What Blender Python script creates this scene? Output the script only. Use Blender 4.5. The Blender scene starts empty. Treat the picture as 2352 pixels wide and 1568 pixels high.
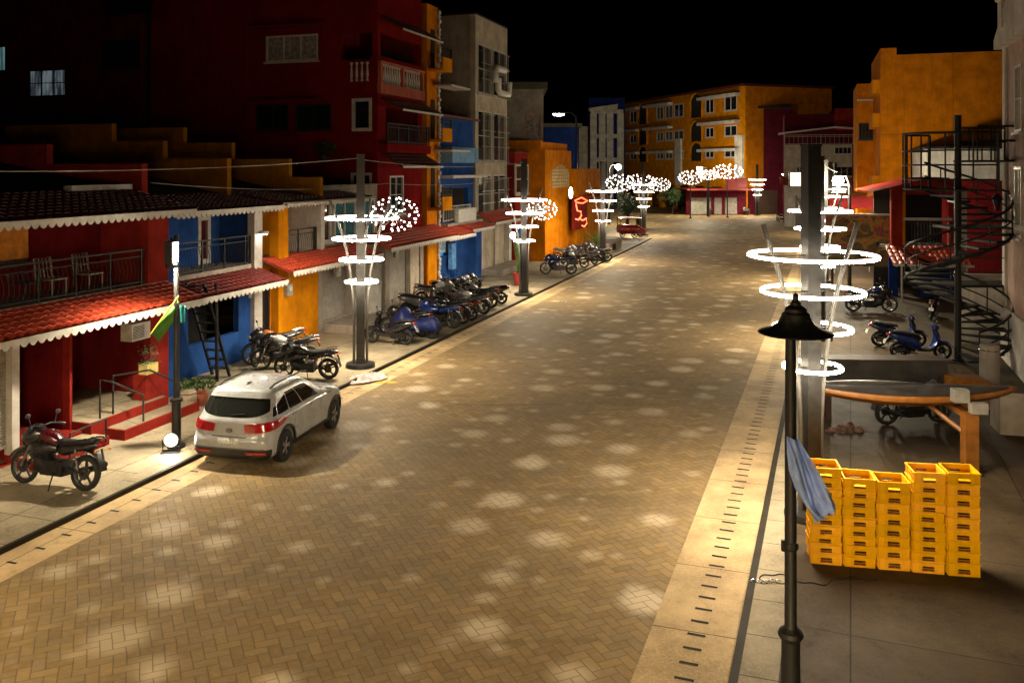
import bpy, bmesh, math, random
from mathutils import Vector, Matrix, noise
PI = math.pi
R = math.radians
rnd = random.Random(11)
SC = bpy.context.scene
COL = SC.collection
sin, cos = math.sin, math.cos

# ---------------------------------------------------------------- survey of the place
CAMH, FPX, CXP, HYP = 6.3, 2000.0, 1176.0, 385.0     # eye height, focal length and principal point of the survey photo

def gp(px, py, z=0.0):
    """point on a level of height z seen at (px,py) of the survey"""
    Y = FPX * (CAMH - z) / (py - HYP)
    return ((px - CXP) / FPX * Y, Y, z)

def at(px, Y, py=None):
    x = (px - CXP) / FPX * Y
    return (x, Y) if py is None else (x, Y, CAMH - (py - HYP) / FPX * Y)

class Side:
    """street frame: u runs along the kerb away from the eye, v runs away from the road"""
    def __init__(s, K, slope, left):
        a = math.atan(slope)
        s.K, s.d, s.left = K, (sin(a), cos(a)), left
        s.n = (-cos(a), sin(a)) if left else (cos(a), -sin(a))
        s.rot = PI / 2 - a if left else -PI / 2 - a
    def pt(s, u, v):
        return (s.K[0] + s.d[0] * u + s.n[0] * v, s.K[1] + s.d[1] * u + s.n[1] * v)
    def u(s, px, v):
        r = (px - CXP) / FPX
        A, B = s.K[0] + v * s.n[0], s.K[1] + v * s.n[1]
        return (r * B - A) / (s.d[0] - r * s.d[1])
    def z(s, py, u, v):
        return CAMH - (py - HYP) * s.pt(u, v)[1] / FPX
    def inv(s, x, y):
        dx, dy = x - s.K[0], y - s.K[1]
        return dx * s.d[0] + dy * s.d[1], dx * s.n[0] + dy * s.n[1]
    def map(s, u0, v0):
        if s.left:
            return lambda p: (p[0] - u0, p[1] - v0, p[2])
        return lambda p: (u0 - p[0], p[1] - v0, p[2])

LS = Side((-8.33, 14.16), 0.33, True)
RS = Side((2.68, 10.65), 0.366, False)
PAVE = 0.10

# ---------------------------------------------------------------- mesh collector
class MB:
    def __init__(s, m=None):
        s.v, s.f, s.m = [], [], m
    def add(s, vs, fs):
        b = len(s.v)
        s.v += [tuple(v) for v in vs]
        s.f += [tuple(i + b for i in f) for f in fs]
        return s
    def hexa(s, p):
        return s.add(p, [(0, 3, 2, 1), (4, 5, 6, 7), (0, 1, 5, 4), (1, 2, 6, 5), (2, 3, 7, 6), (3, 0, 4, 7)])
    def box(s, x0, x1, y0, y1, z0, z1):
        return s.hexa([(x0, y0, z0), (x1, y0, z0), (x1, y1, z0), (x0, y1, z0), (x0, y0, z1), (x1, y0, z1), (x1, y1, z1), (x0, y1, z1)])
    def pbox(s, pt, a0, a1, t0, t1, z0, z1):
        return s.hexa([pt(a0, t0, z0), pt(a1, t0, z0), pt(a1, t1, z0), pt(a0, t1, z0), pt(a0, t0, z1), pt(a1, t0, z1), pt(a1, t1, z1), pt(a0, t1, z1)])
    def obox(s, c, h, M):
        c = Vector(c)
        P = [c + M @ Vector((sx * h[0], sy * h[1], sz * h[2])) for sx, sy, sz in
             ((-1, -1, -1), (1, -1, -1), (1, 1, -1), (-1, 1, -1), (-1, -1, 1), (1, -1, 1), (1, 1, 1), (-1, 1, 1))]
        return s.hexa([tuple(p) for p in P])
    def tube(s, pts, r, n=8, closed=False, flat=1.0):
        pts = [Vector(p) for p in pts]
        rs = r if isinstance(r, (list, tuple)) else [r] * len(pts)
        rings, up = [], None
        N = len(pts)
        for i, p in enumerate(pts):
            if closed:
                t = (pts[(i + 1) % N] - pts[i - 1]).normalized()
            else:
                t = (pts[min(i + 1, N - 1)] - pts[max(i - 1, 0)]).normalized()
            if up is None:
                up = Vector((0, 0, 1)) if abs(t.z) < .9 else Vector((1, 0, 0))
            x = t.cross(up)
            if x.length < 1e-5:
                x = t.cross(Vector((0, 1, 0.1)))
            x.normalize(); y = x.cross(t).normalized(); up = y
            rings.append([p + (x * cos(2 * PI * k / n) + y * sin(2 * PI * k / n) * flat) * rs[i] for k in range(n)])
        vs = [q for rr in rings for q in rr]
        fs = []
        for i in range(N if closed else N - 1):
            j = (i + 1) % N
            for k in range(n):
                fs.append((i * n + k, i * n + (k + 1) % n, j * n + (k + 1) % n, j * n + k))
        if not closed:
            fs.append(tuple(range(n - 1, -1, -1)))
            fs.append(tuple((N - 1) * n + k for k in range(n)))
        return s.add(vs, fs)
    def lathe(s, prof, c=(0, 0, 0), n=16, axis='z', a0=0, a1=2 * PI):
        full = abs(a1 - a0 - 2 * PI) < 1e-6
        m = n if full else n + 1
        vs = []
        for r, h in prof:
            for k in range(m):
                a = a0 + (a1 - a0) * k / n
                p = (r * cos(a), r * sin(a), h)
                if axis == 'y': p = (r * cos(a), h, r * sin(a))
                if axis == 'x': p = (h, r * cos(a), r * sin(a))
                vs.append((c[0] + p[0], c[1] + p[1], c[2] + p[2]))
        fs = []
        for i in range(len(prof) - 1):
            for k in range(n):
                k2 = (k + 1) % m if full else k + 1
                fs.append((i * m + k, i * m + k2, (i + 1) * m + k2, (i + 1) * m + k))
        if full and tuple(prof[0]) != tuple(prof[-1]):
            if prof[0][0] > 1e-4: fs.append(tuple(range(m - 1, -1, -1)))
            if prof[-1][0] > 1e-4: fs.append(tuple((len(prof) - 1) * m + k for k in range(m)))
        return s.add(vs, fs)
    def ellip(s, c, rx, ry, rz, n=12, m=8):
        vs, fs = [], []
        for i in range(m + 1):
            t = PI * i / m
            for k in range(n):
                a = 2 * PI * k / n
                vs.append((c[0] + rx * sin(t) * cos(a), c[1] + ry * sin(t) * sin(a), c[2] + rz * cos(t)))
        for i in range(m):
            for k in range(n):
                fs.append((i * n + k, i * n + (k + 1) % n, (i + 1) * n + (k + 1) % n, (i + 1) * n + k))
        return s.add(vs, fs)
    def grid(s, rows, loop=False):
        n = len(rows[0])
        vs = [p for r in rows for p in r]
        fs = []
        for i in range(len(rows) - 1):
            for k in range(n if loop else n - 1):
                k2 = (k + 1) % n
                fs.append((i * n + k, i * n + k2, (i + 1) * n + k2, (i + 1) * n + k))
        return s.add(vs, fs)
    def sheet(s, rows, off):
        """grid with thickness given by an offset vector"""
        o = Vector(off)
        back = [[tuple(Vector(p) + o) for p in r] for r in rows]
        s.grid(rows); s.grid(back)
        e = lambda a, b: s.grid([a, b])
        e(rows[0], back[0]); e(rows[-1], back[-1])
        e([r[0] for r in rows], [r[0] for r in back]); e([r[-1] for r in rows], [r[-1] for r in back])
        return s
    def prism(s, poly, off):
        n = len(poly)
        o = Vector(off)
        vs = [tuple(p) for p in poly] + [tuple(Vector(p) + o) for p in poly]
        fs = [tuple(range(n)), tuple(range(2 * n - 1, n - 1, -1))] + [(i, (i + 1) % n, n + (i + 1) % n, n + i) for i in range(n)]
        return s.add(vs, fs)
    def loft(s, secs, n=14, pw=2.4):
        """sections (x, y, z, half width, half height) along x"""
        rows = []
        for x, y, z, w, h in secs:
            row = []
            for k in range(n):
                a = 2 * PI * k / n
                ca, sa = cos(a), sin(a)
                row.append((x, y + w * math.copysign(abs(ca) ** (2 / pw), ca), z + h * math.copysign(abs(sa) ** (2 / pw), sa)))
            rows.append(row)
        s.grid(rows, loop=True)
        b = len(s.v) - len(secs) * n
        s.f.append(tuple(b + k for k in range(n)))
        s.f.append(tuple(b + (len(secs) - 1) * n + k for k in range(n - 1, -1, -1)))
        return s
    def torus(s, c, Rr, r, n=32, k=6, sx=1, sy=1):
        rows = []
        for i in range(n):
            a = 2 * PI * i / n
            rows.append([(c[0] + (Rr + r * cos(2 * PI * j / k)) * cos(a) * sx, c[1] + (Rr + r * cos(2 * PI * j / k)) * sin(a) * sy, c[2] + r * sin(2 * PI * j / k)) for j in range(k)])
        rows.append(rows[0])
        return s.grid(rows, loop=True)
    def mesh(s, name, mat, smooth=None):
        vs = [s.m(v) for v in s.v] if s.m else s.v
        me = bpy.data.meshes.new(name)
        me.from_pydata(vs, [], s.f)
        bm = bmesh.new(); bm.from_mesh(me)
        bmesh.ops.remove_doubles(bm, verts=bm.verts, dist=0.0004)
        bmesh.ops.recalc_face_normals(bm, faces=bm.faces)
        bm.to_mesh(me); bm.free()
        me.materials.append(mat)
        if smooth:
            me.shade_smooth()
            me.set_sharp_from_angle(angle=R(smooth))
        return me
    def build(s, name, mat, parent=None, smooth=None, label=None):
        o = bpy.data.objects.new(name, s.mesh(name, mat, smooth))
        COL.objects.link(o)
        if parent: o.parent = parent
        if label: o['label'] = label
        return o

def tag(o, label=None, cat=None, group=None, kind=None):
    if label: o['label'] = label
    if cat: o['category'] = cat
    if group: o['group'] = group
    if kind: o['kind'] = kind
    return o

def thing(name, label, cat, loc=(0, 0, 0), rotz=0.0, group=None):
    o = bpy.data.objects.new(name, None)
    o.empty_display_size = .2
    COL.objects.link(o)
    o.location = loc; o.rotation_euler = (0, 0, rotz)
    return tag(o, label, cat, group)

def sthing(side, name, label, cat, u0, v0, group=None):
    x, y = side.pt(u0, v0)
    return thing(name, label, cat, (x, y, 0), side.rot, group), (lambda: MB(side.map(u0, v0)))

def dup(o, parent=None):
    c = o.copy(); COL.objects.link(c)
    if parent: c.parent = parent
    for ch in list(o.children):
        dup(ch, c)
    return c

def paint(root, names, m):
    for ch in root.children_recursive:
        if ch.name.split('.')[0] in names:
            ch.material_slots[0].link = 'OBJECT'
            ch.material_slots[0].material = m

# ---------------------------------------------------------------- materials
MATS = {}
def nt(name):
    m = bpy.data.materials.new(name); m.use_nodes = True
    t = m.node_tree
    return m, t, t.nodes['Principled BSDF']
def link(t, a, b): t.links.new(a, b)
def node(t, typ, **kw):
    n = t.nodes.new(typ)
    for k, v in kw.items():
        if isinstance(k, str) and hasattr(n, k): setattr(n, k, v)
        else: n.inputs[k].default_value = v
    return n
def M2(t, op, a, b=None, c=None):
    n = t.nodes.new('ShaderNodeMath'); n.operation = op
    for i, x in enumerate((a, b, c)):
        if x is None: continue
        if isinstance(x, (int, float)): n.inputs[i].default_value = x
        else: t.links.new(x, n.inputs[i])
    return n.outputs[0]
def mixc(t, fac, a, b, mode='MIX'):
    n = t.nodes.new('ShaderNodeMix'); n.data_type = 'RGBA'; n.blend_type = mode
    for i, x in ((0, fac), (6, a), (7, b)):
        if isinstance(x, (int, float)): n.inputs[i].default_value = x
        elif isinstance(x, tuple): n.inputs[i].default_value = (x + (1,))[:4]
        else: t.links.new(x, n.inputs[i])
    return n.outputs[2]
def ramp(t, fac, lo, hi):
    n = t.nodes.new('ShaderNodeMapRange'); n.inputs[1].default_value = lo; n.inputs[2].default_value = hi
    n.interpolation_type = 'SMOOTHSTEP'
    t.links.new(fac, n.inputs[0]); return n.outputs[0]

def plain(name, col, rough=.5, metal=0.0, var=.25, scale=6.0, bump=.0, coat=0.0, spec=.5, grime=None):
    """painted / cast / cloth surface: base colour broken by two noises, roughness variation and a fine bump"""
    if name in MATS: return MATS[name]
    m, t, b = nt(name)
    tc = node(t, 'ShaderNodeTexCoord')
    n1 = node(t, 'ShaderNodeTexNoise', Scale=scale, Detail=6.0, Roughness=.6)
    link(t, tc.outputs['Object'], n1.inputs['Vector'])
    f = ramp(t, n1.outputs['Fac'], .32, .7)
    dark = tuple(c * (1 - var) for c in col)
    lite = tuple(min(1, c * (1 + var * .6)) for c in col)
    c = mixc(t, f, dark, lite)
    if grime:
        n2 = node(t, 'ShaderNodeTexNoise', Scale=scale * .35, Detail=9.0, Roughness=.7)
        link(t, tc.outputs['Object'], n2.inputs['Vector'])
        g = M2(t, 'MULTIPLY', ramp(t, n2.outputs['Fac'], .52, .75), grime[0])
        c = mixc(t, g, c, grime[1])
    link(t, c, b.inputs['Base Color'])
    b.inputs['Metallic'].default_value = metal
    b.inputs['Specular IOR Level'].default_value = spec
    b.inputs['Coat Weight'].default_value = coat
    b.inputs['Coat Roughness'].default_value = .08
    r = node(t, 'ShaderNodeMapRange'); link(t, n1.outputs['Fac'], r.inputs[0])
    r.inputs[1].default_value = .3; r.inputs[2].default_value = .7
    r.inputs[3].default_value = max(.02, rough - .1); r.inputs[4].default_value = min(1, rough + .12)
    link(t, r.outputs[0], b.inputs['Roughness'])
    if bump:
        n3 = node(t, 'ShaderNodeTexNoise', Scale=scale * 9, Detail=4.0)
        link(t, tc.outputs['Object'], n3.inputs['Vector'])
        bp = node(t, 'ShaderNodeBump', Strength=bump, Distance=.02)
        link(t, n3.outputs['Fac'], bp.inputs['Height']); link(t, bp.outputs[0], b.inputs['Normal'])
    MATS[name] = m
    return m

def plaster(name, col, var=.3, dirt=.5):
    """weathered painted render: blotches, rain streaks and trowel bump"""
    if name in MATS: return MATS[name]
    m, t, b = nt(name)
    tc = node(t, 'ShaderNodeTexCoord')
    n1 = node(t, 'ShaderNodeTexNoise', Scale=1.1, Detail=8.0, Roughness=.65)
    link(t, tc.outputs['Object'], n1.inputs['Vector'])
    mp = node(t, 'ShaderNodeMapping'); mp.inputs['Scale'].default_value = (5, 5, .35)
    link(t, tc.outputs['Object'], mp.inputs['Vector'])
    n2 = node(t, 'ShaderNodeTexNoise', Scale=1.0, Detail=6.0, Roughness=.7); link(t, mp.outputs[0], n2.inputs['Vector'])
    n3 = node(t, 'ShaderNodeTexNoise', Scale=14.0, Detail=6.0); link(t, tc.outputs['Object'], n3.inputs['Vector'])
    c = mixc(t, ramp(t, n1.outputs['Fac'], .3, .7), tuple(x * (1 - var) for x in col), tuple(min(1, x * (1 + var * .5)) for x in col))
    g = M2(t, 'MULTIPLY', ramp(t, n2.outputs['Fac'], .46, .76), dirt)
    lum = sum(col) / 3
    c = mixc(t, g, c, tuple(x * .42 + lum * .05 for x in col))
    link(t, c, b.inputs['Base Color'])
    b.inputs['Roughness'].default_value = .8
    b.inputs['Specular IOR Level'].default_value = .02
    bp = node(t, 'ShaderNodeBump', Strength=.25, Distance=.02)
    link(t, n3.outputs['Fac'], bp.inputs['Height']); link(t, bp.outputs[0], b.inputs['Normal'])
    MATS[name] = m
    return m

def emit(name, col, strength, base=(.8, .8, .8)):
    if name in MATS: return MATS[name]
    m, t, b = nt(name)
    b.inputs['Base Color'].default_value = base + (1,)
    b.inputs['Emission Color'].default_value = col + (1,)
    b.inputs['Emission Strength'].default_value = strength
    MATS[name] = m
    return m

def glassm(name, col=(.012, .014, .018), rough=.06):
    if name in MATS: return MATS[name]
    m, t, b = nt(name)
    b.inputs['Base Color'].default_value = col + (1,)
    b.inputs['Roughness'].default_value = rough
    b.inputs['Coat Weight'].default_value = .3
    MATS[name] = m
    return m

# ---------------------------------------------------------------- camera, sky, moon
cam = bpy.data.cameras.new('camera'); camo = bpy.data.objects.new('camera', cam); COL.objects.link(camo)
camo.location = (0, 0, CAMH); camo.rotation_euler = (R(90), 0, 0)
cam.sensor_width = 36; cam.sensor_fit = 'HORIZONTAL'; cam.lens = 36 * FPX / 2352
cam.shift_y = -(784 - HYP) / 2352; cam.clip_end = 2000; cam.clip_start = .1
SC.camera = camo
W = bpy.data.worlds.new('World'); SC.world = W; W.use_nodes = True
bg = W.node_tree.nodes['Background']
sky = W.node_tree.nodes.new('ShaderNodeTexSky'); sky.sky_type = 'NISHITA'; sky.sun_disc = False
sky.sun_elevation = R(-6); sky.sun_rotation = R(200)
W.node_tree.links.new(sky.outputs[0], bg.inputs[0]); bg.inputs[1].default_value = .012
sl = bpy.data.lights.new('sun', 'SUN'); slo = bpy.data.objects.new('sun', sl); COL.objects.link(slo)
sl.energy = .006; sl.angle = R(12); sl.color = (1, .9, .8); slo.rotation_euler = (R(48), 0, R(-25))
SC.render.engine = 'CYCLES'
SC.view_settings.view_transform = 'Standard'; SC.view_settings.look = 'None'
SC.view_settings.exposure = 0; SC.view_settings.gamma = 1
cy = SC.cycles
cy.use_denoising = True
try: cy.denoiser = 'OPENIMAGEDENOISE'
except Exception: pass
cy.sample_clamp_indirect = 2.5; cy.sample_clamp_direct = 0
cy.max_bounces = 5; cy.diffuse_bounces = 3; cy.glossy_bounces = 3; cy.transmission_bounces = 3
cy.caustics_reflective = False; cy.caustics_refractive = False
# ================================================================ road, gutters, pavements
def pavers_mat():
    m, t, b = nt('paver_stone')
    tc = node(t, 'ShaderNodeTexCoord')
    mp = node(t, 'ShaderNodeMapping'); mp.inputs['Rotation'].default_value = (0, 0, R(-25))
    k = 1 / .155
    mp.inputs['Scale'].default_value = (k, k, k); mp.inputs['Location'].default_value = (400, 400, 0)
    wob = node(t, 'ShaderNodeTexNoise', Scale=.6, Detail=2.0); link(t, tc.outputs['Object'], wob.inputs['Vector'])
    va = node(t, 'ShaderNodeVectorMath'); va.operation = 'MULTIPLY_ADD'
    va.inputs[1].default_value = (.12, .12, 0); link(t, wob.outputs['Color'], va.inputs[0]); link(t, tc.outputs['Object'], va.inputs[2])
    link(t, va.outputs[0], mp.inputs['Vector'])
    sp = node(t, 'ShaderNodeSeparateXYZ'); link(t, mp.outputs[0], sp.inputs[0])
    x, y = sp.outputs[0], sp.outputs[1]
    i, j = M2(t, 'FLOOR', x), M2(t, 'FLOOR', y)
    fx, fy = M2(t, 'SUBTRACT', x, i), M2(t, 'SUBTRACT', y, j)
    q = M2(t, 'FLOORED_MODULO', M2(t, 'SUBTRACT', i, j), 4.0)
    vert = M2(t, 'GREATER_THAN', q, 1.5)
    k1 = M2(t, 'COMPARE', q, 1.0, .1); k2 = M2(t, 'COMPARE', q, 2.0, .1)
    bi, bj = M2(t, 'SUBTRACT', i, k1), M2(t, 'SUBTRACT', j, k2)
    lx, ly = M2(t, 'ADD', fx, k1), M2(t, 'ADD', fy, k2)
    wx, wy = M2(t, 'SUBTRACT', 2.0, vert), M2(t, 'ADD', 1.0, vert)
    ex = M2(t, 'MINIMUM', lx, M2(t, 'SUBTRACT', wx, lx)); ey = M2(t, 'MINIMUM', ly, M2(t, 'SUBTRACT', wy, ly))
    e = M2(t, 'MINIMUM', ex, ey)
    joint = ramp(t, e, .02, .075)
    cb = node(t, 'ShaderNodeCombineXYZ'); link(t, bi, cb.inputs[0]); link(t, bj, cb.inputs[1])
    wn = node(t, 'ShaderNodeTexWhiteNoise'); wn.noise_dimensions = '2D'; link(t, cb.outputs[0], wn.inputs['Vector'])
    cr = node(t, 'ShaderNodeValToRGB'); link(t, wn.outputs['Value'], cr.inputs[0])
    e0 = cr.color_ramp.elements
    e0[0].position = 0; e0[0].color = (.215, .142, .062, 1); e0[1].position = 1; e0[1].color = (.32, .218, .1, 1)
    for p, c in ((.35, (.265, .178, .076, 1)), (.6, (.25, .18, .1, 1)), (.8, (.3, .2, .084, 1))):
        el = e0.new(p); el.color = c
    n1 = node(t, 'ShaderNodeTexNoise', Scale=.35, Detail=7.0, Roughness=.62); link(t, tc.outputs['Object'], n1.inputs['Vector'])
    n2 = node(t, 'ShaderNodeTexNoise', Scale=9.0, Detail=6.0, Roughness=.7); link(t, tc.outputs['Object'], n2.inputs['Vector'])
    c = mixc(t, M2(t, 'MULTIPLY', ramp(t, n1.outputs['Fac'], .4, .66), .55), cr.outputs[0], (.15, .108, .058))
    c = mixc(t, M2(t, 'MULTIPLY', ramp(t, n2.outputs['Fac'], .4, .8), .35), c, (.46, .34, .19))
    mps = node(t, 'ShaderNodeMapping'); mps.inputs['Rotation'].default_value = (0, 0, -R(71.5)); mps.inputs['Scale'].default_value = (.05, .9, 1)
    link(t, tc.outputs['Object'], mps.inputs['Vector'])
    ns = node(t, 'ShaderNodeTexNoise', Scale=1.0, Detail=7.0, Roughness=.7); link(t, mps.outputs[0], ns.inputs['Vector'])
    c = mixc(t, M2(t, 'MULTIPLY', ramp(t, ns.outputs['Fac'], .5, .68), .38), c, (.11, .08, .045))
    # round pale spots: projected lamp light put into the paver colour
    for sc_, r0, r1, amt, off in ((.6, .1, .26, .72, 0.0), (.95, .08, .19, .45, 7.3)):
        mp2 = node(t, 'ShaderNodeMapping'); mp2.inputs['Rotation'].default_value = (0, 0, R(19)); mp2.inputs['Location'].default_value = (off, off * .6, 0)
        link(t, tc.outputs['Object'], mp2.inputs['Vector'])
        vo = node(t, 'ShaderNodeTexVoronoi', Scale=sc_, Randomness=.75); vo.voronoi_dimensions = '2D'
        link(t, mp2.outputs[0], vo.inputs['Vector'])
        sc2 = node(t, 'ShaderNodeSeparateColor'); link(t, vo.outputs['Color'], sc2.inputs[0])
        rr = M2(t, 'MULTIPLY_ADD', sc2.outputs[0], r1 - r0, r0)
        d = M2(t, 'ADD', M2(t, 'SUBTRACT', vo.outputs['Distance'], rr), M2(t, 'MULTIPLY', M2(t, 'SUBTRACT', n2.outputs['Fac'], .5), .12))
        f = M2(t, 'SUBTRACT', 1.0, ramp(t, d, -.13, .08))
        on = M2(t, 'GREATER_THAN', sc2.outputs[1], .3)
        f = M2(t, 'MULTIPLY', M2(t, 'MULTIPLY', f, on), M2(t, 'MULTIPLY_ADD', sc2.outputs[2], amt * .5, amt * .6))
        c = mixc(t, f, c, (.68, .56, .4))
    c = mixc(t, M2(t, 'MULTIPLY_ADD', joint, .6, .4), (.085, .06, .035), c)
    link(t, c, b.inputs['Base Color']); b.inputs['Specular IOR Level'].default_value = .15
    rg = node(t, 'ShaderNodeMapRange'); link(t, n2.outputs['Fac'], rg.inputs[0]); rg.inputs[3].default_value = .48; rg.inputs[4].default_value = .8
    link(t, rg.outputs[0], b.inputs['Roughness'])
    h = M2(t, 'ADD', joint, M2(t, 'MULTIPLY', n2.outputs['Fac'], .25)); h = M2(t, 'ADD', h, M2(t, 'MULTIPLY', wn.outputs['Value'], .35))
    bp = node(t, 'ShaderNodeBump', Strength=.35, Distance=.012); link(t, h, bp.inputs['Height']); link(t, bp.outputs[0], b.inputs['Normal'])
    return m

def concrete_mat(name, col, slab=None, rot=0.0, crack=.6, stain=.6):
    m, t, b = nt(name)
    tc = node(t, 'ShaderNodeTexCoord')
    n1 = node(t, 'ShaderNodeTexNoise', Scale=.7, Detail=9.0, Roughness=.65); link(t, tc.outputs['Object'], n1.inputs['Vector'])
    n2 = node(t, 'ShaderNodeTexNoise', Scale=24.0, Detail=7.0, Roughness=.75); link(t, tc.outputs['Object'], n2.inputs['Vector'])
    n3 = node(t, 'ShaderNodeTexNoise', Scale=2.6, Detail=8.0, Roughness=.72); link(t, tc.outputs['Object'], n3.inputs['Vector'])
    c = mixc(t, ramp(t, n1.outputs['Fac'], .3, .7), tuple(x * .6 for x in col), tuple(x * 1.3 for x in col))
    c = mixc(t, M2(t, 'MULTIPLY', ramp(t, n3.outputs['Fac'], .55, .72), stain), c, tuple(x * .42 for x in col))
    c = mixc(t, M2(t, 'MULTIPLY', ramp(t, n2.outputs['Fac'], .42, .72), .5), c, tuple(min(1, x * 1.6) for x in col))
    if crack:
        vw = node(t, 'ShaderNodeVectorMath'); vw.operation = 'MULTIPLY_ADD'; vw.inputs[1].default_value = (.9, .9, 0)
        link(t, n3.outputs['Color'], vw.inputs[0]); link(t, tc.outputs['Object'], vw.inputs[2])
        vo = node(t, 'ShaderNodeTexVoronoi', Scale=.28); vo.feature = 'DISTANCE_TO_EDGE'; vo.voronoi_dimensions = '2D'
        link(t, vw.outputs[0], vo.inputs['Vector'])
        f = M2(t, 'MULTIPLY', M2(t, 'SUBTRACT', 1.0, ramp(t, vo.outputs['Distance'], .0, .009)), M2(t, 'MULTIPLY', ramp(t, n1.outputs['Fac'], .48, .62), crack))
        c = mixc(t, f, c, tuple(x * .2 for x in col))
    hgt = n2.outputs['Fac']
    if slab:
        mp = node(t, 'ShaderNodeMapping'); mp.inputs['Rotation'].default_value = (0, 0, rot)
        link(t, tc.outputs['Object'], mp.inputs['Vector'])
        br = node(t, 'ShaderNodeTexBrick'); br.offset = 0; br.inputs['Scale'].default_value = 1
        br.inputs['Mortar Size'].default_value = .012; br.inputs['Mortar Smooth'].default_value = .4
        br.inputs['Brick Width'].default_value = slab[0]; br.inputs['Row Height'].default_value = slab[1]
        br.inputs['Color1'].default_value = (1, 1, 1, 1); br.inputs['Color2'].default_value = (.84, .84, .85, 1); br.inputs['Mortar'].default_value = (.22, .2, .18, 1)
        link(t, mp.outputs[0], br.inputs['Vector'])
        c = mixc(t, 1.0, c, br.outputs['Color'], 'MULTIPLY')
        hgt = M2(t, 'SUBTRACT', n2.outputs['Fac'], M2(t, 'MULTIPLY', br.outputs['Fac'], 1.5))
    link(t, c, b.inputs['Base Color']); b.inputs['Specular IOR Level'].default_value = .12
    rg = node(t, 'ShaderNodeMapRange'); link(t, n3.outputs['Fac'], rg.inputs[0]); rg.inputs[3].default_value = .45; rg.inputs[4].default_value = .85
    link(t, rg.outputs[0], b.inputs['Roughness'])
    bp = node(t, 'ShaderNodeBump', Strength=.3, Distance=.012); link(t, hgt, bp.inputs['Height']); link(t, bp.outputs[0], b.inputs['Normal'])
    return m

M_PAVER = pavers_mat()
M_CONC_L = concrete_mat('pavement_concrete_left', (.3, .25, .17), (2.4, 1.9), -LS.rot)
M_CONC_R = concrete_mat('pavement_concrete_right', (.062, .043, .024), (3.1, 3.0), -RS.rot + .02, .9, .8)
M_GUT = concrete_mat('gutter_concrete', (.48, .345, .185), (2.0, 6.0), -LS.rot, crack=.3, stain=.5)
M_KERB = concrete_mat('kerb_dark_stone', (.026, .021, .014), None, 0, 0, .5)
M_KTOP = concrete_mat('kerb_top_concrete', (.3, .25, .17), (1.0, 5.0), -LS.rot, .3, .4)
M_SLOT = plain('drain_slot_black', (.008, .007, .006), .9)
M_EARTH = plain('bare_earth', (.05, .042, .03), .95, var=.4, scale=.3)

def struct(o): o['kind'] = 'structure'; return o
g = MB(); g.grid([[(-400, -100, -.03), (400, -100, -.03)], [(-400, 700, -.03), (400, 700, -.03)]])
struct(g.build('ground', M_EARTH))
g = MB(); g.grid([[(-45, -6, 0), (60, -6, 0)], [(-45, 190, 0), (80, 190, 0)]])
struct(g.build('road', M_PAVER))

def strip(side, name, mat, u0, u1, v0, v1, z0, z1, curve=None):
    """raised slab between the given street coordinates"""
    g = MB()
    n = 14
    poly = [side.pt(u0, v0), side.pt(u1, v0), side.pt(u1, v1), side.pt(u0, v1)]
    g.prism([(p[0], p[1], z0) for p in poly], (0, 0, z1 - z0))
    return struct(g.build(name, mat))
UE = 66.5     # the left pavement ends in a rounded corner here
def slab_poly(side, name, mat, u0, u1, v0, v1, z0, z1, rad):
    pts = [(u0, v0), (u1 - rad, v0)]
    for k in range(1, 11):
        a = PI / 2 * k / 10
        pts.append((u1 - rad + rad * sin(a), v0 + rad - rad * cos(a)))
    pts += [(u1, v1), (u0, v1)]
    g = MB(); g.prism([side.pt(u, v) + (z0,) for u, v in pts], (0, 0, z1 - z0))
    return struct(g.build(name, mat))
slab_poly(LS, 'kerb_left', M_KERB, -16, UE, 0, 30, -.02, PAVE - .006, 5.0)
slab_poly(LS, 'kerb_top_left', M_KTOP, -16, UE - .07, .07, .42, -.02, PAVE - .002, .3)
slab_poly(LS, 'pavement_left', M_CONC_L, -16, UE - .4, .424, 29.9, -.02, PAVE, 4.6)
slab_poly(RS, 'kerb_right', M_KERB, -14, 78, -.02, 40, -.02, PAVE - .006, 6.0)
slab_poly(RS, 'kerb_top_right', M_KTOP, -14, 77.8, .09, .55, -.02, PAVE - .002, .3)
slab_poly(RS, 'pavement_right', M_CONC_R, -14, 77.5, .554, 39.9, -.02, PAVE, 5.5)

def gutter(side, name, u0, u1, v0, v1, slotv, w, pitch, us):
    g = MB()
    p = [side.pt(u0, v0), side.pt(u1, v0), side.pt(u1, v1), side.pt(u0, v1)]
    g.grid([[p[0] + (.004,), p[1] + (.004,)], [p[3] + (.004,), p[2] + (.004,)]])
    o = struct(g.build(name, M_GUT))
    s = MB(); u = us
    while u < u1 - .3:
        a = rnd.uniform(-.012, .012)
        q = [side.pt(u - .028, slotv - w / 2 + a), side.pt(u + .028, slotv - w / 2 + a), side.pt(u + .028, slotv + w / 2 + a), side.pt(u - .028, slotv + w / 2 + a)]
        s.grid([[q[0] + (.0085,), q[1] + (.0085,)], [q[3] + (.0085,), q[2] + (.0085,)]])
        u += pitch
    s.build('drain_slot_row', M_SLOT, o)
gutter(LS, 'gutter_left', -16, UE - 5, -.82, -.005, -.42, .2, .55, -15)
gutter(RS, 'gutter_right', -14, 70, -1.16, -.022, -.56, .24, .36, -13.8)

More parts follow.
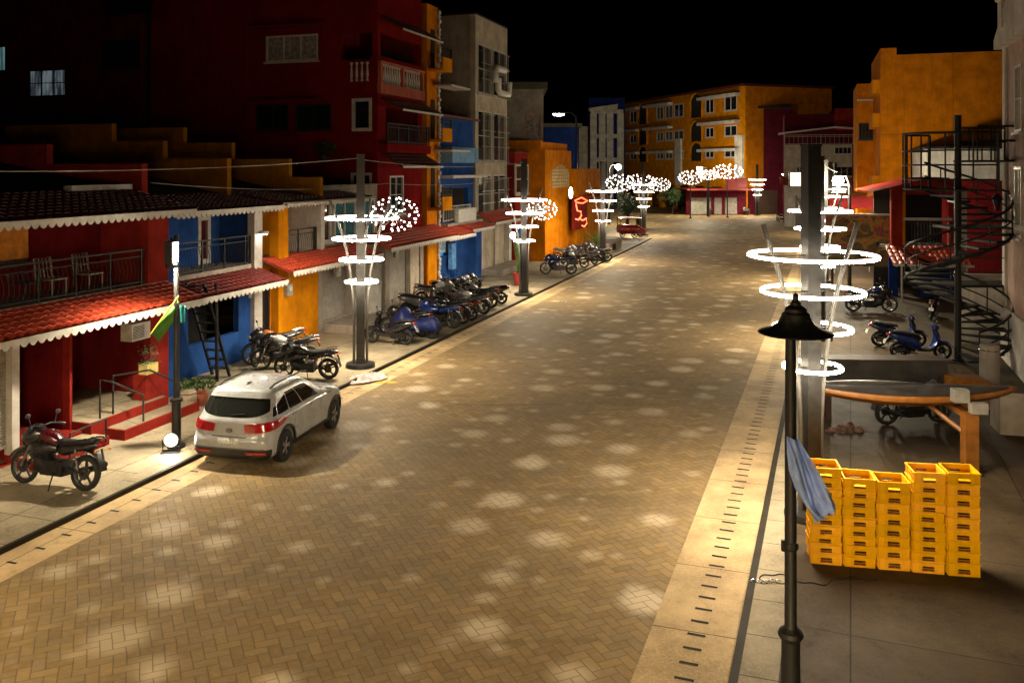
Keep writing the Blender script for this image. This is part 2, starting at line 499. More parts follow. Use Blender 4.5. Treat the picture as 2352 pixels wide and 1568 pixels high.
# ================================================================ ring lamps
M_POLE = plain('lamp_grey_steel', (.038, .037, .036), .42, .6, .2, 8)
M_STRUT = plain('lamp_pale_tube', (.1, .097, .093), .35, .2, .1, 8)
M_RING = emit('ring_light', (1.0, .9, .74), 5.0)
M_STRIP = emit('ring_led_strip', (1.0, .84, .6), 325.0)
M_RINGTOP = emit('ring_translucent_top', (1.0, .9, .74), 3.0)
M_BULB = emit('bulb_light', (1.0, .93, .82), 6.0)
M_WIRE = plain('globe_wire', (.06, .058, .055), .5, .3, .1)

def ring_lamp(proto=None):
    t = thing('ring_lamp', 'x', 'street lamp')
    g = MB(); g.lathe([(.46, 0), (.46, .05), (.44, .12), (.2, .125)], n=24); g.build('base_plate', M_POLE, t, 35)
    g = MB(); g.box(-.125, .125, -.125, .125, .12, 6.58); g.box(-.14, .14, -.14, .14, 6.58, 6.62)
    g.box(-.135, .135, -.135, .135, .12, .3)
    g.build('pole', M_POLE, t)
    prof = [(.2, .12), (.2, 1.6), (.235, 2.3), (.3, 2.9), (.42, 3.6), (.56, 4.15), (.72, 4.62), (.86, 5.0), (.92, 5.2)]
    for a in (180, 0, 68):
        g = MB(); g.tube([(r * cos(R(a)), r * sin(R(a)), z) for r, z in prof], .042, 8); g.build('strut', M_STRUT, t, 50)
    for z, r in ((4.64, 1.1), (4.0, .88), (3.35, .67), (2.66, .5)):
        def band(degs, rr):
            g = MB(); rows = []
            for i in range(49):
                a = 2 * PI * i / 48
                rows.append([(.03 + (r + rr * cos(R(q))) * cos(a), (r + rr * cos(R(q))) * sin(a), z + rr * sin(R(q))) for q in degs])
            return g.grid(rows)
        rg_ = band(range(-60, 241, 20), .029).build('light_ring', M_RING, t, 60)     # translucent tube
        band((-128, -110, -90, -70, -52), .032).build('led_strip', M_STRIP, rg_, 60)   # bright strip under it
        for a in (180, 0, 68):
            g = MB(); g.tube([(.1 * cos(R(a)), .1 * sin(R(a)), z), (r * cos(R(a)) + .03, r * sin(R(a)), z)], .012, 5)
            g.build('ring_bracket', M_POLE, t)
    return t

def add_globe(t, c, a=.74, h=.52, single=False):
    """starburst globe of small lamps on an arm of the ring lamp"""
    g = MB(); g.tube([(0.0, 0, c[2] - .35), (c[0] * .5, c[1] * .5, c[2] - .25), c], .035, 6); arm = g.build('globe_arm', M_POLE, t, 50)
    w, b = MB(), MB()
    N = 64
    for i in range(N):
        z = 1 - 2 * (i + .5) / N; r = math.sqrt(1 - z * z); ph = i * 2.39996
        d = Vector((r * cos(ph) * a, r * sin(ph) * a, z * h))
        p = Vector(c) + d
        w.tube([tuple(Vector(c) + d * .12), tuple(p)], .006, 4)
        s_ = .03 * a / .74
        b.ellip(tuple(p), s_, s_, s_, 6, 5)
        if single: b.build('bulb', M_BULB, arm); b = MB()
        if i % 4 == 0:
            b.ellip(tuple(Vector(c) + d * .3), s_ * .7, s_ * .7, s_ * .7, 5, 4)
            if single: b.build('bulb', M_BULB, arm); b = MB()
    gl = w.build('globe_frame', M_WIRE, arm)
    if not single: b.build('bulb_cluster', M_BULB, arm)['kind'] = 'stuff'

lamp0 = ring_lamp()
def place_lamp(x, y, label, rz, first=[True], z=PAVE):
    o = lamp0 if first[0] else dup(lamp0)
    first[0] = False
    o.location = (x, y, z); o.rotation_euler = (0, 0, rz)
    tag(o, label, 'street lamp', 'ring lamps along the street')
    return o
def lp(side, u, v=.75): return side.pt(u, v)
RA = R(12)
p = gp(1862, 1180, PAVE); p = (5.32, 15.5)
near_lamp = place_lamp(p[0], p[1], 'tall ring lamp nearest the viewer, behind the yellow crates', RA)
LAMP_L = [gp(828, 842, PAVE), gp(1203, 678, PAVE), gp(1384, 599, PAVE), gp(1478, 541, PAVE)]
lab = ['ring lamp with a starburst globe standing on the pavement just beyond the white car',
       'ring lamp with a starburst globe beside the tall plant in a red pot',
       'ring lamp in front of the yellow wall with the glowing red sign',
       'ring lamp beside the red tricycle at the left street corner']
lamps_left = []
for q, l in zip(LAMP_L, lab):
    lamps_left.append(place_lamp(q[0], q[1], l, RA))
for (px, Y, l) in ((1882, 31.5, 'second ring lamp on the right pavement, just behind the nearest one'),
                   (1894, 47.2, 'third ring lamp on the right pavement, near the painted board'),
                   (1906, 64, 'fourth ring lamp on the right pavement, before the red and white house'),
                   (1918, 80, 'farthest ring lamp on the right pavement')):
    place_lamp(*at(px, Y), l, RA)
place_lamp(*at(1739, 113), 'lone ring lamp on the far plaza before the dark red building', RA)
fill_lamp = place_lamp(*LS.pt(-6.5, .8), 'added unseen ring lamp on the left pavement that lights the foreground', RA)  # out of view, added to brighten the left foreground
paint(fill_lamp, ('led_strip',), emit('fill_led_strip', (1.0, .8, .5), 560.0))
fill_lamp = place_lamp(-.7, -1.6, 'added unseen ring lamp under the viewpoint that lights the crates and foreground', RA)  # unseen lamp added as strong warm fill for road and crate fronts
paint(fill_lamp, ('led_strip',), emit('warm_fill_led_strip', (1.0, .72, .36), 3000.0))
def local(o, wx, wy, wz):
    v = Vector((wx - o.location.x, wy - o.location.y, wz - o.location.z))
    v.rotate(Matrix.Rotation(-o.rotation_euler.z, 3, 'Z')); return tuple(v)
o = lamps_left[0]; add_globe(o, local(o, *at(907, 27.2, 492)), single=True)
o = lamps_left[1]; add_globe(o, local(o, *at(1245, 43.2, 481)), single=True)
o = lamps_left[3]; add_globe(o, local(o, *at(1425, 80, 420)), 1.35, .75)
add_globe(o, local(o, *at(1516, 80.5, 424)), .95, .6)
def globe_post(px, Y, py, rx, rz, label):
    x, y = at(px, Y)
    t = thing('globe_lamp', label, 'street lamp', (x, y, 0), 0, 'starburst globe lamps on posts')
    zc = CAMH - (py - HYP) / FPX * Y
    g = MB(); g.lathe([(.2, 0), (.2, .1), (.08, .15), (.06, zc)], n=10); g.build('post', M_POLE, t, 40)
    add_globe(t, (0, 0, zc), rx, rz)
globe_post(1472, 88, 419, 1.5, .8, 'starburst globe lamp on a post between the two globes of the corner ring lamp')
globe_post(1586, 108, 408, 1.5, .85, 'starburst globe lamp on a post before the arcade of the yellow apartments')
globe_post(1628, 112, 402, 1.3, .6, 'smallest starburst globe lamp, between two others on the plaza')
globe_post(1671, 110, 394, 1.9, .9, 'widest starburst globe lamp, before the red shop on the plaza')
# ================================================================ white car
M_CARP = plain('car_white_paint', (.37, .38, .4), .28, 0, .05, 3, coat=.8, grime=(.12, (.46, .43, .38)))
M_BLK = plain('black_plastic', (.016, .016, .017), .5, 0, .3, 12)
M_TYRE = plain('tyre_rubber', (.012, .012, .012), .8, 0, .3, 20, bump=.1)
M_ALLOY = plain('alloy_wheel', (.42, .42, .43), .3, .8, .1)
M_TAIL = plain('tail_lens_red', (.38, .008, .012), .15, 0, .3, 20, coat=1)
M_GLASS = glassm('car_glass', (.012, .013, .012), .04)
M_CHROME = plain('chrome', (.7, .7, .7), .12, 1.0, .05)
M_PLATE = plain('worn_plate', (.6, .6, .57), .5, 0, .5, 26)
M_INK = plain('dark_print', (.06, .05, .05), .6, 0, .3, 30)

CAR_Z = [  # z, rear x, front x, half width, rear corner radius, front corner radius
    (.21, .16, 4.0, .74, .2, .5), (.27, .07, 4.18, .84, .26, .6), (.36, .03, 4.27, .885, .3, .65), (.48, .0, 4.3, .895, .33, .68), (.60, .0, 4.3, .90, .34, .68),
    (.72, .05, 4.27, .905, .36, .68), (.84, .07, 4.2, .905, .38, .66), (.93, .08, 4.05, .895, .4, .6), (.985, .09, 3.8, .88, .4, .5),
    (1.03, .11, 3.35, .855, .4, .45), (1.08, .15, 3.08, .83, .38, .4), (1.2, .24, 2.86, .795, .34, .36), (1.33, .34, 2.62, .755, .3, .34), (1.45, .42, 2.38, .71, .27, .33),
    (1.53, .47, 2.22, .67, .25, .33), (1.575, .53, 2.08, .6, .24, .33), (1.6, .68, 1.92, .5, .22, .33), (1.615, .95, 1.7, .3, .2, .25)]
NR, NC, NS, NF = 14, 8, 34, 10
def car_params(z):
    Z = CAR_Z
    if z <= Z[0][0]: return Z[0][1:]
    for i in range(len(Z) - 1):
        if z <= Z[i + 1][0]:
            f = (z - Z[i][0]) / (Z[i + 1][0] - Z[i][0])
            p0 = Z[max(i - 1, 0)]; p1 = Z[i]; p2 = Z[i + 1]; p3 = Z[min(i + 2, len(Z) - 1)]
            out = []
            for k in range(1, 6):
                h = p2[0] - p1[0]
                m1 = (p2[k] - p0[k]) / max(p2[0] - p0[0], 1e-6) * h
                m2 = (p3[k] - p1[k]) / max(p3[0] - p1[0], 1e-6) * h
                d = p2[k] - p1[k]
                lim = lambda m: 0 if m * d <= 0 else math.copysign(min(abs(m), 3 * abs(d)), d)
                m1, m2 = lim(m1), lim(m2)
                a, b_ = f * f * f, f * f
                out.append((2 * a - 3 * b_ + 1) * p1[k] + (a - 2 * b_ + f) * m1 + (-2 * a + 3 * b_) * p2[k] + (a - b_) * m2)
            return out
    return Z[-1][1:]
def car_ring(z, off=0.0):
    xr, xf, hw, rr, rf = car_params(z)
    xr -= off; xf += off; hw += off
    P = []
    for k in range(NR):                       # rear, left to right
        y = (hw - rr) * (1 - 2 * k / NR); P.append((xr + .05 * (y / hw) ** 2, y))
    b0 = .05 * ((hw - rr) / hw) ** 2
    for k in range(NC):
        a = PI / 2 * k / NC; P.append((xr + b0 + (rr - b0) * (1 - cos(a)), -(hw - rr) - rr * sin(a)))
    for k in range(NS): P.append((xr + rr + (xf - rf - xr - rr) * k / NS, -hw))
    for k in range(NC):
        a = PI / 2 * k / NC; P.append((xf - rf + rf * sin(a), -(hw - rf) - rf * cos(a)))
    for k in range(NF):
        y = -(hw - rf) * (1 - 2 * k / NF); P.append((xf + .06 * (1 - (y / max(hw - rf, .01)) ** 2), y))
    for k in range(NC):
        a = PI / 2 * k / NC; P.append((xf - rf + rf * cos(a), (hw - rf) + rf * sin(a)))
    for k in range(NS): P.append((xf - rf - (xf - rf - xr - rr) * k / NS, hw))
    for k in range(NC):
        a = PI / 2 * k / NC; P.append((xr + b0 + (rr - b0) * (1 - sin(a)), (hw - rr) + rr * cos(a)))
    return [(x - 2.15, y, z) for x, y in P]
NT = NR + NC + NS + NC + NF + NC + NS + NC
def ring_at(ring, t):
    t %= NT; i = int(t); f = t - i
    a, b_ = ring[i], ring[(i + 1) % NT]
    return tuple(a[k] * (1 - f) + b_[k] * f for k in range(3))
def car_patch(t0, t1, z0, z1, off=.006, nt_=12, nz=8, z0b=None, z1b=None):
    """grid lying on the body; z limits may slope from the t0 end to the t1 end"""
    g = MB(); rows = []
    for j in range(nz + 1):
        row = []
        for i in range(nt_ + 1):
            s_ = i / nt_
            za = z0 if z0b is None else z0 * (1 - s_) + z0b * s_
            zb = z1 if z1b is None else z1 * (1 - s_) + z1b * s_
            z = za + (zb - za) * j / nz
            row.append(ring_at(car_ring(z, off), t0 + (t1 - t0) * s_))
        rows.append(row)
    g.grid(rows)
    return g
def solid(o, th):
    m = o.modifiers.new('thickness', 'SOLIDIFY'); m.thickness = th; m.offset = 0
    return o
car = thing('parked_car', 'white compact crossover car parked by the left kerb, seen from behind', 'car')
g = MB()
zs = []
for i in range(len(CAR_Z) - 1):
    for k in range(3): zs.append(CAR_Z[i][0] + (CAR_Z[i + 1][0] - CAR_Z[i][0]) * k / 3)
zs.append(CAR_Z[-1][0])
rings = [car_ring(z) for z in zs]
g.grid(rings, loop=True)
n_ = len(rings)
g.v.append((0, 0, zs[0])); cb_ = len(g.v) - 1
top = rings[-1]
inner = [(p[0] * .45 - .12, p[1] * .4, 1.622) for p in top]
b0_ = len(g.v); g.v += inner
for k in range(NT):
    g.f.append((cb_, (k + 1) % NT, k))
    g.f.append(((n_ - 1) * NT + k, (n_ - 1) * NT + (k + 1) % NT, b0_ + (k + 1) % NT, b0_ + k))
g.f.append(tuple(b0_ + k for k in range(NT)))
raw = g.build('body', M_CARP, car, 42)
AX = (.84 - 2.15, 3.43 - 2.15); WR = .335
c_ = MB()
for ax in AX:
    for sgn in (-1, 1):
        c_.lathe([(.405, sgn * .58), (.405, sgn * 1.2)], c=(ax, 0, .36), n=36, axis='y')
cut = c_.build('cutter', M_BLK)
bo = raw.modifiers.new('arches', 'BOOLEAN'); bo.object = cut; bo.operation = 'DIFFERENCE'; bo.solver = 'EXACT'
dg = bpy.context.evaluated_depsgraph_get(); dg.update()
me = bpy.data.meshes.new_from_object(raw.evaluated_get(dg))
raw.modifiers.clear(); raw.data = me
bpy.data.objects.remove(cut)
me.materials.clear(); me.materials.append(M_CARP)
me.shade_smooth(); me.set_sharp_from_angle(angle=R(38))
# wheels
def car_wheel(ax, sgn):
    ty = MB(); ty.lathe([(.2, -.1), (.3, -.105), (.328, -.085), (WR, -.05), (WR, .05), (.328, .085), (.3, .105), (.2, .1), (.2, -.1)], n=36, axis='y')
    w = ty.build('wheel', M_TYRE, car, 40); w.location = (ax, sgn * .79, WR)
    r_ = MB(); r_.lathe([(.225, -.09), (.225, .1), (.205, .1), (.2, -.085), (.225, -.09)], n=30, axis='y')
    for k in range(5):
        for d_ in (-.14, .14):
            a = 2 * PI * k / 5 + d_
            Mx = Matrix.Rotation(-a, 3, 'Y')
            r_.obox(Mx @ Vector((.125, sgn * .075, 0)), (.095, .012, .016), Mx)
    r_.lathe([(.05, sgn * .06), (.05, sgn * .095), (.035, sgn * .1)], n=12, axis='y')
    r_.build('rim', M_ALLOY, w, 30)
    d = MB(); d.lathe([(.2, -.02), (.2, .02)], n=20, axis='y'); d.build('brake_disc', M_BLK, w)
for ax in AX:
    for sgn in (-1, 1): car_wheel(ax, sgn)
CL = NR + NC; CE = CL + NS                     # index range of the right side
LL0 = NT - NC - NS; LL1 = NT - NC
def body_y(x, z):
    rg = car_ring(z)
    best = .0
    for i in range(NR, NR + NC + NS + NC):
        a, b_ = rg[i], rg[i + 1]
        if min(a[0], b_[0]) <= x <= max(a[0], b_[0]) and abs(a[0] - b_[0]) > 1e-6:
            f = (x - a[0]) / (b_[0] - a[0]); best = max(best, -(a[1] * (1 - f) + b_[1] * f))
    return best
g = MB()
for ax in AX:
    for sgn in (-1, 1):
        rows = []
        for k in range(21):
            a = PI * (-.08 + 1.16 * k / 20)
            rows.append([(ax + r_ * cos(a), sgn * (body_y(ax + r_ * cos(a), .36 + r_ * sin(a)) + o_), .36 + r_ * sin(a)) for r_, o_ in ((.40, -.03), (.40, .016), (.45, .016), (.455, -.01))])
        g = MB(); g.grid(rows); g.build('arch_trim', M_BLK, car, 40)
car_patch(-NC * .75, NR + NC * .75, .22, .46, .012, 40, 8).build('bumper_trim', M_BLK, car, 40)
for a, b_ in ((CL + 8.3, CE - 2.0), (LL0 + 2.0, LL1 - 8.3)):
    car_patch(a, b_, .22, .38, .014, 14, 6).build('sill_trim', M_BLK, car, 40)
rw_ = MB(); rows = []
for j in range(13):
    row = []
    for i in range(33):
        s_ = i / 32; q = 2 * s_ - 1
        zlo = 1.075 + .115 * abs(q) ** 3.2; zhi = 1.44 - .03 * abs(q) ** 4
        z = zlo + (zhi - zlo) * j / 12
        row.append(ring_at(car_ring(z, .006), -NC * .62 + (NR + NC * 1.24) * s_))
    rows.append(row)
rw_.grid(rows); rw_.build('rear_window', M_GLASS, car, 40)
car_patch(.3 - 1.6, NR + 1.3, 1.435, 1.50, .03, 22, 4).build('roof_spoiler', M_CARP, car, 40)
for nm, a, b_ in (('side_window', CL - 2.0, CL + 8.5), ('side_window', CL + 9.1, CL + 18.6), ('side_window', CL + 19.2, CL + 31.5)):
    zlo = 1.075
    hi = 1.43 if a > CL else 1.40
    car_patch(a, b_, zlo, hi if a > CL else 1.24, .005, 12, 8, z1b=hi).build(nm, M_GLASS, car, 40)
    a2, b2 = (LL1 - (b_ - CL)), (LL1 - (a - CL))
    car_patch(a2, b2, zlo, hi, .005, 12, 8, z1b=hi if a > CL else 1.24).build(nm, M_GLASS, car, 40)
car_patch(CE + NC * .8, CE + NC + NF + NC * .2, 1.08, 1.5, .005, 16, 8).build('windscreen', M_GLASS, car, 40)
def tail(t0, t1, flip):
    g = MB(); rows = []
    for j in range(9):
        row = []
        for i in range(29):
            s_ = i / 28; e = (1 - s_) if flip else s_
            mid = .87 + .085 * e; hh = .098 * math.sqrt(max(.0, 1 - abs(2 * e - .85) ** 2.6 / 1.5 ** 1.2)) * (1 - .25 * e) + .004
            row.append(ring_at(car_ring(mid + hh * (j / 4 - 1), .016), t0 + (t1 - t0) * s_))
        rows.append(row)
    g.grid(rows); g.build('tail_light', M_TAIL, car, 40)
tail(NR - 2.6, CL + 4.2, False); tail(-(NC + 4.2), 2.6, True)
car_patch(NR - 2.5, NR + NC * .45, .36, .415, .03, 10, 3).build('reflector', M_TAIL, car)
car_patch(-NC * .45, 2.5, .36, .415, .03, 10, 3).build('reflector', M_TAIL, car)
car_patch(4.2, NR - 4.2, .555, .675, .014, 6, 3).build('number_plate', M_PLATE, car)
car_patch(2.2, NR - 2.2, .695, .712, .012, 10, 2).build('tailgate_seam', M_BLK, car)
car_patch(-3, NR + 3, .468, .48, .012, 20, 2).build('bumper_seam', M_BLK, car)
e = MB(); yy = []
x_ = ring_at(car_ring(.82, .014), NR / 2)[0]
rows = []
for k in range(20):
    a = 2 * PI * k / 20
    rows.append([(x_, .075 * cos(a), .83 + .045 * sin(a)), (x_, .06 * cos(a), .83 + .033 * sin(a)), (x_ - .012, .06 * cos(a), .83 + .033 * sin(a)), (x_ - .012, .075 * cos(a), .83 + .045 * sin(a))])
rows.append(rows[0]); e.grid(rows, loop=True)
for y_ in (-.026, .026): e.obox((x_ - .006, y_, .83), (.006, .009, .036), Matrix.Rotation(R(14), 3, 'X'))
e.obox((x_ - .006, 0, .83), (.006, .03, .007), Matrix.Rotation(R(-20), 3, 'X'))
e.build('oval_emblem', M_CHROME, car)
for sgn, base in ((-1, CL), (1, LL1)):
    s_ = 1 if sgn < 0 else -1
    rl = MB()
    pts = []
    for k in range(9):
        xx = -1.45 + 1.75 * k / 8
        pts.append((xx, sgn * (.59 if 0 < k < 8 else .585), 1.635 if 0 < k < 8 else 1.585))
    rl.tube(pts, .018, 6); rl.build('roof_rail', M_BLK, car, 50)
    mr = MB(); mr.ellip((.62, sgn * .985, 1.1), .09, .11, .075, 12, 8); mr.obox((.66, sgn * .88, 1.06), (.03, .06, .02), Matrix.Identity(3))
    mr.build('wing_mirror', M_CARP, car, 50)
    for off in (9.9, 20.3):
        h_ = MB(); p_ = ring_at(car_ring(.95, .02), base + s_ * (off - 1.2))
        h_.obox(p_, (.1, .018, .016), Matrix.Identity(3)); h_.build('door_handle', M_CARP, car)
    for off in (8.8, 18.9, 30.4):
        z_lo = .40
        car_patch(base + s_ * off - .045, base + s_ * off + .045, .52 if off < 10 else z_lo, 1.07, .004, 1, 10).build('door_seam', M_BLK, car)
    car_patch(min(base + s_ * 1, base + s_ * 31), max(base + s_ * 1, base + s_ * 31), 1.058, 1.074, .007, 30, 2).build('window_trim', M_BLK, car)
f_ = MB(); f_.loft([(-1.36, 0, 1.61, .03, .012), (-1.3, 0, 1.63, .028, .035), (-1.22, 0, 1.62, .02, .03), (-1.1, 0, 1.61, .008, .01)], 8); f_.build('roof_antenna', M_BLK, car, 50)
wp = MB(); wp.tube([ring_at(car_ring(1.12, .02), NR / 2 - .2), ring_at(car_ring(1.15, .02), NR / 2 + 4)], .009, 5); wp.build('rear_wiper', M_BLK, car)
ub = MB(); ub.box(-1.7, 1.6, -.55, .55, .2, .5); ub.build('underbody', M_BLK, car)
hd = R(77)
rw = Vector((-5.74, 18.8))          # middle of the rear axle
cc = rw + Vector((cos(hd), sin(hd))) * -AX[0]
car.location = (cc.x, cc.y, .004); car.rotation_euler = (0, 0, hd); car.scale = (.95, 1.03, 1.0)

# ================================================================ motorcycles and scooters
M_SEAT = plain('black_seat_vinyl', (.014, .014, .015), .45, 0, .3, 10)
M_ENG = plain('engine_alloy', (.04, .04, .04), .4, .8, .3, 15)
M_STEEL = plain('scratched_steel', (.3, .3, .3), .25, .9, .2, 15)
M_RIM = plain('dark_alloy_rim', (.06, .058, .055), .4, .6, .3, 15)
M_BIKE = {}
for k, c in dict(black=(.012, .012, .014), red=(.07, .003, .008), blue=(.012, .045, .26), white=(.6, .6, .6), grey=(.12, .12, .13), orange=(.5, .13, .02), navy=(.01, .015, .07)).items():
    M_BIKE[k] = plain('bike_paint_' + k, c, .25, 0, .15, 6, coat=.7)
M_HEAD = plain('head_lens', (.6, .6, .58), .1, 0, .1, coat=1)
M_AMBER = plain('amber_lens', (.7, .25, .03), .2, 0, .1, coat=1)

def wheel(t, x, r, w, spokes=5):
    g = MB(); prof = []
    for k in range(11):
        a = PI * (k / 10) - PI / 2
        prof.append((r - w + w * cos(a) if True else 0, w * sin(a) * .95))
    prof = [(r - w * 1.15, -w * .8)] + [(r - w + w * cos(a), w * sin(a)) for a in [PI * (k / 8 - .5) for k in range(9)]] + [(r - w * 1.15, w * .8)]
    prof.append(prof[0])
    g.lathe(prof, n=28, axis='y')
    o = g.build('wheel', M_TYRE, t, 50); o.location = (x, 0, r)
    g = MB(); ri = r - w * 1.15
    g.lathe([(ri, -w * .6), (ri, w * .6), (ri - .025, w * .5), (ri - .025, -w * .5), (ri, -w * .6)], n=28, axis='y')
    g.lathe([(.045, -.06), (.045, .06)], n=12, axis='y')
    for k in range(spokes):
        a = 2 * PI * k / spokes + .3; Mx = Matrix.Rotation(-a, 3, 'Y')
        g.obox(Mx @ Vector((ri / 2, 0, 0)), (ri / 2 - .01, .014, .016), Mx)
    g.lathe([(.11, .045), (.11, .05)], n=20, axis='y')
    g.build('rim', M_RIM, o, 40)
    return o

def motorcycle():
    t = thing('motorcycle', 'x', 'motorcycle')
    r, w = .3, .055
    wheel(t, -.64, r, .062); wheel(t, .66, r, .05)
    b = lambda g, n, m, s_=45: g.build(n, m, t, s_)
    g = MB()
    for y in (-.09, .09): g.tube([(.66, y, .3), (.5, y, .72), (.42, y * .9, .93)], [.026, .024, .02], 8)
    g.obox((.44, 0, .88), (.035, .11, .015), Matrix.Rotation(R(20), 3, 'Y')); b(g, 'front_fork', M_STEEL)
    g = MB(); rows = []
    for k in range(9):
        a = R(20 + 125 * k / 8); rows.append([(.66 + .345 * cos(a), y, .3 + .345 * sin(a) - abs(y) * .35) for y in (-.07, -.04, 0, .04, .07)])
    g.sheet(rows, (0, 0, -.01)); b(g, 'front_mudguard', M_BIKE['black'])
    g = MB(); g.tube([(.28, .36, 1.0), (.38, .2, 1.02), (.42, 0, .98), (.38, -.2, 1.02), (.28, -.36, 1.0)], .014, 8)
    for s_ in (-1, 1): g.tube([(.24, s_ * .38, .99), (.31, s_ * .3, 1.01)], .022, 8); g.tube([(.36, s_ * .3, 1.01), (.31, s_ * .4, .995)], .008, 5)
    b(g, 'handlebar', M_BLK)
    for s_ in (-1, 1):
        g = MB(); g.tube([(.36, s_ * .26, 1.02), (.38, s_ * .3, 1.16)], .007, 5); g.ellip((.38, s_ * .33, 1.2), .015, .065, .042, 10, 6); b(g, 'mirror', M_BLK)
    g = MB(); g.loft([(.3, 0, .86, .1, .1), (.42, 0, .84, .17, .17), (.54, 0, .82, .17, .18), (.66, 0, .78, .13, .13), (.74, 0, .75, .05, .06)], 14); g.loft([(.4, 0, 1.0, .05, .03), (.5, 0, .98, .09, .05), (.58, 0, .93, .07, .03)], 12); cowl = b(g, 'headlight_cowl', M_BIKE['black'])
    g = MB(); g.ellip((.7, 0, .78), .05, .09, .07, 12, 8); g.build('headlight', M_HEAD, cowl, 50)
    g = MB(); g.loft([(-.1, 0, .76, .08, .05), (-.02, 0, .79, .12, .09), (.12, 0, .83, .15, .12), (.26, 0, .85, .14, .11), (.36, 0, .82, .08, .09), (.4, 0, .8, .04, .05)], 16); tank = b(g, 'fuel_tank', M_BIKE['red'])
    g = MB(); g.lathe([(.03, 0), (.03, .012), (.02, .018)], c=(.14, 0, .945), n=12); g.build('fuel_cap', M_STEEL, tank)
    g = MB(); g.loft([(-.05, 0, .66, .1, .08), (.15, 0, .66, .17, .12), (.34, 0, .64, .2, .16), (.46, 0, .6, .17, .14), (.52, 0, .58, .1, .06)], 12); b(g, 'tank_shroud', M_BIKE['black'])
    g = MB(); g.loft([(-.8, 0, .84, .08, .03), (-.7, 0, .83, .11, .045), (-.5, 0, .8, .13, .045), (-.38, 0, .775, .14, .05), (-.2, 0, .77, .13, .05), (-.05, 0, .78, .1, .05), (.0, 0, .79, .07, .03)], 14); b(g, 'seat', M_SEAT)
    g = MB(); g.loft([(-.95, 0, .8, .04, .03), (-.84, 0, .78, .09, .06), (-.6, 0, .73, .12, .07), (-.4, 0, .69, .13, .09), (-.2, 0, .64, .12, .1), (-.1, 0, .62, .09, .06)], 14); b(g, 'side_panel', M_BIKE['black'])
    g = MB(); g.loft([(-.96, 0, .79, .05, .03), (-.9, 0, .785, .075, .045), (-.86, 0, .785, .07, .04)], 12); b(g, 'tail_light', M_TAIL)
    g = MB(); g.tube([(-.6, .1, .86), (-.8, .1, .9), (-.93, .06, .89), (-.93, -.06, .89), (-.8, -.1, .9), (-.6, -.1, .86)], .013, 6); b(g, 'grab_rail', M_STEEL)
    g = MB(); rows = []
    for k in range(9):
        a = R(60 + 110 * k / 8); rows.append([(-.64 + .37 * cos(a), y, .31 + .37 * sin(a)) for y in (-.08, -.05, 0, .05, .08)])
    g.sheet(rows, (0, 0, -.01)); g.tube([(-.98, 0, .56), (-.92, 0, .72)], .02, 6); b(g, 'rear_mudguard', M_BLK)
    for s_ in (-1, 1):
        g = MB(); g.tube([(-.93, s_ * .05, .7), (-.95, s_ * .15, .7)], .008, 5); g.ellip((-.95, s_ * .17, .7), .025, .03, .022, 8, 6); b(g, 'turn_signal', M_AMBER)
    g = MB(); g.box(-.26, .2, -.14, .14, .22, .46); g.loft([(-.1, 0, .34, .1, .1), (.1, 0, .34, .15, .16), (.34, 0, .4, .15, .17), (.42, 0, .44, .08, .1)], 12); g.lathe([(.1, -.15), (.11, -.13), (.11, .13), (.1, .15)], c=(-.08, 0, .34), n=18, axis='y')
    for k in range(6): g.obox((.16 + k * .005, 0, .46 + k * .028), (.085, .09, .007), Matrix.Rotation(R(-18), 3, 'Y'))
    g.obox((.17, 0, .53), (.05, .06, .1), Matrix.Rotation(R(-18), 3, 'Y')); b(g, 'engine', M_ENG, 35)
    g = MB(); g.tube([(.4, 0, .84), (.2, 0, .72), (-.1, 0, .68), (-.45, 0, .7), (-.85, 0, .74)], .02, 6)
    g.tube([(.4, 0, .82), (.3, 0, .5), (.2, 0, .25), (-.2, 0, .22), (-.28, 0, .6)], .02, 6); b(g, 'frame', M_BLK)
    g = MB()
    for y in (-.085, .085): g.tube([(-.64, y, .3), (-.4, y, .33), (-.22, y * .6, .34)], [.02, .024, .022], 6)
    b(g, 'swingarm', M_BLK)
    for y in (-.12, .12):
        g = MB(); g.tube([(-.56, y, .36), (-.48, y, .7)], .017, 6)
        rows = [(-.545 + .06 * k / 30, y, .42 + .24 * k / 30) for k in range(31)]
        g.tube([(x + 0, yy + .03 * cos(k * 2.1), z) for k, (x, yy, z) in enumerate(rows)], .007, 5); b(g, 'shock_absorber', M_STEEL)
    g = MB(); g.tube([(.24, -.06, .48), (.28, -.1, .32), (.18, -.13, .22), (-.2, -.14, .22), (-.4, -.15, .27)], .02, 8); g.tube([(-.38, -.15, .265), (-.45, -.155, .285), (-.85, -.165, .42), (-.9, -.165, .44)], [.022, .045, .05, .04], 10); b(g, 'exhaust', M_ENG)
    g = MB(); g.tube([(-.05, .1, .24), (-.1, .2, .12), (-.14, .27, .0)], .013, 6); b(g, 'kickstand', M_BLK)
    g = MB()
    for y in (-.2, .2): g.tube([(-.1, y * .5, .27), (-.1, y, .27)], .014, 6)
    b(g, 'footrest', M_BLK)
    return t

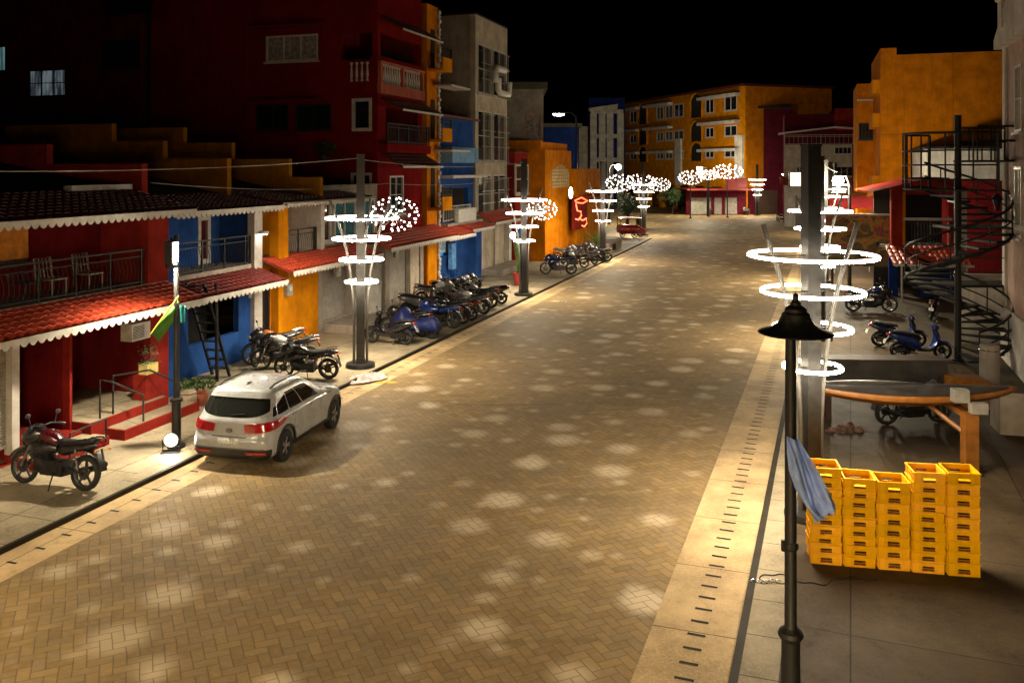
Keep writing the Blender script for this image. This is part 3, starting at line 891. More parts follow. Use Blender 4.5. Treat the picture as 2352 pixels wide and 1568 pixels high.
def scooter():
    t = thing('scooter', 'x', 'scooter')
    wheel(t, -.58, .26, .06); wheel(t, .62, .26, .055)
    b = lambda g, n, m, s_=45: g.build(n, m, t, s_)
    g = MB(); g.loft([(-.9, 0, .72, .04, .03), (-.8, 0, .7, .11, .08), (-.55, 0, .62, .17, .14), (-.3, 0, .54, .17, .17), (-.1, 0, .45, .14, .18), (.0, 0, .36, .11, .1)], 16); b(g, 'body_shell', M_BIKE['blue'])
    g = MB(); g.loft([(-.82, 0, .79, .09, .03), (-.6, 0, .79, .14, .05), (-.4, 0, .75, .15, .055), (-.2, 0, .72, .14, .05), (-.04, 0, .69, .09, .04)], 14); b(g, 'seat', M_SEAT)
    g = MB(); g.loft([(-.08, 0, .3, .13, .05), (.2, 0, .28, .14, .04), (.36, 0, .32, .12, .06)], 12); b(g, 'floorboard', M_BLK)
    g = MB(); rows = []
    for k, (x, z, w_) in enumerate(((.3, .3, .1), (.4, .42, .17), (.46, .56, .2), (.46, .7, .2), (.42, .82, .16), (.38, .9, .1))):
        rows.append([(x + .1 * (1 - (a / 2) ** 2) - .02, w_ * a / 2, z) for a in (-2, -1.4, -.7, 0, .7, 1.4, 2)])
    g.sheet(rows, (-.03, 0, 0)); b(g, 'leg_shield', M_BIKE['blue'])
    g = MB(); g.loft([(.28, 0, .98, .06, .03), (.36, 0, .98, .11, .06), (.44, 0, .96, .11, .06), (.5, 0, .93, .06, .035)], 12); cowl = b(g, 'handlebar_cowl', M_BIKE['blue'])
    g = MB(); g.ellip((.485, 0, .94), .03, .07, .04, 10, 6); g.build('headlight', M_HEAD, cowl, 50)
    g = MB(); g.tube([(.26, .34, .99), (.34, .15, 1.0), (.34, -.15, 1.0), (.26, -.34, .99)], .017, 8); b(g, 'handlebar', M_BLK)
    for s_ in (-1, 1):
        g = MB(); g.tube([(.32, s_ * .24, 1.0), (.34, s_ * .28, 1.15)], .007, 5); g.ellip((.34, s_ * .31, 1.19), .015, .06, .04, 10, 6); b(g, 'mirror', M_BLK)
    g = MB(); rows = []
    for k in range(8):
        a = R(15 + 140 * k / 7); rows.append([(.62 + .31 * cos(a), y, .26 + .31 * sin(a) - abs(y) * .3) for y in (-.08, -.04, 0, .04, .08)])
    g.sheet(rows, (0, 0, -.012)); b(g, 'front_mudguard', M_BIKE['blue'])
    g = MB(); g.tube([(.62, -.075, .26), (.5, -.075, .5), (.36, 0, .95)], .022, 6); g.tube([(.62, .075, .26), (.5, .075, .5), (.4, 0, .8)], .022, 6); b(g, 'front_fork', M_ENG)
    g = MB(); g.loft([(-.93, 0, .72, .05, .03), (-.88, 0, .715, .085, .045), (-.8, 0, .71, .08, .04)], 10); b(g, 'tail_light', M_TAIL)
    g = MB(); g.box(-.62, -.1, .05, .13, .2, .38); g.lathe([(.1, .06), (.1, .15)], c=(-.2, 0, .3), n=14, axis='y'); b(g, 'engine', M_ENG)
    g = MB(); g.tube([(-.1, -.12, .2), (-.3, -.15, .22)], .02, 6); g.tube([(-.3, -.155, .23), (-.38, -.16, .25), (-.82, -.17, .36)], [.03, .055, .05], 10); ex = b(g, 'exhaust', M_BLK)
    g = MB(); g.obox((-.6, -.225, .31), (.14, .006, .03), Matrix.Rotation(R(-14), 3, 'Y')); g.build('heat_shield', M_STEEL, ex)
    g = MB(); g.tube([(-.55, .1, .8), (-.8, .1, .84), (-.9, 0, .84), (-.8, -.1, .84), (-.55, -.1, .8)], .014, 6); b(g, 'grab_rail', M_BLK)
    g = MB(); g.tube([(-.2, .12, .2), (-.24, .22, .02)], .013, 6); b(g, 'kickstand', M_BLK)
    g = MB(); g.obox((-.98, 0, .5), (.006, .09, .06), Matrix.Rotation(R(20), 3, 'Y')); g.tube([(-.85, 0, .66), (-.97, 0, .5)], .02, 6); b(g, 'number_plate', M_PLATE)
    return t

moto0 = motorcycle(); moto0_used = [False]
scoot0 = scooter(); scoot0_used = [False]
def put_bike(kind, x, y, hd, lean, label, paintkey, group, z=PAVE, sc=1.0):
    src, used = (moto0, moto0_used) if kind == 'm' else (scoot0, scoot0_used)
    if used[0]: o = dup(src)
    else: o = src; used[0] = True
    o.location = (x, y, z); o.rotation_euler = (R(lean), 0, R(hd)); o.scale = (sc, sc, sc)
    o.rotation_mode = 'ZYX' if False else 'XYZ'
    tag(o, label, 'motorcycle' if kind == 'm' else 'scooter', group)
    pk = paintkey if isinstance(paintkey, tuple) else (paintkey, 'black')
    if kind == 'm':
        paint(o, ('fuel_tank',), M_BIKE[pk[0]]); paint(o, ('side_panel', 'front_mudguard', 'headlight_cowl', 'tank_shroud'), M_BIKE[pk[1]])
    else:
        paint(o, ('body_shell', 'leg_shield', 'handlebar_cowl', 'front_mudguard'), M_BIKE[pk[0]])
    return o
def pb(kind, px, py, hd, lean, label, pk, group, sc=1.0):
    x, y, _ = gp(px, py, PAVE); return put_bike(kind, x, y, hd, lean, label, pk, group, PAVE, sc)
GL = 'motorcycles and scooters parked along the left pavement'
GRR = 'motorcycles and scooters parked on the right pavement'
pb('m', 124, 1118, 163, 7, 'red and black motorcycle on its kickstand before the red shop steps', ('red', 'black'), GL, 1.13)
pb('m', 705, 868, 172, -7, 'black motorcycle right behind the white car, nearest the ring lamp base', ('black', 'black'), GL, 1.05)
pb('m', 655, 846, 196, 7, 'motorcycle with a white tank, in the middle of the three behind the white car', ('white', 'black'), GL, 1.08)
pb('m', 632, 832, 215, 7, 'motorcycle with an orange tank, farthest of the three behind the white car', ('orange', 'black'), GL, 1.1)
LD = LS.rot * 180 / PI
pb('s', 893, 790, 163, 6, 'black scooter with a red tail light, nearest in the row past the ring lamp', 'black', GL, 1.08)
pb('m', 1003, 752, 160, 6, 'motorcycle with a blue tail just right of the blue covered one', ('navy', 'blue'), GL, 1.05)
pb('s', 1050, 735, 165, 6, 'red scooter in the middle of the row past the first ring lamp', 'red', GL, 1.05)
pb('m', 1078, 720, 160, 6, 'motorcycle with a pale tank, next to the red scooter', ('white', 'grey'), GL)
pb('s', 1122, 697, 168, 6, 'black scooter standing apart at the far end of the row before the second ring lamp', 'black', GL, 1.05)
pb('m', 1002, 700, 20, 6, 'pale motorcycle in the back row before the orange shutter', ('white', 'grey'), GL, 1.1)
pb('m', 1060, 682, 30, 6, 'dark motorcycle in the back row before the blue door', ('grey', 'black'), GL, 1.1)
pb('m', 1283, 630, 178, 6, 'dark blue motorcycle, nearest of the group past the second ring lamp', ('navy', 'navy'), GL, 1.15)
pb('m', 1318, 615, 172, 6, 'motorcycle with a white tank, second of the group past the second ring lamp', ('white', 'black'), GL)
pb('s', 1345, 606, 165, 6, 'grey scooter, third of the group past the second ring lamp', 'grey', GL)
pb('m', 1374, 600, 160, 6, 'black motorcycle at the far kerb end of the group beside the low planter', ('black', 'black'), GL)
pb('m', 1300, 598, 20, 6, 'motorcycle parked behind the others against the plain orange wall', ('black', 'grey'), GL)
pb('s', 1338, 588, 30, 6, 'navy scooter parked behind the others before the glowing red sign', 'navy', GL)
pb('m', 930, 772, 162, 6, 'black motorcycle squeezed between the nearest scooter and the blue covered one', ('black', 'black'), GL, 1.08)
pb('m', 1026, 742, 163, 6, 'black motorcycle squeezed between the blue tailed one and the red scooter', ('black', 'black'), GL, 1.05)
pb('s', 968, 722, 15, 6, 'grey scooter at the left end of the back row behind the blue covered one', 'grey', GL, 1.1)
pb('m', 1034, 690, 25, 6, 'black motorcycle in the middle of the back row', ('black', 'black'), GL, 1.1)
pb('m', 1094, 706, 165, 6, 'dark grey motorcycle beside the one with a pale tank', ('grey', 'black'), GL, 1.05)
pb('m', 1360, 592, 165, 6, 'black motorcycle just before the shrub in the low planter', ('black', 'black'), GL, 1.05)
# blue cover over a motorcycle
cx_, cy_, _ = gp(955, 775, PAVE)
cv = thing('covered_motorcycle', 'motorcycle under a crumpled dark blue fabric cover', 'motorcycle', (cx_, cy_, PAVE), R(160), GL)
rows = []
for i in range(25):
    s_ = i / 24; x = -.95 + 1.95 * s_
    hgt = .78 + .32 * math.exp(-((s_ - .72) / .12) ** 2) - .12 * math.exp(-((s_ - .42) / .15) ** 2) - .45 * max(0, (s_ - .88) / .12) ** 2 - .35 * max(0, (.08 - s_) / .08) ** 2
    wd = .2 + .22 * math.exp(-((s_ - .7) / .14) ** 2)
    row = []
    for k in range(21):
        a = PI * k / 20
        nn = noise.noise(Vector((x * 4, k * .55, 3))) * .05 + noise.noise(Vector((x * 9, k * 1.3, 8))) * .025
        row.append((x + nn, (wd + nn) * cos(a) * (1 + .15 * (1 - sin(a))), .3 + (hgt - .3 + nn) * sin(a) ** .55))
    rows.append(row)
M_COVER = plain('blue_cover_cloth', (.008, .018, .13), .55, 0, .35, 5, bump=.3)
g = MB(); g.grid(rows); solid(g.build('fabric_cover', M_COVER, cv, 60), .008)
wheel(cv, -.64, .3, .06); wheel(cv, .66, .3, .05)
# right side
pb('m', 2000, 716, -8, 6, 'big dark motorcycle with a round pale side bag, beside the ring lamps on the right', ('navy', 'black'), GRR, 1.15)
pb('s', 2062, 796, -5, 6, 'darker blue scooter with a red tail light before the spiral stair', 'navy', GRR, 1.08)
pb('s', 2112, 824, -8, 6, 'bright blue scooter at the foot of the spiral stair', 'blue', GRR, 1.12)
pb('m', 2095, 972, 8, 6, 'motorcycle parked under the boat shaped stand', ('black', 'grey'), GRR, 1.05)
pb('s', 2140, 730, 60, 6, 'dark scooter half hidden behind the spiral stair', 'black', GRR)
for i, (px, py, h, k, pk, lb) in enumerate(((1630, 493, 80, 'm', ('black', 'black'), 'leftmost dark motorcycle in the far row before the red shop'), (1650, 492, 85, 's', 'grey', 'second vehicle, a grey scooter, in the far row before the red shop'),
        (1668, 491, 100, 'm', ('navy', 'black'), 'dark motorcycle in the middle of the far row before the red shop'), (1688, 492, 95, 's', 'black', 'black scooter right of the middle in the far row before the red shop'),
        (1712, 494, 100, 'm', ('grey', 'white'), 'pale motorcycle at the right end of the far row by the lone lamp'), (1560, 483, 95, 'm', ('black', 'black'), 'lone dark motorcycle far off by the arcade'),
        (1800, 509, 10, 'm', ('grey', 'black'), 'grey motorcycle parked across at the right street corner'), (1832, 511, 20, 's', 'orange', 'orange scooter parked at the right street corner'))):
    x, y, _ = gp(px, py); put_bike(k, x, y, h, 6, lb, pk, 'far motorcycles around the plaza', 0.004)

# ================================================================ yellow crates
M_CRATE = plain('yellow_crate_plastic', (.95, .49, .006), .5, 0, .16, 4, spec=.15, grime=(.3, (.5, .23, .015)))
M_CPRINT = plain('faded_red_print', (.17, .035, .012), .7, 0, .85, 60, grime=(.9, (.5, .22, .012)))
_t = M_CRATE.node_tree; _b = _t.nodes['Principled BSDF']; _src = _b.inputs['Base Color'].links[0].from_socket
_oi = _t.nodes.new('ShaderNodeObjectInfo'); _hs = _t.nodes.new('ShaderNodeHueSaturation')
_t.links.new(M2(_t, 'MULTIPLY_ADD', _oi.outputs['Random'], .009, .494), _hs.inputs['Hue']); _t.links.new(M2(_t, 'MULTIPLY_ADD', _oi.outputs['Random'], -.22, 1.08), _hs.inputs['Value'])
_t.links.new(M2(_t, 'MULTIPLY_ADD', _oi.outputs['Random'], .06, .98), _hs.inputs['Saturation'])
_t.links.new(_src, _hs.inputs['Color']); _t.links.new(_hs.outputs[0], _b.inputs['Base Color'])
def wall(mb, pt, a0, a1, z0, z1, th, ops=()):
    A = sorted({a0, a1} | {o[0] for o in ops if a0 < o[0] < a1} | {o[1] for o in ops if a0 < o[1] < a1})
    Z = sorted({z0, z1} | {o[2] for o in ops if z0 < o[2] < z1} | {o[3] for o in ops if z0 < o[3] < z1})
    def sol(i, j):
        if i < 0 or j < 0 or i >= len(A) - 1 or j >= len(Z) - 1: return False
        a, z = (A[i] + A[i + 1]) / 2, (Z[j] + Z[j + 1]) / 2
        return not any(o[0] < a < o[1] and o[2] < z < o[3] for o in ops)
    q = lambda *p: mb.add(p, [(0, 1, 2, 3)])
    for i in range(len(A) - 1):
        for j in range(len(Z) - 1):
            if not sol(i, j): continue
            a, b_, c, d = A[i], A[i + 1], Z[j], Z[j + 1]
            for t_ in (0, th): q(pt(a, t_, c), pt(b_, t_, c), pt(b_, t_, d), pt(a, t_, d))
            if not sol(i - 1, j): q(pt(a, 0, c), pt(a, th, c), pt(a, th, d), pt(a, 0, d))
            if not sol(i + 1, j): q(pt(b_, 0, c), pt(b_, th, c), pt(b_, th, d), pt(b_, 0, d))
            if not sol(i, j - 1): q(pt(a, 0, c), pt(b_, 0, c), pt(b_, th, c), pt(a, th, c))
            if not sol(i, j + 1): q(pt(a, 0, d), pt(b_, 0, d), pt(b_, th, d), pt(a, th, d))
CW, CD, CH = .472, .46, .192
def crate():
    w, d, h = CW / 2, CD / 2, CH
    g = MB()
    hole = [(-.085, .085, .075, .105)]
    wall(g, lambda a, t_, z: (a, -d + .012 + t_, z), -w + .012, w - .012, .0, h - .02, .007, hole)
    wall(g, lambda a, t_, z: (a, d - .012 - t_, z), -w + .012, w - .012, .0, h - .02, .007, hole)
    wall(g, lambda a, t_, z: (-w + .012 + t_, a, z), -d + .019, d - .019, .0, h - .02, .007, hole)
    wall(g, lambda a, t_, z: (w - .012 - t_, a, z), -d + .019, d - .019, .0, h - .02, .007, hole)
    g.box(-w + .019, w - .019, -d + .019, d - .019, .0, .008)
    # rim
    for s_ in (-1, 1):
        g.box(-w, w, s_ * (d - .011) - .011, s_ * (d - .011) + .011, h - .021, h)
        g.box(s_ * (w - .011) - .011, s_ * (w - .011) + .011, -d + .0225, d - .0225, h - .021, h - .0005)
    # raised frame and ribs on each face
    for s_ in (-1, 1):
        for x in (-w + .02, -.13, .13, w - .02): g.box(x - .006, x + .006, s_ * (d - .007) - .006, s_ * (d - .007) + .006, .004, h - .022)
        for y in (-d + .04, -.12, .12, d - .04): g.box(s_ * (w - .007) - .006, s_ * (w - .007) + .006, y - .006, y + .006, .004, h - .022)
        g.box(-w + .03, w - .03, s_ * (d - .006) - .0055, s_ * (d - .006) + .0055, .006, .02)
    t = g.build('crate', M_CRATE)
    p_ = MB(); p_.box(-.088, .088, -d + .0095, -d + .0125, .034, .07)
    p_.build('faded_lettering', M_CPRINT, t)
    return t
crate0 = crate(); cfirst = [True]
A_, B_ = Vector((4.66, 13.62)), Vector((7.10, 13.17))
dv = (B_ - A_) / 5; cang = math.atan2(dv.y, dv.x); nrm = Vector((-dv.y, dv.x)).normalized()
stacks = [('leftmost stack, half behind the blue flag', 10, .02), ('second stack from the left', 9, .01), ('lowest, middle stack', 8, 0), ('stack between the lowest and the rightmost one', 10, -.01), ('rightmost stack', 9, -.02)]
ords = ['bottom', 'second', 'third', 'fourth', 'fifth', 'sixth', 'seventh', 'eighth', 'ninth', 'tenth']
PIT = (.146, .148, .167, .15, .172)
for si, (nm, n, off) in enumerate(stacks):
    c2 = A_ + dv * (si + .5) + nrm * (CD / 2 + off)
    for k in range(n):
        o = crate0 if cfirst[0] else dup(crate0); cfirst[0] = False
        o.location = (c2.x + rnd.uniform(-.008, .008), c2.y + rnd.uniform(-.008, .008), PAVE + .002 + k * PIT[si])
        o.rotation_euler = (0, 0, cang + R(rnd.uniform(-1.6, 1.6)))
        lv = 'top' if k == n - 1 else ords[k]
        tag(o, f"{'empty ' if k == n - 1 else ''}yellow plastic crate, {lv} one in the {nm}", 'crate', 'stacked yellow crates')
# ================================================================ building kit
P_TALL = plaster('crimson_render', (.17, .008, .008), .25, .3); P_DIMYEL = plaster('dimmed_yellow_render', (.3, .115, .004)); P_RED = plaster('red_render', (.26, .024, .017)); P_DRED = plaster('dark_red_render', (.16, .012, .014)); P_BLUE = plaster('blue_render', (.022, .075, .27)); P_NAVY = plaster('navy_render', (.012, .03, .14))  # party walls: yellow darkened, their dim light put into the colour
P_YEL = plaster('orange_yellow_render', (.62, .225, .004)); P_ORA = plaster('orange_render', (.6, .19, .005)); P_CREAM = plaster('cream_render', (.5, .44, .35)); P_GREY = plaster('grey_render', (.34, .3, .26))
P_WHITE = plaster('white_render', (.6, .57, .52)); P_PINK = plaster('pink_render', (.48, .34, .28)); P_MAROON = plaster('maroon_render', (.09, .01, .018)); P_OLIVE = plaster('dim_green_render', (.1, .1, .06))
M_WTRIM = plain('white_trim_paint', (.52, .49, .45), .5, 0, .15, 5, grime=(.5, (.3, .27, .22)))
M_WOODB = plain('dark_wood', (.05, .025, .015), .55, 0, .4, 6); M_ORWOOD = plain('orange_wood', (.26, .095, .012), .5, 0, .3, 5, grime=(.4, (.2, .07, .012)))
M_TILE = plain('red_clay_tile', (.5, .06, .024), .5, 0, .3, 7, bump=.2, grime=(.4, (.16, .03, .02))); M_TILED2 = plain('worn_dark_red_tile', (.2, .02, .016), .55, 0, .35, 7, bump=.2, grime=(.4, (.08, .018, .014))); M_TILED = plain('dark_roof_tile', (.1, .014, .012), .6, 0, .4, 7, bump=.2)
M_ROOF = plain('black_roof_sheet', (.012, .012, .012), .85, 0, .4, 4); M_IRON = plain('black_iron', (.012, .012, .013), .55, .3, .3, 10)
M_SHUT = plain('grey_shutter_metal', (.36, .34, .3), .45, .3, .25, 4, grime=(.5, (.16, .14, .12))); M_DARK = plain('dark_interior', (.012, .01, .01), .9)
G_DARK = glassm('dark_window_glass'); M_CURT = plain('pale_curtain', (.3, .27, .27), .9, 0, .5, 5); M_ACW = plain('white_plastic', (.62, .61, .57), .5, 0, .2, 6)

def spt(v):                      # wall that faces the street
    return lambda a, t_, z: (a, v + t_, z)
def cpt(u):                      # wall across the street line that faces the viewer
    return lambda a, t_, z: (u + t_, a, z)

def window(B, root, pt, a0, a1, z0, z1, fm=None, gm=None, cols=2, rows_=1, fw=.06, sill=True, d=.1, name='window'):
    fm = fm or M_WTRIM; gm = gm or G_DARK
    g = B()
    for x0, x1, c0, c1 in ((a0 - .02, a0 + fw, z0 - .02, z1 + .02), (a1 - fw, a1 + .02, z0 - .02, z1 + .02), (a0 + fw, a1 - fw, z0 - .02, z0 + fw), (a0 + fw, a1 - fw, z1 - fw, z1 + .02)):
        g.pbox(pt, x0, x1, -.025, .1, c0, c1)
    for k in range(1, cols):
        x = a0 + (a1 - a0) * k / cols; g.pbox(pt, x - fw * .35, x + fw * .35, -.005, .09, z0 + fw, z1 - fw)
    for k in range(1, rows_):
        z = z0 + (z1 - z0) * k / rows_; g.pbox(pt, a0 + fw, a1 - fw, .0, .085, z - fw * .3, z + fw * .3)
    if sill: g.pbox(pt, a0 - .1, a1 + .1, -.09, .02, z0 - .1, z0 - .025)
    o = g.build(name, fm, root)
    p = B(); p.pbox(pt, a0 + .01, a1 - .01, d * .6, d * .6 + .02, z0 + .01, z1 - .01); p.build('pane', gm, o)
    return o

def solid_wall(B, root, pt, a0, a1, z0, z1, th, mat, ops=(), name='wall'):
    g = B(); wall(g, pt, a0, a1, z0, z1, th, ops); return g.build(name, mat, root)

def railing(B, root, pt, a0, a1, z0, h, mat=None, step=.13, t_=0.0, wavy=True):
    g = B(); mat = mat or M_IRON
    g.pbox(pt, a0, a1, t_ - .025, t_ + .025, z0 + h - .04, z0 + h)
    g.pbox(pt, a0, a1, t_ - .015, t_ + .015, z0 + h - .2, z0 + h - .175)
    g.pbox(pt, a0, a1, t_ - .02, t_ + .02, z0 + .06, z0 + .09)
    n = max(2, int((a1 - a0) / step))
    for k in range(n + 1):
        a = a0 + (a1 - a0) * k / n
        big = k % 8 == 0 or k == n
        w = .022 if big else .009
        if wavy and not big:
            g.tube([pt(a, t_, z0 + .07), pt(a, t_ - .05, z0 + .25), pt(a, t_ - .07, z0 + .42), pt(a, t_, z0 + h * .72), pt(a, t_, z0 + h - .18)], w, 4)
        else: g.pbox(pt, a - w, a + w, t_ - w, t_ + w, z0, z0 + h - .02)
    return g.build('railing', mat, root)

def tile_roof(B, root, u0, u1, vt, zt, vb, zb, mat, pitch=.24, rows_=6, name='awning', fascia=True, sc=.11, across=False):
    """corrugated tile slope from the wall (vt, zt) down to the eave (vb, zb), with a white scalloped fascia"""
    g = B(); n = max(4, int(round(abs(u1 - u0) / pitch))); rows = []
    for r in range(rows_):
        for e in (0, 1):
            f = (r + e * .999) / rows_
            row = []
            for k in range(n * 6 + 1):
                u = u0 + (u1 - u0) * k / (n * 6)
                ph = (k % 6) / 6
                hz = .055 * abs(sin(PI * ph)) ** .8
                row.append((u, vt + (vb - vt) * f, zt + (zb - zt) * f + hz + (.03 * e)))
            rows.append(row)
    g.grid(rows)
    low = [[(u0, vt, zt - .06), (u1, vt, zt - .06)], [(u0, vb + .02 * (1 if vt > vb else -1), zb - .06), (u1, vb + .02 * (1 if vt > vb else -1), zb - .06)]]
    g.grid(low)
    for u in (u0, u1): g.add([(u, vt, zt - .06), (u, vb, zb - .06), (u, vb, zb + .03), (u, vt, zt)], [(0, 1, 2, 3)])
    o = g.build(name, mat, root, 50)
    if fascia:
        s = B(); rows = [[], []]
        m = int(abs(u1 - u0) / .035)
        s_ = .03 if vt > vb else -.03
        for k in range(m + 1):
            u = u0 + (u1 - u0) * k / m
            rows[0].append((u, vb - s_ * .3, zb + .03)); rows[1].append((u, vb - s_ * .3, zb - .05 - sc * abs(sin(PI * (u - u0) / .21)) ** .7))
        s.sheet(rows, (0, -s_ * .7 if True else 0, 0)); s.build('scalloped_fascia', M_WTRIM, o)
    return o

def shutter(B, root, pt, a0, a1, z0, z1, mat=None, t_=.1):
    g = B(); rows = []; n = int((z1 - z0) / .055)
    for k in range(n * 2 + 1):
        z = z0 + (z1 - z0) * k / (n * 2); d = t_ + (.022 if k % 2 else 0)
        rows.append([pt(a0, d, z), pt(a1, d, z)])
    g.grid(rows); g.pbox(pt, a0, a1, t_ + .03, t_ + .05, z0, z1); g.pbox(pt, a0, a1, t_ - .02, t_ + .02, z0, z0 + .06)
    return g.build('roller_shutter', mat or M_SHUT, root)

def stepped_wall(B, root, u, steps, vback, mat, z0=4.9, th=.22):
    """party wall seen edge-on from the street, its top stepping up to the back"""
    g = B()
    for i, (v, z) in enumerate(steps):
        v1 = steps[i + 1][0] if i + 1 < len(steps) else vback
        g.box(u - th / 2, u + th / 2, v, v1, z0, z)
    return g.build('party_wall', mat, root)

def plant(name, label, cat, x, y, z, h, spread, n, mat, pot=None, seed=1, group=None, width=.05, kind='blade'):
    t = thing(name, label, cat, (x, y, z), 0, group)
    rr = random.Random(seed); base = 0.0
    if pot:
        pr, ph, pm = pot
        g = MB(); g.lathe([(pr * .7, 0), (pr, ph), (pr * 1.08, ph), (pr * 1.08, ph + .04), (pr * .85, ph + .04), (pr * .8, ph - .02), (0, ph - .02)], n=16); g.build('pot', pm, t, 40); base = ph - .02
    g = MB()
    if kind == 'blade':
        for k in range(n):
            a = rr.uniform(0, 2 * PI); L = h * rr.uniform(.55, 1.0); lean = rr.uniform(.05, 1) * spread
            w = width * rr.uniform(.6, 1.2); px, py_ = -sin(a) * w, cos(a) * w
            rows = []
            for q in range(6):
                f = q / 5; r_ = lean * f ** 1.8; zz = base + L * (f - .28 * lean / max(h, .1) * f * f)
                c_ = 1 - f ** 2
                rows.append([(r_ * cos(a) - px * c_, r_ * sin(a) - py_ * c_, zz), (r_ * cos(a), r_ * sin(a), zz - .02 * c_), (r_ * cos(a) + px * c_, r_ * sin(a) + py_ * c_, zz)])
            g.grid(rows)
    else:
        for k in range(n):
            while True:
                p = Vector((rr.uniform(-1, 1), rr.uniform(-1, 1), rr.uniform(-1, 1)))
                if p.length < 1 and noise.noise(p * 2.3 + Vector((seed, 0, 0))) > -.18: break
            c_ = Vector((p.x * spread, p.y * spread, base + h * .58 + p.z * h * .42))
            d1 = Vector((rr.uniform(-1, 1), rr.uniform(-1, 1), rr.uniform(-.4, .8))).normalized() * width * rr.uniform(.6, 1.4)
            d2 = d1.orthogonal().normalized() * width * .45
            g.add([c_ - d1, c_ + d2, c_ + d1, c_ - d2], [(0, 1, 2, 3)])
    g.build('foliage', mat, t)
    g = MB(); g.tube([(0, 0, 0 if not pot else base - .05), (.02, .01, base + h * .35), (.0, .03, base + h * .6)], [.05 * spread, .035 * spread, .012 * spread], 6); g.build('stem', M_WOODB, t)
    return t
def leafm(name, col):
    m = plain(name, col, .5, 0, .45, 9)
    m.node_tree.nodes['Principled BSDF'].inputs['Transmission Weight'].default_value = 0
    return m
M_LEAF = leafm('leaf_green', (.07, .14, .02)); M_LEAFD = leafm('leaf_dark_green', (.03, .06, .018))

# ================================================================ left row of shops
ZB = .1
def uL(px, v): return LS.u(px, v)
def zL(py, px, v): return LS.z(py, LS.u(px, v), v)

# ---- red shop house, nearest
t, B = sthing(LS, 'shop_house', 'two storey red shop house with a black iron balcony, nearest on the left', 'building', 0, 3.3)
U0, U1 = -6.5, 7.95
uA, uB, uC, uD = uL(40, 3.3), uL(160, 3.3), uL(166, 3.3), uL(345, 3.3)
solid_wall(B, t, spt(3.3), U0, U1, ZB, 3.3, .2, P_RED, [(U0 + .4, uL(28, 3.3), .12, 2.75), (uA, uB, .12, 2.75), (uC, uD, .55, 2.75)], 'ground_wall')
shutter(B, t, spt(3.3), U0 + .4, uL(28, 3.3), .45, 2.75)
g = B(); g.box(uL(27, 3.25), uA, 3.24, 3.45, .3, 2.95); g.build('white_pillar', M_WTRIM, t)
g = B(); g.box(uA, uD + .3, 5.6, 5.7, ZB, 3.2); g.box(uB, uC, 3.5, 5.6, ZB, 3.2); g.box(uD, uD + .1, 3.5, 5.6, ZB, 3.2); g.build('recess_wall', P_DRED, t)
g = B(); g.box(uC - .02, uD, 2.75, 5.6, ZB, .55); g.box(uA, uC - .022, 3.0, 5.6, ZB, .38); g.build('porch_floor', P_RED, t)
for (a, b_, v0, v1, z1) in ((uA - .3, uC + .1, 2.35, 2.998, .3), (uC + .4, uD + .5, 2.2, 2.748, .33)):
    g = B(); g.box(a, b_, v0, v1, ZB, z1); g.build('step', P_RED, t)
g = B()
for (a, b_, v0, v1, z1) in ((uA - .25, uC + .05, 2.36, 2.99, .302), (uC + .45, uD + .45, 2.25, 2.74, .332), (uC, uD - .02, 2.8, 5.5, .552)): g.box(a, b_, v0, v1, z1 - .01, z1 + .01)
g.build('tread_slabs', M_CONC_L, t)
g = B()
for (v0) in (2.4,):
    g.tube([(uA + .3, 2.2, .2), (uA + .3, 2.2, .72), (uC - .05, 2.3, .72), (uC - .05, 2.3, .2)], .022, 6)
g.build('step_rail', M_POLE, t)
for (ua, ub) in ((uC + .35, uC + .36), (uC + .75, uD - .9)):
    g = B(); g.tube([(ua, 2.85, .55), (ua, 2.85, 1.45), (ub + .25, 2.75, 1.35), (ub + .75, 2.3, .95), (ub + .75, 2.3, .3)], .024, 6); g.build('porch_handrail', M_POLE, t)
awn = tile_roof(B, t, U0, 7.9, 3.29, 3.3, 2.15, 2.93, M_TILE)
g = B(); g.box(U0, U1, 3.3, 3.5, 3.32, 3.36); g.box(U0, 7.6, 3.5, 4.9, 3.2, 3.34); g.build('balcony_floor', P_GREY, t)
railing(B, t, spt(3.38), U0, 7.3, 3.36, .9)
uP0, uP1 = uL(333, 3.35), uL(396, 3.35)
g = B(); g.box(7.2, U1, 3.3, 4.8, 3.361, 5.3); g.build('balcony_pier', P_RED, t)
wops = [(uL(255, 4.8), uL(330, 4.8), 3.4, 5.1), (uL(-60, 4.8), uL(60, 4.8), 4.1, 5.1)]
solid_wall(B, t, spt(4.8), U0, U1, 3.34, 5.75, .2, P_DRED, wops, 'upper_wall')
window(B, t, spt(4.8), wops[0][0], wops[0][1], 3.42, 5.08, P_DRED, glassm('blue_black_glass', (.012, .02, .05)), 2, 1, sill=False, name='balcony_door')
window(B, t, spt(4.8), wops[1][0], wops[1][1], 4.12, 5.08, M_WOODB, None, 2, 1)
rf = tile_roof(B, t, U0, 8.1, 4.75, 5.72, 2.55, 5.2, M_TILED, rows_=9, name='roof')
g = B(); g.box(uL(165, 4.5), 8.0, 4.5, 4.75, 5.73, 5.86); g.build('ridge_cap', M_WTRIM, t)
stepped_wall(B, t, 8.28, [(4.35, 6.4), (7.6, 6.95), (10.2, 7.7)], 14, P_RED)
g = B(); g.add([(U0, 4.7, 5.74), (8.1, 4.7, 5.74), (8.1, 14, 7.2), (U0, 14, 7.2)], [(0, 1, 2, 3)]); g.build('back_roof', M_ROOF, t)
g = B(); g.box(U0, 8.15, 12.0, 12.2, 5.0, 7.3); g.build('rear_parapet', P_DRED, t)
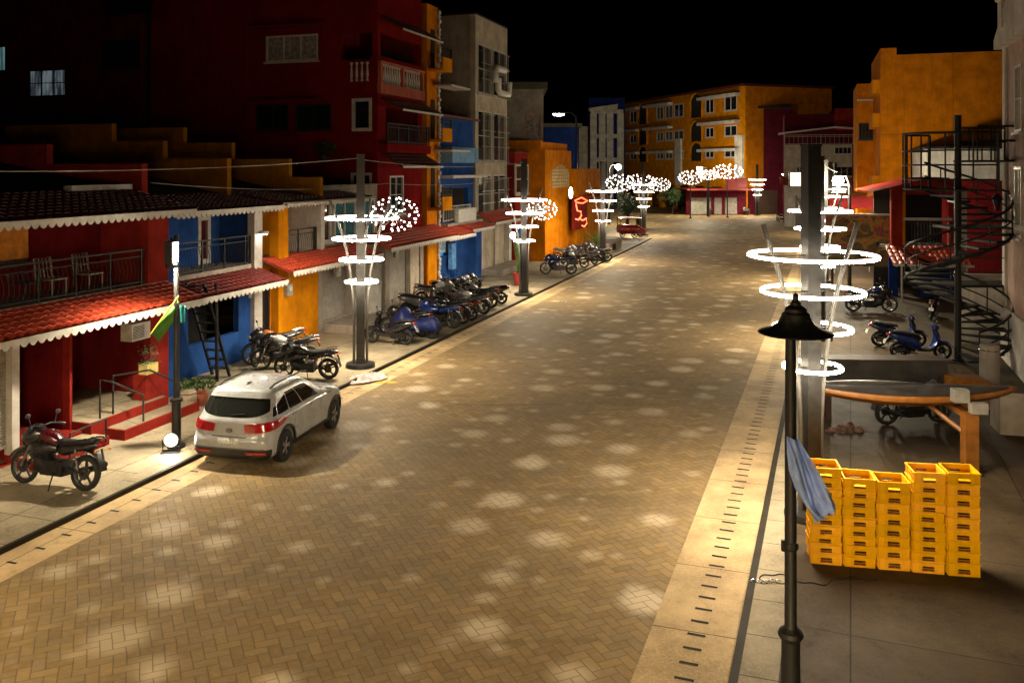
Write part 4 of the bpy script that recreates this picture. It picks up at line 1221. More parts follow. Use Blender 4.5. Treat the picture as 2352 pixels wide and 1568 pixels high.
# air conditioner, curtain, fan pole, pot shelf
t2, B2 = sthing(LS, 'air_conditioner', 'white air conditioner box in the recess of the red shop', 'air conditioner', uD - .45, 3.55)
g = B2(); g.box(uD - .66, uD - .02, 3.28, 3.62, 2.0, 2.42); o_ = g.build('casing', M_ACW, t2)
g = B2()
for k in range(9): g.box(uD - .62, uD - .24, 3.268, 3.279, 2.06 + k * .036, 2.075 + k * .036)
g.build('vent_grille', M_BLK, o_)
t2, B2 = sthing(LS, 'hanging_cloth', 'orange cloth hung behind the balcony railing of the red house', 'cloth', uL(30, 4.4), 4.4)
g = B2(); rows = []
for j in range(9): rows.append([(uL(-40, 4.4) + (uL(66, 4.4) - uL(-40, 4.4)) * k / 24, 4.4 + .05 * sin(k * .9) * (1 - j / 12), 5.12 - .11 * j) for k in range(25)])
g.sheet(rows, (0, .01, 0)); g.build('cloth', plain('orange_cloth', (.55, .2, .02), .9, 0, .35, 4), t2)
t2, B2 = sthing(LS, 'plant_box', 'yellow box of plants on a ledge in the red shop porch', 'planter', uL(302, 3.35), 3.4)
g = B2(); c_ = uD - .32
g.box(c_ - .2, c_ + .2, 2.95, 3.2, 1.18, 1.42); g.build('box', plain('pale_yellow_paint', (.6, .5, .16), .6), t2)
g = B2(); g.box(c_ - .3, c_ + .3, 2.9, 3.28, ZB + .47, 1.175); g.build('ledge', P_RED, t2)
g = B2(); rr = random.Random(4)
for k in range(120):
    p_ = Vector((c_ + rr.uniform(-.25, .25), 3.07 + rr.uniform(-.14, .14), 1.42 + rr.random() ** 1.5 * .45)); d1 = Vector((rr.uniform(-1, 1), rr.uniform(-1, 1), rr.uniform(-.5, 1))).normalized() * .05; d2 = d1.orthogonal().normalized() * .018
    g.add([p_ - d1, p_ + d2, p_ + d1, p_ - d2], [(0, 1, 2, 3)])
g.build('foliage', M_LEAFD, t2)
for px, k in ((205, 2), (120, 1), (60, 0)):
    lbl = ['metal balcony chair at the left end of the red house railing', 'metal balcony chair under the table fan of the red house', 'pale metal chair behind the railing of the red house'][k]
    t2, B2 = sthing(LS, 'balcony_chair', lbl, 'chair', uL(px, 3.9), 3.9, 'chairs on the red house balcony')
    c_ = uL(px, 3.9)
    g = B2(); g.box(c_ - .22, c_ + .22, 3.68, 4.12, 3.74, 3.77); g.build('seat', M_SHUT if k else M_IRON, t2)
    g = B2()
    for q in range(5): g.tube([(c_ - .2 + .1 * q, 4.12, 3.77), (c_ - .2 + .1 * q, 4.2, 4.2)], .01, 5)
    g.tube([(c_ - .24, 4.12, 3.7), (c_ - .24, 4.2, 4.22), (c_ + .24, 4.2, 4.22), (c_ + .24, 4.12, 3.7)], .014, 6); g.build('backrest', M_SHUT if k else M_IRON, t2)
    for a, b_ in ((-.2, 3.7), (.2, 3.7), (-.2, 4.1), (.2, 4.1)):
        g = B2(); g.tube([(c_ + a, b_, 3.345), (c_ + a, b_, 3.75)], .013, 5); g.build('leg', M_SHUT if k else M_IRON, t2)

# ---- blue shop house
VF = 4.7
t, B = sthing(LS, 'shop_house', 'narrow blue shop house with a dark red awning, left of the yellow one', 'building', 8.4, VF)
a0, a1 = 8.4, 13.9
uW = uL(556, VF)
solid_wall(B, t, spt(VF), a0, a1, ZB, 3.1, .2, P_BLUE, [(uL(432, VF), uL(548, VF), 1.05, 2.7)], 'ground_wall')
g = B(); g.box(uL(432, VF), uL(548, VF), VF + 1.2, VF + 1.3, ZB, 2.9); g.build('dark_room', M_DARK, t)
g = B(); g.box(a0, a0 + .55, VF - .9, VF + .1, ZB, 5.0); g.build('blue_pillar', P_BLUE, t)
g = B(); g.box(a1 - .38, a1 + .06, VF - .16, VF + .1, ZB, 4.95); g.build('white_pillar', M_WTRIM, t)
g = B(); g.box(a0 + .55, a1, VF - .05, VF + 1.3, 3.02, 3.16); g.build('balcony_floor', P_GREY, t)
railing(B, t, spt(VF), a0 + .56, a1 - .4, 3.16, .95)
v2 = VF + 1.3
dr = (uL(455, v2), uL(482, v2), 3.2, 4.75)
solid_wall(B, t, spt(v2), a0, a1 + .2, 3.1, 5.3, .2, P_BLUE, [dr], 'upper_wall')
window(B, t, spt(v2), dr[0], dr[1], 3.2, 4.72, M_WTRIM, P_MAROON, 1, 1, fw=.13, sill=False, name='balcony_door')
tile_roof(B, t, a0 + .6, a1 - .05, VF - .05, 2.98, VF - 1.2, 2.62, M_TILED2)
tile_roof(B, t, a0 + .3, a1, VF + 1.4, 5.45, VF - 1.0, 5.05, M_TILED, rows_=8, name='roof')
g = B(); g.add([(a0, VF + 1.4, 5.5), (a1, VF + 1.4, 5.5), (a1, 15, 7.3), (a0, 15, 7.3)], [(0, 1, 2, 3)]); g.build('back_roof', M_ROOF, t)
stepped_wall(B, t, 13.5, [(5.5, 6.6), (8.05, 7.2), (10.2, 7.82)], 15, P_DIMYEL)
g = B(); g.box(a1 - .22, a1 + .04, VF + .101, v2 - .001, 3.161, 5.0); g.build('party_wall', P_BLUE, t)
g = B(); g.box(uL(570, VF), uL(583, VF), VF - .05, VF - .01, 2.05, 2.45); g.build('wall_notice', M_WTRIM, t)
# steep iron ladder stair
t, B = sthing(LS, 'ladder_stair', 'steep black iron stair with a railing leaning on the blue shop front', 'stairs', uL(510, 3.9), 3.9)
ul, ur = uL(470, 3.9), uL(548, 3.3)
for vv in (3.75, 4.35):
    g = B(); g.obox(((ul + ur) / 2, vv, 1.5), (.035, .03, 1.62), Matrix.Rotation(R(-22), 3, 'Y')); g.build('stringer', M_IRON, t)
for k in range(11):
    f = k / 10 - .5; g = B(); g.box((ul + ur) / 2 - f * 1.15 - .11, (ul + ur) / 2 - f * 1.15 + .11, 3.78, 4.32, 1.5 + f * 2.85 - .012, 1.5 + f * 2.85 + .012); g.build('tread', M_IRON, t)
g = B(); g.tube([(ul + .3, 3.7, ZB), (ul + .25, 3.7, 2.95)], .05, 8); g.tube([(ul + .9, 3.7, ZB), (ul - .2, 3.7, 2.9)], .03, 6); g.build('support_post', M_IRON, t)

# ---- yellow shop house
t, B = sthing(LS, 'shop_house', 'yellow shop house with a red tiled awning beside the blue one', 'building', 14, VF)
a0, a1 = 13.97, 17.75
ops = [(a0 + .1, uL(618, VF), .12, 2.7)]
solid_wall(B, t, spt(VF), a0, a1, ZB, 3.1, .2, P_YEL, ops, 'ground_wall')
window(B, t, spt(VF), a0 + .1, uL(618, VF), .12, 2.68, M_WOODB, None, 1, 1, sill=False, name='shop_door')
g = B(); g.box(uL(622, VF), uL(645, VF), VF - .3, VF + .05, ZB, 5.0); g.build('yellow_pillar', P_YEL, t)
g = B(); g.tube([(uL(655, VF), VF - .06, ZB), (uL(655, VF), VF - .06, 2.8)], .05, 8); g.build('downpipe', P_YEL, t)
g = B(); g.box(a0, a1, VF - .05, VF + 1.3, 3.02, 3.16); g.build('balcony_floor', P_GREY, t)
railing(B, t, spt(VF), uL(646, VF), a1 - .15, 3.16, .95)
solid_wall(B, t, spt(v2), a0 - .2, a1, 3.1, 5.3, .2, P_YEL, [], 'upper_wall')
g = B(); g.box(a1 - .14, a1 + .12, VF - .2, v2, 3.161, 4.98); g.build('white_pillar', M_WTRIM, t)
g = B(); g.box(a1 - .1, a1 + .08, VF + .05, v2 - .002, 3.162, 4.97); g.build('party_wall', P_YEL, t)
tile_roof(B, t, a0 + .1, 20.6, VF - .05, 3.24, VF - 1.25, 2.86, M_TILE)
tile_roof(B, t, a0 + .05, a1 + 2.6, VF + 1.4, 5.45, VF - .9, 5.12, M_TILED, rows_=8, name='roof')
g = B(); g.tube([(a0 + .1, VF - 1.0, 5.08), (a1 + 2.6, VF - 1.0, 5.08)], .06, 8); g.build('gutter_pipe', M_WTRIM, t)
g = B(); g.add([(a0, VF + 1.4, 5.5), (20.5, VF + 1.4, 5.5), (20.5, 15, 7.3), (a0, 15, 7.3)], [(0, 1, 2, 3)]); g.build('back_roof', M_ROOF, t)
stepped_wall(B, t, 17.3, [(4.3, 5.95), (5.6, 6.62), (8.1, 7.25), (10.3, 7.86)], 15, P_DIMYEL)
# ---- grey shuttered shop
t, B = sthing(LS, 'shop_house', 'shuttered grey shop front with a glazed upper floor behind the first left ring lamp', 'building', 17.8, VF)
a0, a1 = 17.8, 23.7
solid_wall(B, t, spt(VF), a0, a1, ZB, 3.1, .2, P_GREY, [(a0 + .3, 20.0, .5, 2.7), (20.4, 23.3, .12, 2.7)], 'ground_wall')
shutter(B, t, spt(VF), a0 + .3, 20.0, .5, 2.7); shutter(B, t, spt(VF), 20.4, 23.3, .12, 2.7, M_SHUT)
solid_wall(B, t, spt(VF + .6), a0, a1, 3.1, 5.6, .2, P_GREY, [(a0 + .1, a0 + 1.9, 3.4, 5.0), (a0 + 2.2, a1 - .3, 3.4, 5.0)], 'upper_wall')
window(B, t, spt(VF + .6), a0 + .1, a0 + 1.9, 3.4, 5.0, M_WTRIM, None, 3, 2); window(B, t, spt(VF + .6), a0 + 2.2, a1 - .3, 3.4, 5.0, M_WTRIM, plain('teal_curtain', (.03, .16, .22), .9, 0, .3, 6), 4, 2)
tile_roof(B, t, 21.2, 28.6, VF - .02, 3.5, VF - 1.3, 3.0, M_TILE)
g = B(); g.box(a0 + .3, 20.5, VF - 1.7, VF, ZB, .42); g.build('platform', P_GREY, t)

# ---- tall red apartment building
VR = 5.3
t, B = sthing(LS, 'apartment_building', 'tall dark red apartment building with a corner balcony of white balusters', 'building', 24, VR)
a0, a1, ZT = 23.75, uL(968, VR), 15.2
ci = lambda px, py: (lambda v: (v, LS.z(py, a0, v)))(next_v(px, a0))
def next_v(px, u):
    r = (px - CXP) / FPX
    X0, Y0 = LS.K[0] + LS.d[0] * u, LS.K[1] + LS.d[1] * u
    return (r * Y0 - X0) / (LS.n[0] - r * LS.n[1])
def zc(py, u, v): return LS.z(py, u, v)
ops = []; wl = []
for (x0, x1, y0, y1) in ((612, 730, 82, 140), (590, 662, 240, 297), (680, 760, 240, 297)):
    va, vb = next_v(x0, a0), next_v(x1, a0); v_ = (va + vb) / 2
    ops.append((vb, va, zc(y1, a0, v_), zc(y0, a0, v_)))
vlog0, vlog1 = next_v(868, a0), next_v(783, a0)
zlo0, zlo1 = zc(135, a0, VR), zc(72, a0, VR)
vd0, vd1, zd0, zd1 = next_v(872, a0), next_v(812, a0), zc(300, a0, VR), zc(226, a0, VR)
vd0 = max(vd0, VR + .12)
ze0, ze1 = zc(440, a0, VR), zc(398, a0, VR)
loggia = (VR + .25, vlog1, zlo0, zlo1)
door1 = (VR + .3, VR + 1.25, zd0, zd1); door2 = (VR + .3, VR + 1.3, ze0 - .9, ze1)
solid_wall(B, t, cpt(a0), VR, 17.5, ZB, ZT, .25, P_TALL, ops + [loggia, door1, door2], 'side_wall')
fl = [zc(y, a0 + 2.5, VR) for y in (470, 345, 215, 80)]
fo = [(a0 + .3, a1 - .15, zlo0 + .15, zlo1 + .0), (a0 + .8, a1 - .4, 7.55, 9.0), (a0 + 1.2, a0 + 2.6, 4.2, 5.9)]
solid_wall(B, t, spt(VR), a0 + .251, a1, ZB, ZT, .25, P_TALL, fo, 'front_wall')
for k, o_ in enumerate(ops):
    window(B, t, cpt(a0), o_[0], o_[1], o_[2], o_[3], M_WTRIM if k == 0 else M_DARK, M_CURT if k == 0 else None, 2 if k else 3, 1)
window(B, t, cpt(a0), door1[0], door1[1], zd0, zd1, M_WTRIM, None, 1, 1, fw=.12, sill=False, name='balcony_door')
window(B, t, cpt(a0), door2[0], door2[1], ze0 - .9, ze1, M_WTRIM, None, 2, 1, fw=.1, sill=False, name='balcony_door')
window(B, t, spt(VR), fo[2][0], fo[2][1], 4.2, 5.9, M_WTRIM, None, 2, 2)
g = B(); g.box(a0 + .25, a1, VR + 2.6, VR + 2.7, 3, ZT - .3); g.box(a0 + .26, a1, VR + .25, VR + 2.6, zlo0 - .2, zlo0 - .05); g.box(a0 + .26, a1, VR + .25, VR + 2.6, 7.3, 7.45); g.build('inner_wall', P_DRED, t)
def balusters(pt, p0, p1, z0, z1):
    n = max(3, int((p1 - p0) / .24))
    for k in range(n):
        a = p0 + (p1 - p0) * (k + .5) / n; x, y, _ = pt(a, -.05, 0); h = z1 - z0
        g = B(); g.lathe([(.07, 0), (.07, .06 * h), (.035, .12 * h), (.07, .35 * h), (.045, .6 * h), (.03, .85 * h), (.07, .92 * h), (.07, h)], c=(x, y, z0), n=8); g.build('baluster', M_WTRIM, t, 40)
zb0, zb1 = zc(186, a0, VR), zc(142, a0, VR)
balusters(cpt(a0), VR + .35, VR + 1.4, zb0, zb1)
zf0, zf1 = zb0 - .1, zb1 - .05
g = B(); g.pbox(spt(VR), a0 - .05, a1, -.18, -.002, zf0 - .45, zf0); g.pbox(spt(VR), a0 - .05, a1, -.2, -.002, zf1, zf1 + .1)
for q in (a0, (a0 + a1) / 2 - .1, a1 - .25): g.pbox(spt(VR), q, q + .2, -.17, -.002, zf0, zf1)
g.build('balcony_parapet', plaster('pale_red_render', (.42, .12, .08)), t)
balusters(lambda a, t_, z: (a, VR - .05, z), a0 + .25, (a0 + a1) / 2 - .15, zf0, zf1); balusters(lambda a, t_, z: (a, VR - .05, z), (a0 + a1) / 2 + .15, a1 - .3, zf0, zf1)
for zt_, zb_ in ((zlo1 + .75, zlo1 + .12), (zf0 - .62, zf0 - 1.15), (6.95, 6.35)):
    tile_roof(B, t, a0 + .35, a1 + .2, VR - .01, zt_, VR - 1.05, zb_, M_TILED, rows_=4, name='canopy', sc=.02)
g = B(); g.box(a0 - .02, a1, VR - .5, VR - .002, 6.96, 7.36); g.build('balcony_base', P_TALL, t)
g = B(); wall(g, spt(VR - .12), a0 + .3, a1 - .02, ZB, 3.0, .1, [(a0 + .6, a0 + 2.7, .3, 2.7), (a0 + 3.1, a1 - .4, .3, 2.7)]); g.build('ground_wall', P_GREY, t)
shutter(B, t, spt(VR - .12), a0 + .6, a0 + 2.7, .3, 2.7, M_SHUT, .05); shutter(B, t, spt(VR - .12), a0 + 3.1, a1 - .4, .3, 2.7, P_CREAM, .05)
g = B(); g.tube([(a0 + 2.9, VR - .2, ZB), (a0 + 2.9, VR - .2, 2.4), (a0 + 2.95, VR - .2, 2.9)], .05, 6); g.build('drain_pipe', P_CREAM, t)
railing(B, t, lambda a, t_, z: (a, VR - .45 + t_, z), a0 + .05, a1 - .1, 7.37, .9, wavy=False)
g = B(); g.tube([(a0 - .06, next_v(569, a0), 3), (a0 - .06, next_v(569, a0), ZT)], .06, 6); g.build('downpipe', P_DRED, t)
for yy in (62, 232):
    g = B(); z_ = zc(yy, a0, 9); g.box(a0 - .45, a0 - .001, next_v(745, a0), next_v(585, a0), z_, z_ + .09); g.build('window_hood', P_DRED, t)
g = B(); g.box(a0 - .04, a1 + .04, VR - .04, 17.6, ZT, ZT + .12); g.build('roof', M_ROOF, t)
solid_wall(B, t, cpt(a1), VR + .25, 17.5, ZB, ZT, .2, P_RED, [], 'rear_wall')
t2, B2 = sthing(LS, 'balcony_plants', 'row of potted plants along the top balcony of the red apartment building', 'plants', a0 + 2, VR + .35)
g = B2(); rr = random.Random(9)
for k in range(420):
    q = rr.random(); p_ = Vector((a0 + .4 + q * (a1 - a0 - .7), VR + .4 + rr.uniform(-.16, .16), zlo0 + .15 + rr.random() ** 1.6 * (.6 + .35 * sin(q * 17)))); d1 = Vector((rr.uniform(-1, 1), rr.uniform(-1, 1), rr.uniform(-.5, 1))).normalized() * .1; d2 = d1.orthogonal().normalized() * .03
    g.add([p_ - d1, p_ + d2, p_ + d1, p_ - d2], [(0, 1, 2, 3)])
g.build('foliage', M_LEAFD, t2)
g = B2(); g.box(a0 + .3, a1 - .25, VR + .26, VR + .56, zlo0 + .0, zlo0 + .17); g.build('planter_trough', P_DRED, t2)
vv = next_v(752, a0)
x, y = LS.pt(a0 - .3, vv)
plant('hanging_plant', 'hanging basket plant on the dark red side wall', 'plant', x, y, zc(372, a0, vv), .7, .55, 220, M_LEAFD, (.25, .22, M_WOODB), 3, None, .09, 'leaf')
# dark blocks behind at upper left
t, B = sthing(LS, 'apartment_building', 'unlit dark building with two glowing bluish windows, at the far upper left', 'building', 22, 17.5)
v0_, v1_ = 17.6, 44
lw = []
for (x0, x1, y0, y1) in ((66, 152, 160, 222), (-40, 14, 107, 165)):
    va, vb = next_v(x0, 23.2), next_v(x1, 23.2); v_ = (va + vb) / 2
    lw.append((vb, va, zc(y1, 23.2, v_), zc(y0, 23.2, v_)))
dk = []
for (x0, x1, y0, y1) in ((235, 320, 95, 152), (240, 345, -40, 30)):
    va, vb = next_v(x0, 23.2), next_v(x1, 23.2); v_ = (va + vb) / 2
    dk.append((vb, va, zc(y1, 23.2, v_), zc(y0, 23.2, v_)))
solid_wall(B, t, cpt(23.2), 17.6, v1_, ZB, 16.5, .3, plaster('unlit_red_render', (.1, .015, .013)), lw + dk, 'side_wall')
M_WINLIT = emit('window_glow', (.45, .75, .8), .16, (.2, .25, .25)); M_WINLIT2 = emit('window_glow_grey', (.5, .58, .62), .1, (.3, .3, .3))
for _m, _lo, _hi in ((M_WINLIT, (.02, .05, .055), (.1, .19, .2)), (M_WINLIT2, (.008, .012, .018), (.1, .125, .135))):   # curtains hanging before the room light
    _t = _m.node_tree; _tc = node(_t, 'ShaderNodeTexCoord'); _mp = node(_t, 'ShaderNodeMapping'); _mp.inputs['Scale'].default_value = (3.5, 3.5, .5)
    link(_t, _tc.outputs['Object'], _mp.inputs['Vector']); _n = node(_t, 'ShaderNodeTexNoise', Scale=1.3, Detail=4.0, Roughness=.6); link(_t, _mp.outputs[0], _n.inputs['Vector'])
    link(_t, mixc(_t, ramp(_t, _n.outputs['Fac'], .38, .62), _lo, _hi), _t.nodes['Principled BSDF'].inputs['Emission Color']); _t.nodes['Principled BSDF'].inputs['Emission Strength'].default_value = 1.0
window(B, t, cpt(23.2), *lw[0], M_IRON, M_WINLIT2, 3, 2); window(B, t, cpt(23.2), *lw[1], M_IRON, M_WINLIT, 2, 1)
for q in dk: window(B, t, cpt(23.2), *q, M_IRON, None, 2, 1)
g = B(); g.box(23.5, 33, 17.7, v1_, ZB, 16.6); g.build('body', M_DARK, t)

# ---- yellow tower, blue house, tall grey-white block
t, B = sthing(LS, 'narrow_house', 'narrow orange house between the red and the blue ones', 'building', 29.3, VR)
b0, b1 = a1 + .22, uL(1006, VR - .2)
solid_wall(B, t, spt(VR - .2), b0, b1, ZB, 14.4, 10, P_ORA, [], 'wall')
for z_ in (4.3, 7.7, 11.2):
    g = B(); g.box(b0 + .1, b1 - .05, VR - 1.0, VR - .202, z_ - .12, z_); g.pbox(spt(VR - 1.0), b0 + .1, b1 - .05, 0, .08, z_, z_ + .55); g.build('balcony', P_YEL, t)
    g = B(); g.pbox(spt(VR - .2), b0 + .45, b1 - .45, -.03, -.004, z_ + .02, z_ + 2.0); g.build('balcony_door', M_DARK, t)
    railing(B, t, spt(VR - .96), b0 + .1, b1 - .05, z_ + .55, .5, wavy=False)
g = B()
for k in range(64):
    g.ellip((b1 - .02, VR - .26 + rnd.uniform(-.05, .05), .3 + k * .22), .11 + rnd.uniform(0, .04), .1, .13, 7, 5)
g.build('stone_trim', P_WHITE, t)
for z_ in (7.1, 10.35):
    g = B(); g.box(b1 - .6, b1 + 2.0, VR - 1.2, VR - .25, z_, z_ + .1); g.build('ledge', M_WTRIM, t)
g = B(); wall(g, spt(VR - .24), b0 + .05, b1 - .3, ZB, 2.7, .03); g.build('folding_door', P_YEL, t)

t, B = sthing(LS, 'narrow_house', 'narrow blue house with a white balcony bench and cyan lit doorway', 'building', 31.7, VR)
c0, c1 = b1 + .1, uL(1087, VR - .1)
solid_wall(B, t, spt(VR - .1), c0, c1, ZB, 8.9, .25, P_BLUE, [(c0 + .4, c0 + 2.4, .3, 2.75), (c0 + .3, c1 - .8, 3.5, 5.2)], 'wall')
M_CYAN = emit('cyan_lit_room', (.04, .32, .85), .55, (.05, .2, .5))
g = B(); g.box(c0 + .35, c0 + 2.5, VR + .6, VR + .7, .2, 2.8); g.build('lit_room_wall', M_CYAN, t)
g = B(); rows = [[(c0 + .45 + .12 * k, VR - .02 + .03 * sin(k * 1.9), 2.7 - .12 * j - .04 * sin(k)) for k in range(9)] for j in range(8)]; g.sheet(rows, (0, .01, 0)); g.build('hung_plastic', plain('pale_blue_plastic', (.25, .42, .62), .4, 0, .4, 9), t)
g = B(); g.box(c0 + 1.45, c0 + 2.0, VR - .35, VR - .12, .95, 2.3); g.build('hung_towel', plain('sky_blue_cloth', (.12, .35, .75), .8, 0, .4, 7), t)
g = B(); g.box(c0 + .4, c0 + 2.0, VR + .02, VR + .06, .3, 1.7); g.build('half_door', P_BLUE, t)
g = B(); g.box(c0 + .3, c1 - .8, VR + 1.0, VR + 1.1, 3.3, 5.3); g.build('dark_room', M_DARK, t)
railing(B, t, spt(VR - .4), c0 + .1, c1 - 1.2, 3.5, .8, M_WTRIM, .22, wavy=False)
g = B(); g.box(c0 + 1.5, c1 - 1.1, VR - .7, VR - .45, 3.35, 4.1); g.build('white_bin', M_ACW, t)
g = B(); g.box(c0, c1, VR - .7, VR - .1, 3.3, 3.42); g.build('balcony_floor', P_GREY, t)
g = B(); g.box(c0 - .1, c1 - 1.6, VR - 1.0, VR - .15, 6.55, 7.35); g.build('balcony', plaster('pale_blue_render', (.16, .3, .5)), t)
g = B(); g.box(c0 - .05, c1 + .1, VR - .5, VR + 2.4, 8.9, 9.02); g.build('roof', M_TILED, t)
g = B(); g.box(c0 + .2, c1 + .2, VR - .9, VR - .15, 5.75, 5.9); g.build('ledge', M_WTRIM, t)
g = B(); g.box(c1 - .9, c1 + .02, VR - .6, VR - .102, ZB, 3.2); g.build('pillar', P_BLUE, t)
solid_wall(B, t, cpt(c0), VR + .2, VR + 8, 3, 8.9, .2, P_BLUE, [], 'side_wall')
tile_roof(B, t, a1 - .1, c0 + 1.9, VR - .3, 3.25, VR - 1.5, 2.85, M_TILE); tile_roof(B, t, c0 + 2.0, c1 + .2, VR - .3, 3.3, VR - 1.3, 3.0, M_TILE)

t, B = sthing(LS, 'apartment_building', 'tall plain grey and cream block with barred street windows', 'building', 35.6, VR)
d0, d1 = 35.55, 41.5
D0 = uL(1092, VR); D1 = uL(1165, VR)
d0 = D0; d1 = D1
ztp = zc(33, d0, VR)
fo = []
for (y0, y1) in ((398, 492), (255, 375), (108, 225)):
    u_ = (d0 + d1) / 2; fo += [(d0 + .35, u_ - .25, zc(y1 - 5, u_, VR), zc(y0 + 4, u_, VR)), (u_ + .15, d1 - .35, zc(y1 - 5, u_, VR), zc(y0 + 4, u_, VR))]
gd = [(d0 + .9, d0 + 3.4, .3, 2.9)]
solid_wall(B, t, spt(VR), d0, d1, ZB, ztp, .3, P_CREAM, fo + gd, 'front_wall')
solid_wall(B, t, cpt(d0), VR + .3, VR + 9, ZB, ztp, .3, P_GREY, [], 'side_wall')
g = B(); g.box(d0, d1, VR, VR + 9, ztp, ztp + .1); g.build('roof', M_ROOF, t)
for q in fo:
    w_ = window(B, t, spt(VR), *q, M_WTRIM, None, 2, 2, fw=.07)
    g = B()
    for k in range(1, 9):
        a = q[0] + (q[1] - q[0]) * k / 9; g.pbox(spt(VR), a - .014, a + .014, -.3, -.27, q[2] - .1, q[3] - .2)
    for f in (0, .33, .66, 1.0): z_ = q[2] - .1 + (q[3] - q[2] - .1) * f; g.pbox(spt(VR), q[0], q[1], -.31, -.26, z_ - .02, z_ + .02)
    g.build('window_grille', M_SHUT, w_)
u_ = (d0 + d1) / 2
g = B(); z0_ = zc(212, u_, VR); z1_ = zc(160, u_, VR)
pts = [(u_ - .9, VR - .5, z0_ + .5), (u_ - .9, VR - .5, z1_ - .25), (u_ - .7, VR - .5, z1_), (u_ + .9, VR - .5, z1_)]
g.tube(pts, .22, 8); g.tube([(u_ - .3, VR - .5, z1_ - .6), (u_ - .3, VR - .5, z0_ + .1), (u_, VR - .5, z0_ - .05), (u_ + 1.6, VR - .5, z0_ - .05), (u_ + 1.8, VR - .5, z0_ + .7)], .2, 8); g.build('exhaust_duct', M_ACW, t, 50)
g = B(); g.box(gd[0][0], gd[0][1], VR + .1, VR + .16, .3, 2.9); g.build('cream_door', P_CREAM, t)
g = B(); g.box(d0 - .05, d0 + .5, VR - .3, VR - .002, ZB, 3.3); g.box(d0 + .5, d0 + .9, VR - .1, VR - .002, ZB, 3.0); g.box(d1 - .5, d1, VR - .3, VR - .002, ZB, 3.3); g.build('pilaster', P_WHITE, t)
tile_roof(B, t, d0 + .1, d1 + .4, VR - .05, 3.7, VR - 1.2, 3.15, M_TILE)
g = B(); g.box(d0 + .3, d1 - .2, VR - 1.5, VR - .31, ZB, .45); g.build('platform', P_GREY, t)

# ---- maroon house with a tall white window, further dark block, orange corner block
t, B = sthing(LS, 'shop_house', 'maroon house with a tall white framed window behind the second ring lamp', 'building', d1 + .1, VR)
e0 = d1 + .05; e1 = uL(1212, VR - .3) + 1.5
VE = VR - .5
wz = (uL(1180, VE), uL(1210, VE)); u_ = sum(wz) / 2
zw = (zc(445, u_, VE), zc(378, u_, VE))
solid_wall(B, t, spt(VE), e0, e1, ZB, zc(352, e0 + 2, VE), 8, P_RED, [], 'wall')
g = B()
window(B, t, lambda a, t_, z: (a, VE - .12 + t_ * .8, z), wz[0], wz[1], zw[0], zw[1], M_WTRIM, None, 2, 2, fw=.12)
g = B(); g.pbox(spt(VE), e0 + .3, e0 + 2.2, -.05, -.003, ZB, 2.6); g.build('blue_door', P_BLUE, t)
g = B(); g.box(e0 - .1, e1, VE - .1, VE + 8, zc(352, e0 + 2, VE), zc(352, e0 + 2, VE) + .12); g.build('roof', M_TILED, t)
bx = at(1207, 66)
def block(name, label, cat, cx0, cx1, Y, py_top, depth, mat, rot=0.0, zbase=0.0):
    """box house whose viewer-facing wall spans survey columns cx0..cx1 at depth Y"""
    x0, x1 = at(cx0, Y)[0], at(cx1, Y)[0]; zt = CAMH - (py_top - HYP) / FPX * Y
    t = thing(name, label, cat, ((x0 + x1) / 2, Y, 0), rot)
    w = (x1 - x0) / 2
    return t, (lambda: MB()), w, zt
t, B, w, zt = block('apartment_building', 'dim stone grey building with a pink lit shutter high above the orange block', 'building', 1166, 1248, 66, 205, 8, P_GREY)
wop = [(w - 1.35, w - .2, zt - 4.4, zt - 2.0)]
solid_wall(B, t, lambda a, t_, z: (a, t_, z), -w, w, 0, zt, .3, P_GREY, wop, 'front_wall')
window(B, t, lambda a, t_, z: (a, t_, z), *wop[0], plaster('salmon_render', (.5, .2, .13)), M_CURT, 2, 1)
g = B(); g.box(-w - .2, w + .3, -.4, 8, zt, zt + .5); g.build('roof', M_OLIVE if False else P_OLIVE, t)
g = B(); g.box(-w + .01, w - .01, .31, 8, 0, zt); g.build('body', P_GREY, t)
VO = 3.6
t, B = sthing(LS, 'corner_building', 'plain orange corner building with an arched lattice window', 'building', uL(1252, VO), VO)
f0, f1 = uL(1252, VO), uL(1312, VO); zt = zc(385, f0, VO); z2 = zc(322, f0, VO)
solid_wall(B, t, spt(VO), f0, f1, ZB, zc(345, f0 + 3, VO), .3, P_ORA, [], 'front_wall')
solid_wall(B, t, cpt(f0), VO + .3, VO + 9, ZB, z2, .3, P_ORA, [], 'side_wall')
g = B(); g.box(f0 + .31, f1, VO + .31, VO + 9, ZB, z2 - .1); g.build('body', P_ORA, t)
uw = (uL(1266, VO), uL(1304, VO)); zz = (zc(430, uw[0], VO), zc(378, uw[0], VO))
g = B(); n_ = 8
for k in range(n_ + 1):
    a = uw[0] + (uw[1] - uw[0]) * k / n_; h = zz[1] - .5 * (2 * k / n_ - 1) ** 2
    g.pbox(spt(VO), a - .05, a + .05, -.1, -.002, zz[0], h)
for k in range(6): z_ = zz[0] + (zz[1] - .4 - zz[0]) * k / 5; g.pbox(spt(VO), uw[0], uw[1], -.08, -.004, z_ - .05, z_ + .05)
g.build('lattice_window', plain('cream_lattice', (.62, .5, .25), .6), t)
f2 = uL(1388, VO - .4); VY = VO - .4
t, B = sthing(LS, 'corner_building', 'bright yellow corner shop with a glowing red sign on its front', 'building', f1, VY)
solid_wall(B, t, spt(VY), f1 + .05, f2, ZB, zc(388, f1 + 3, VY), .3, P_YEL, [(f1 + 5.5, f2 - 4, .12, 2.9)], 'front_wall')
g = B(); g.box(f1 + .1, f2, VY + .31, VY + 8, ZB, zc(392, f1 + 3, VY)); g.build('body', P_YEL, t)
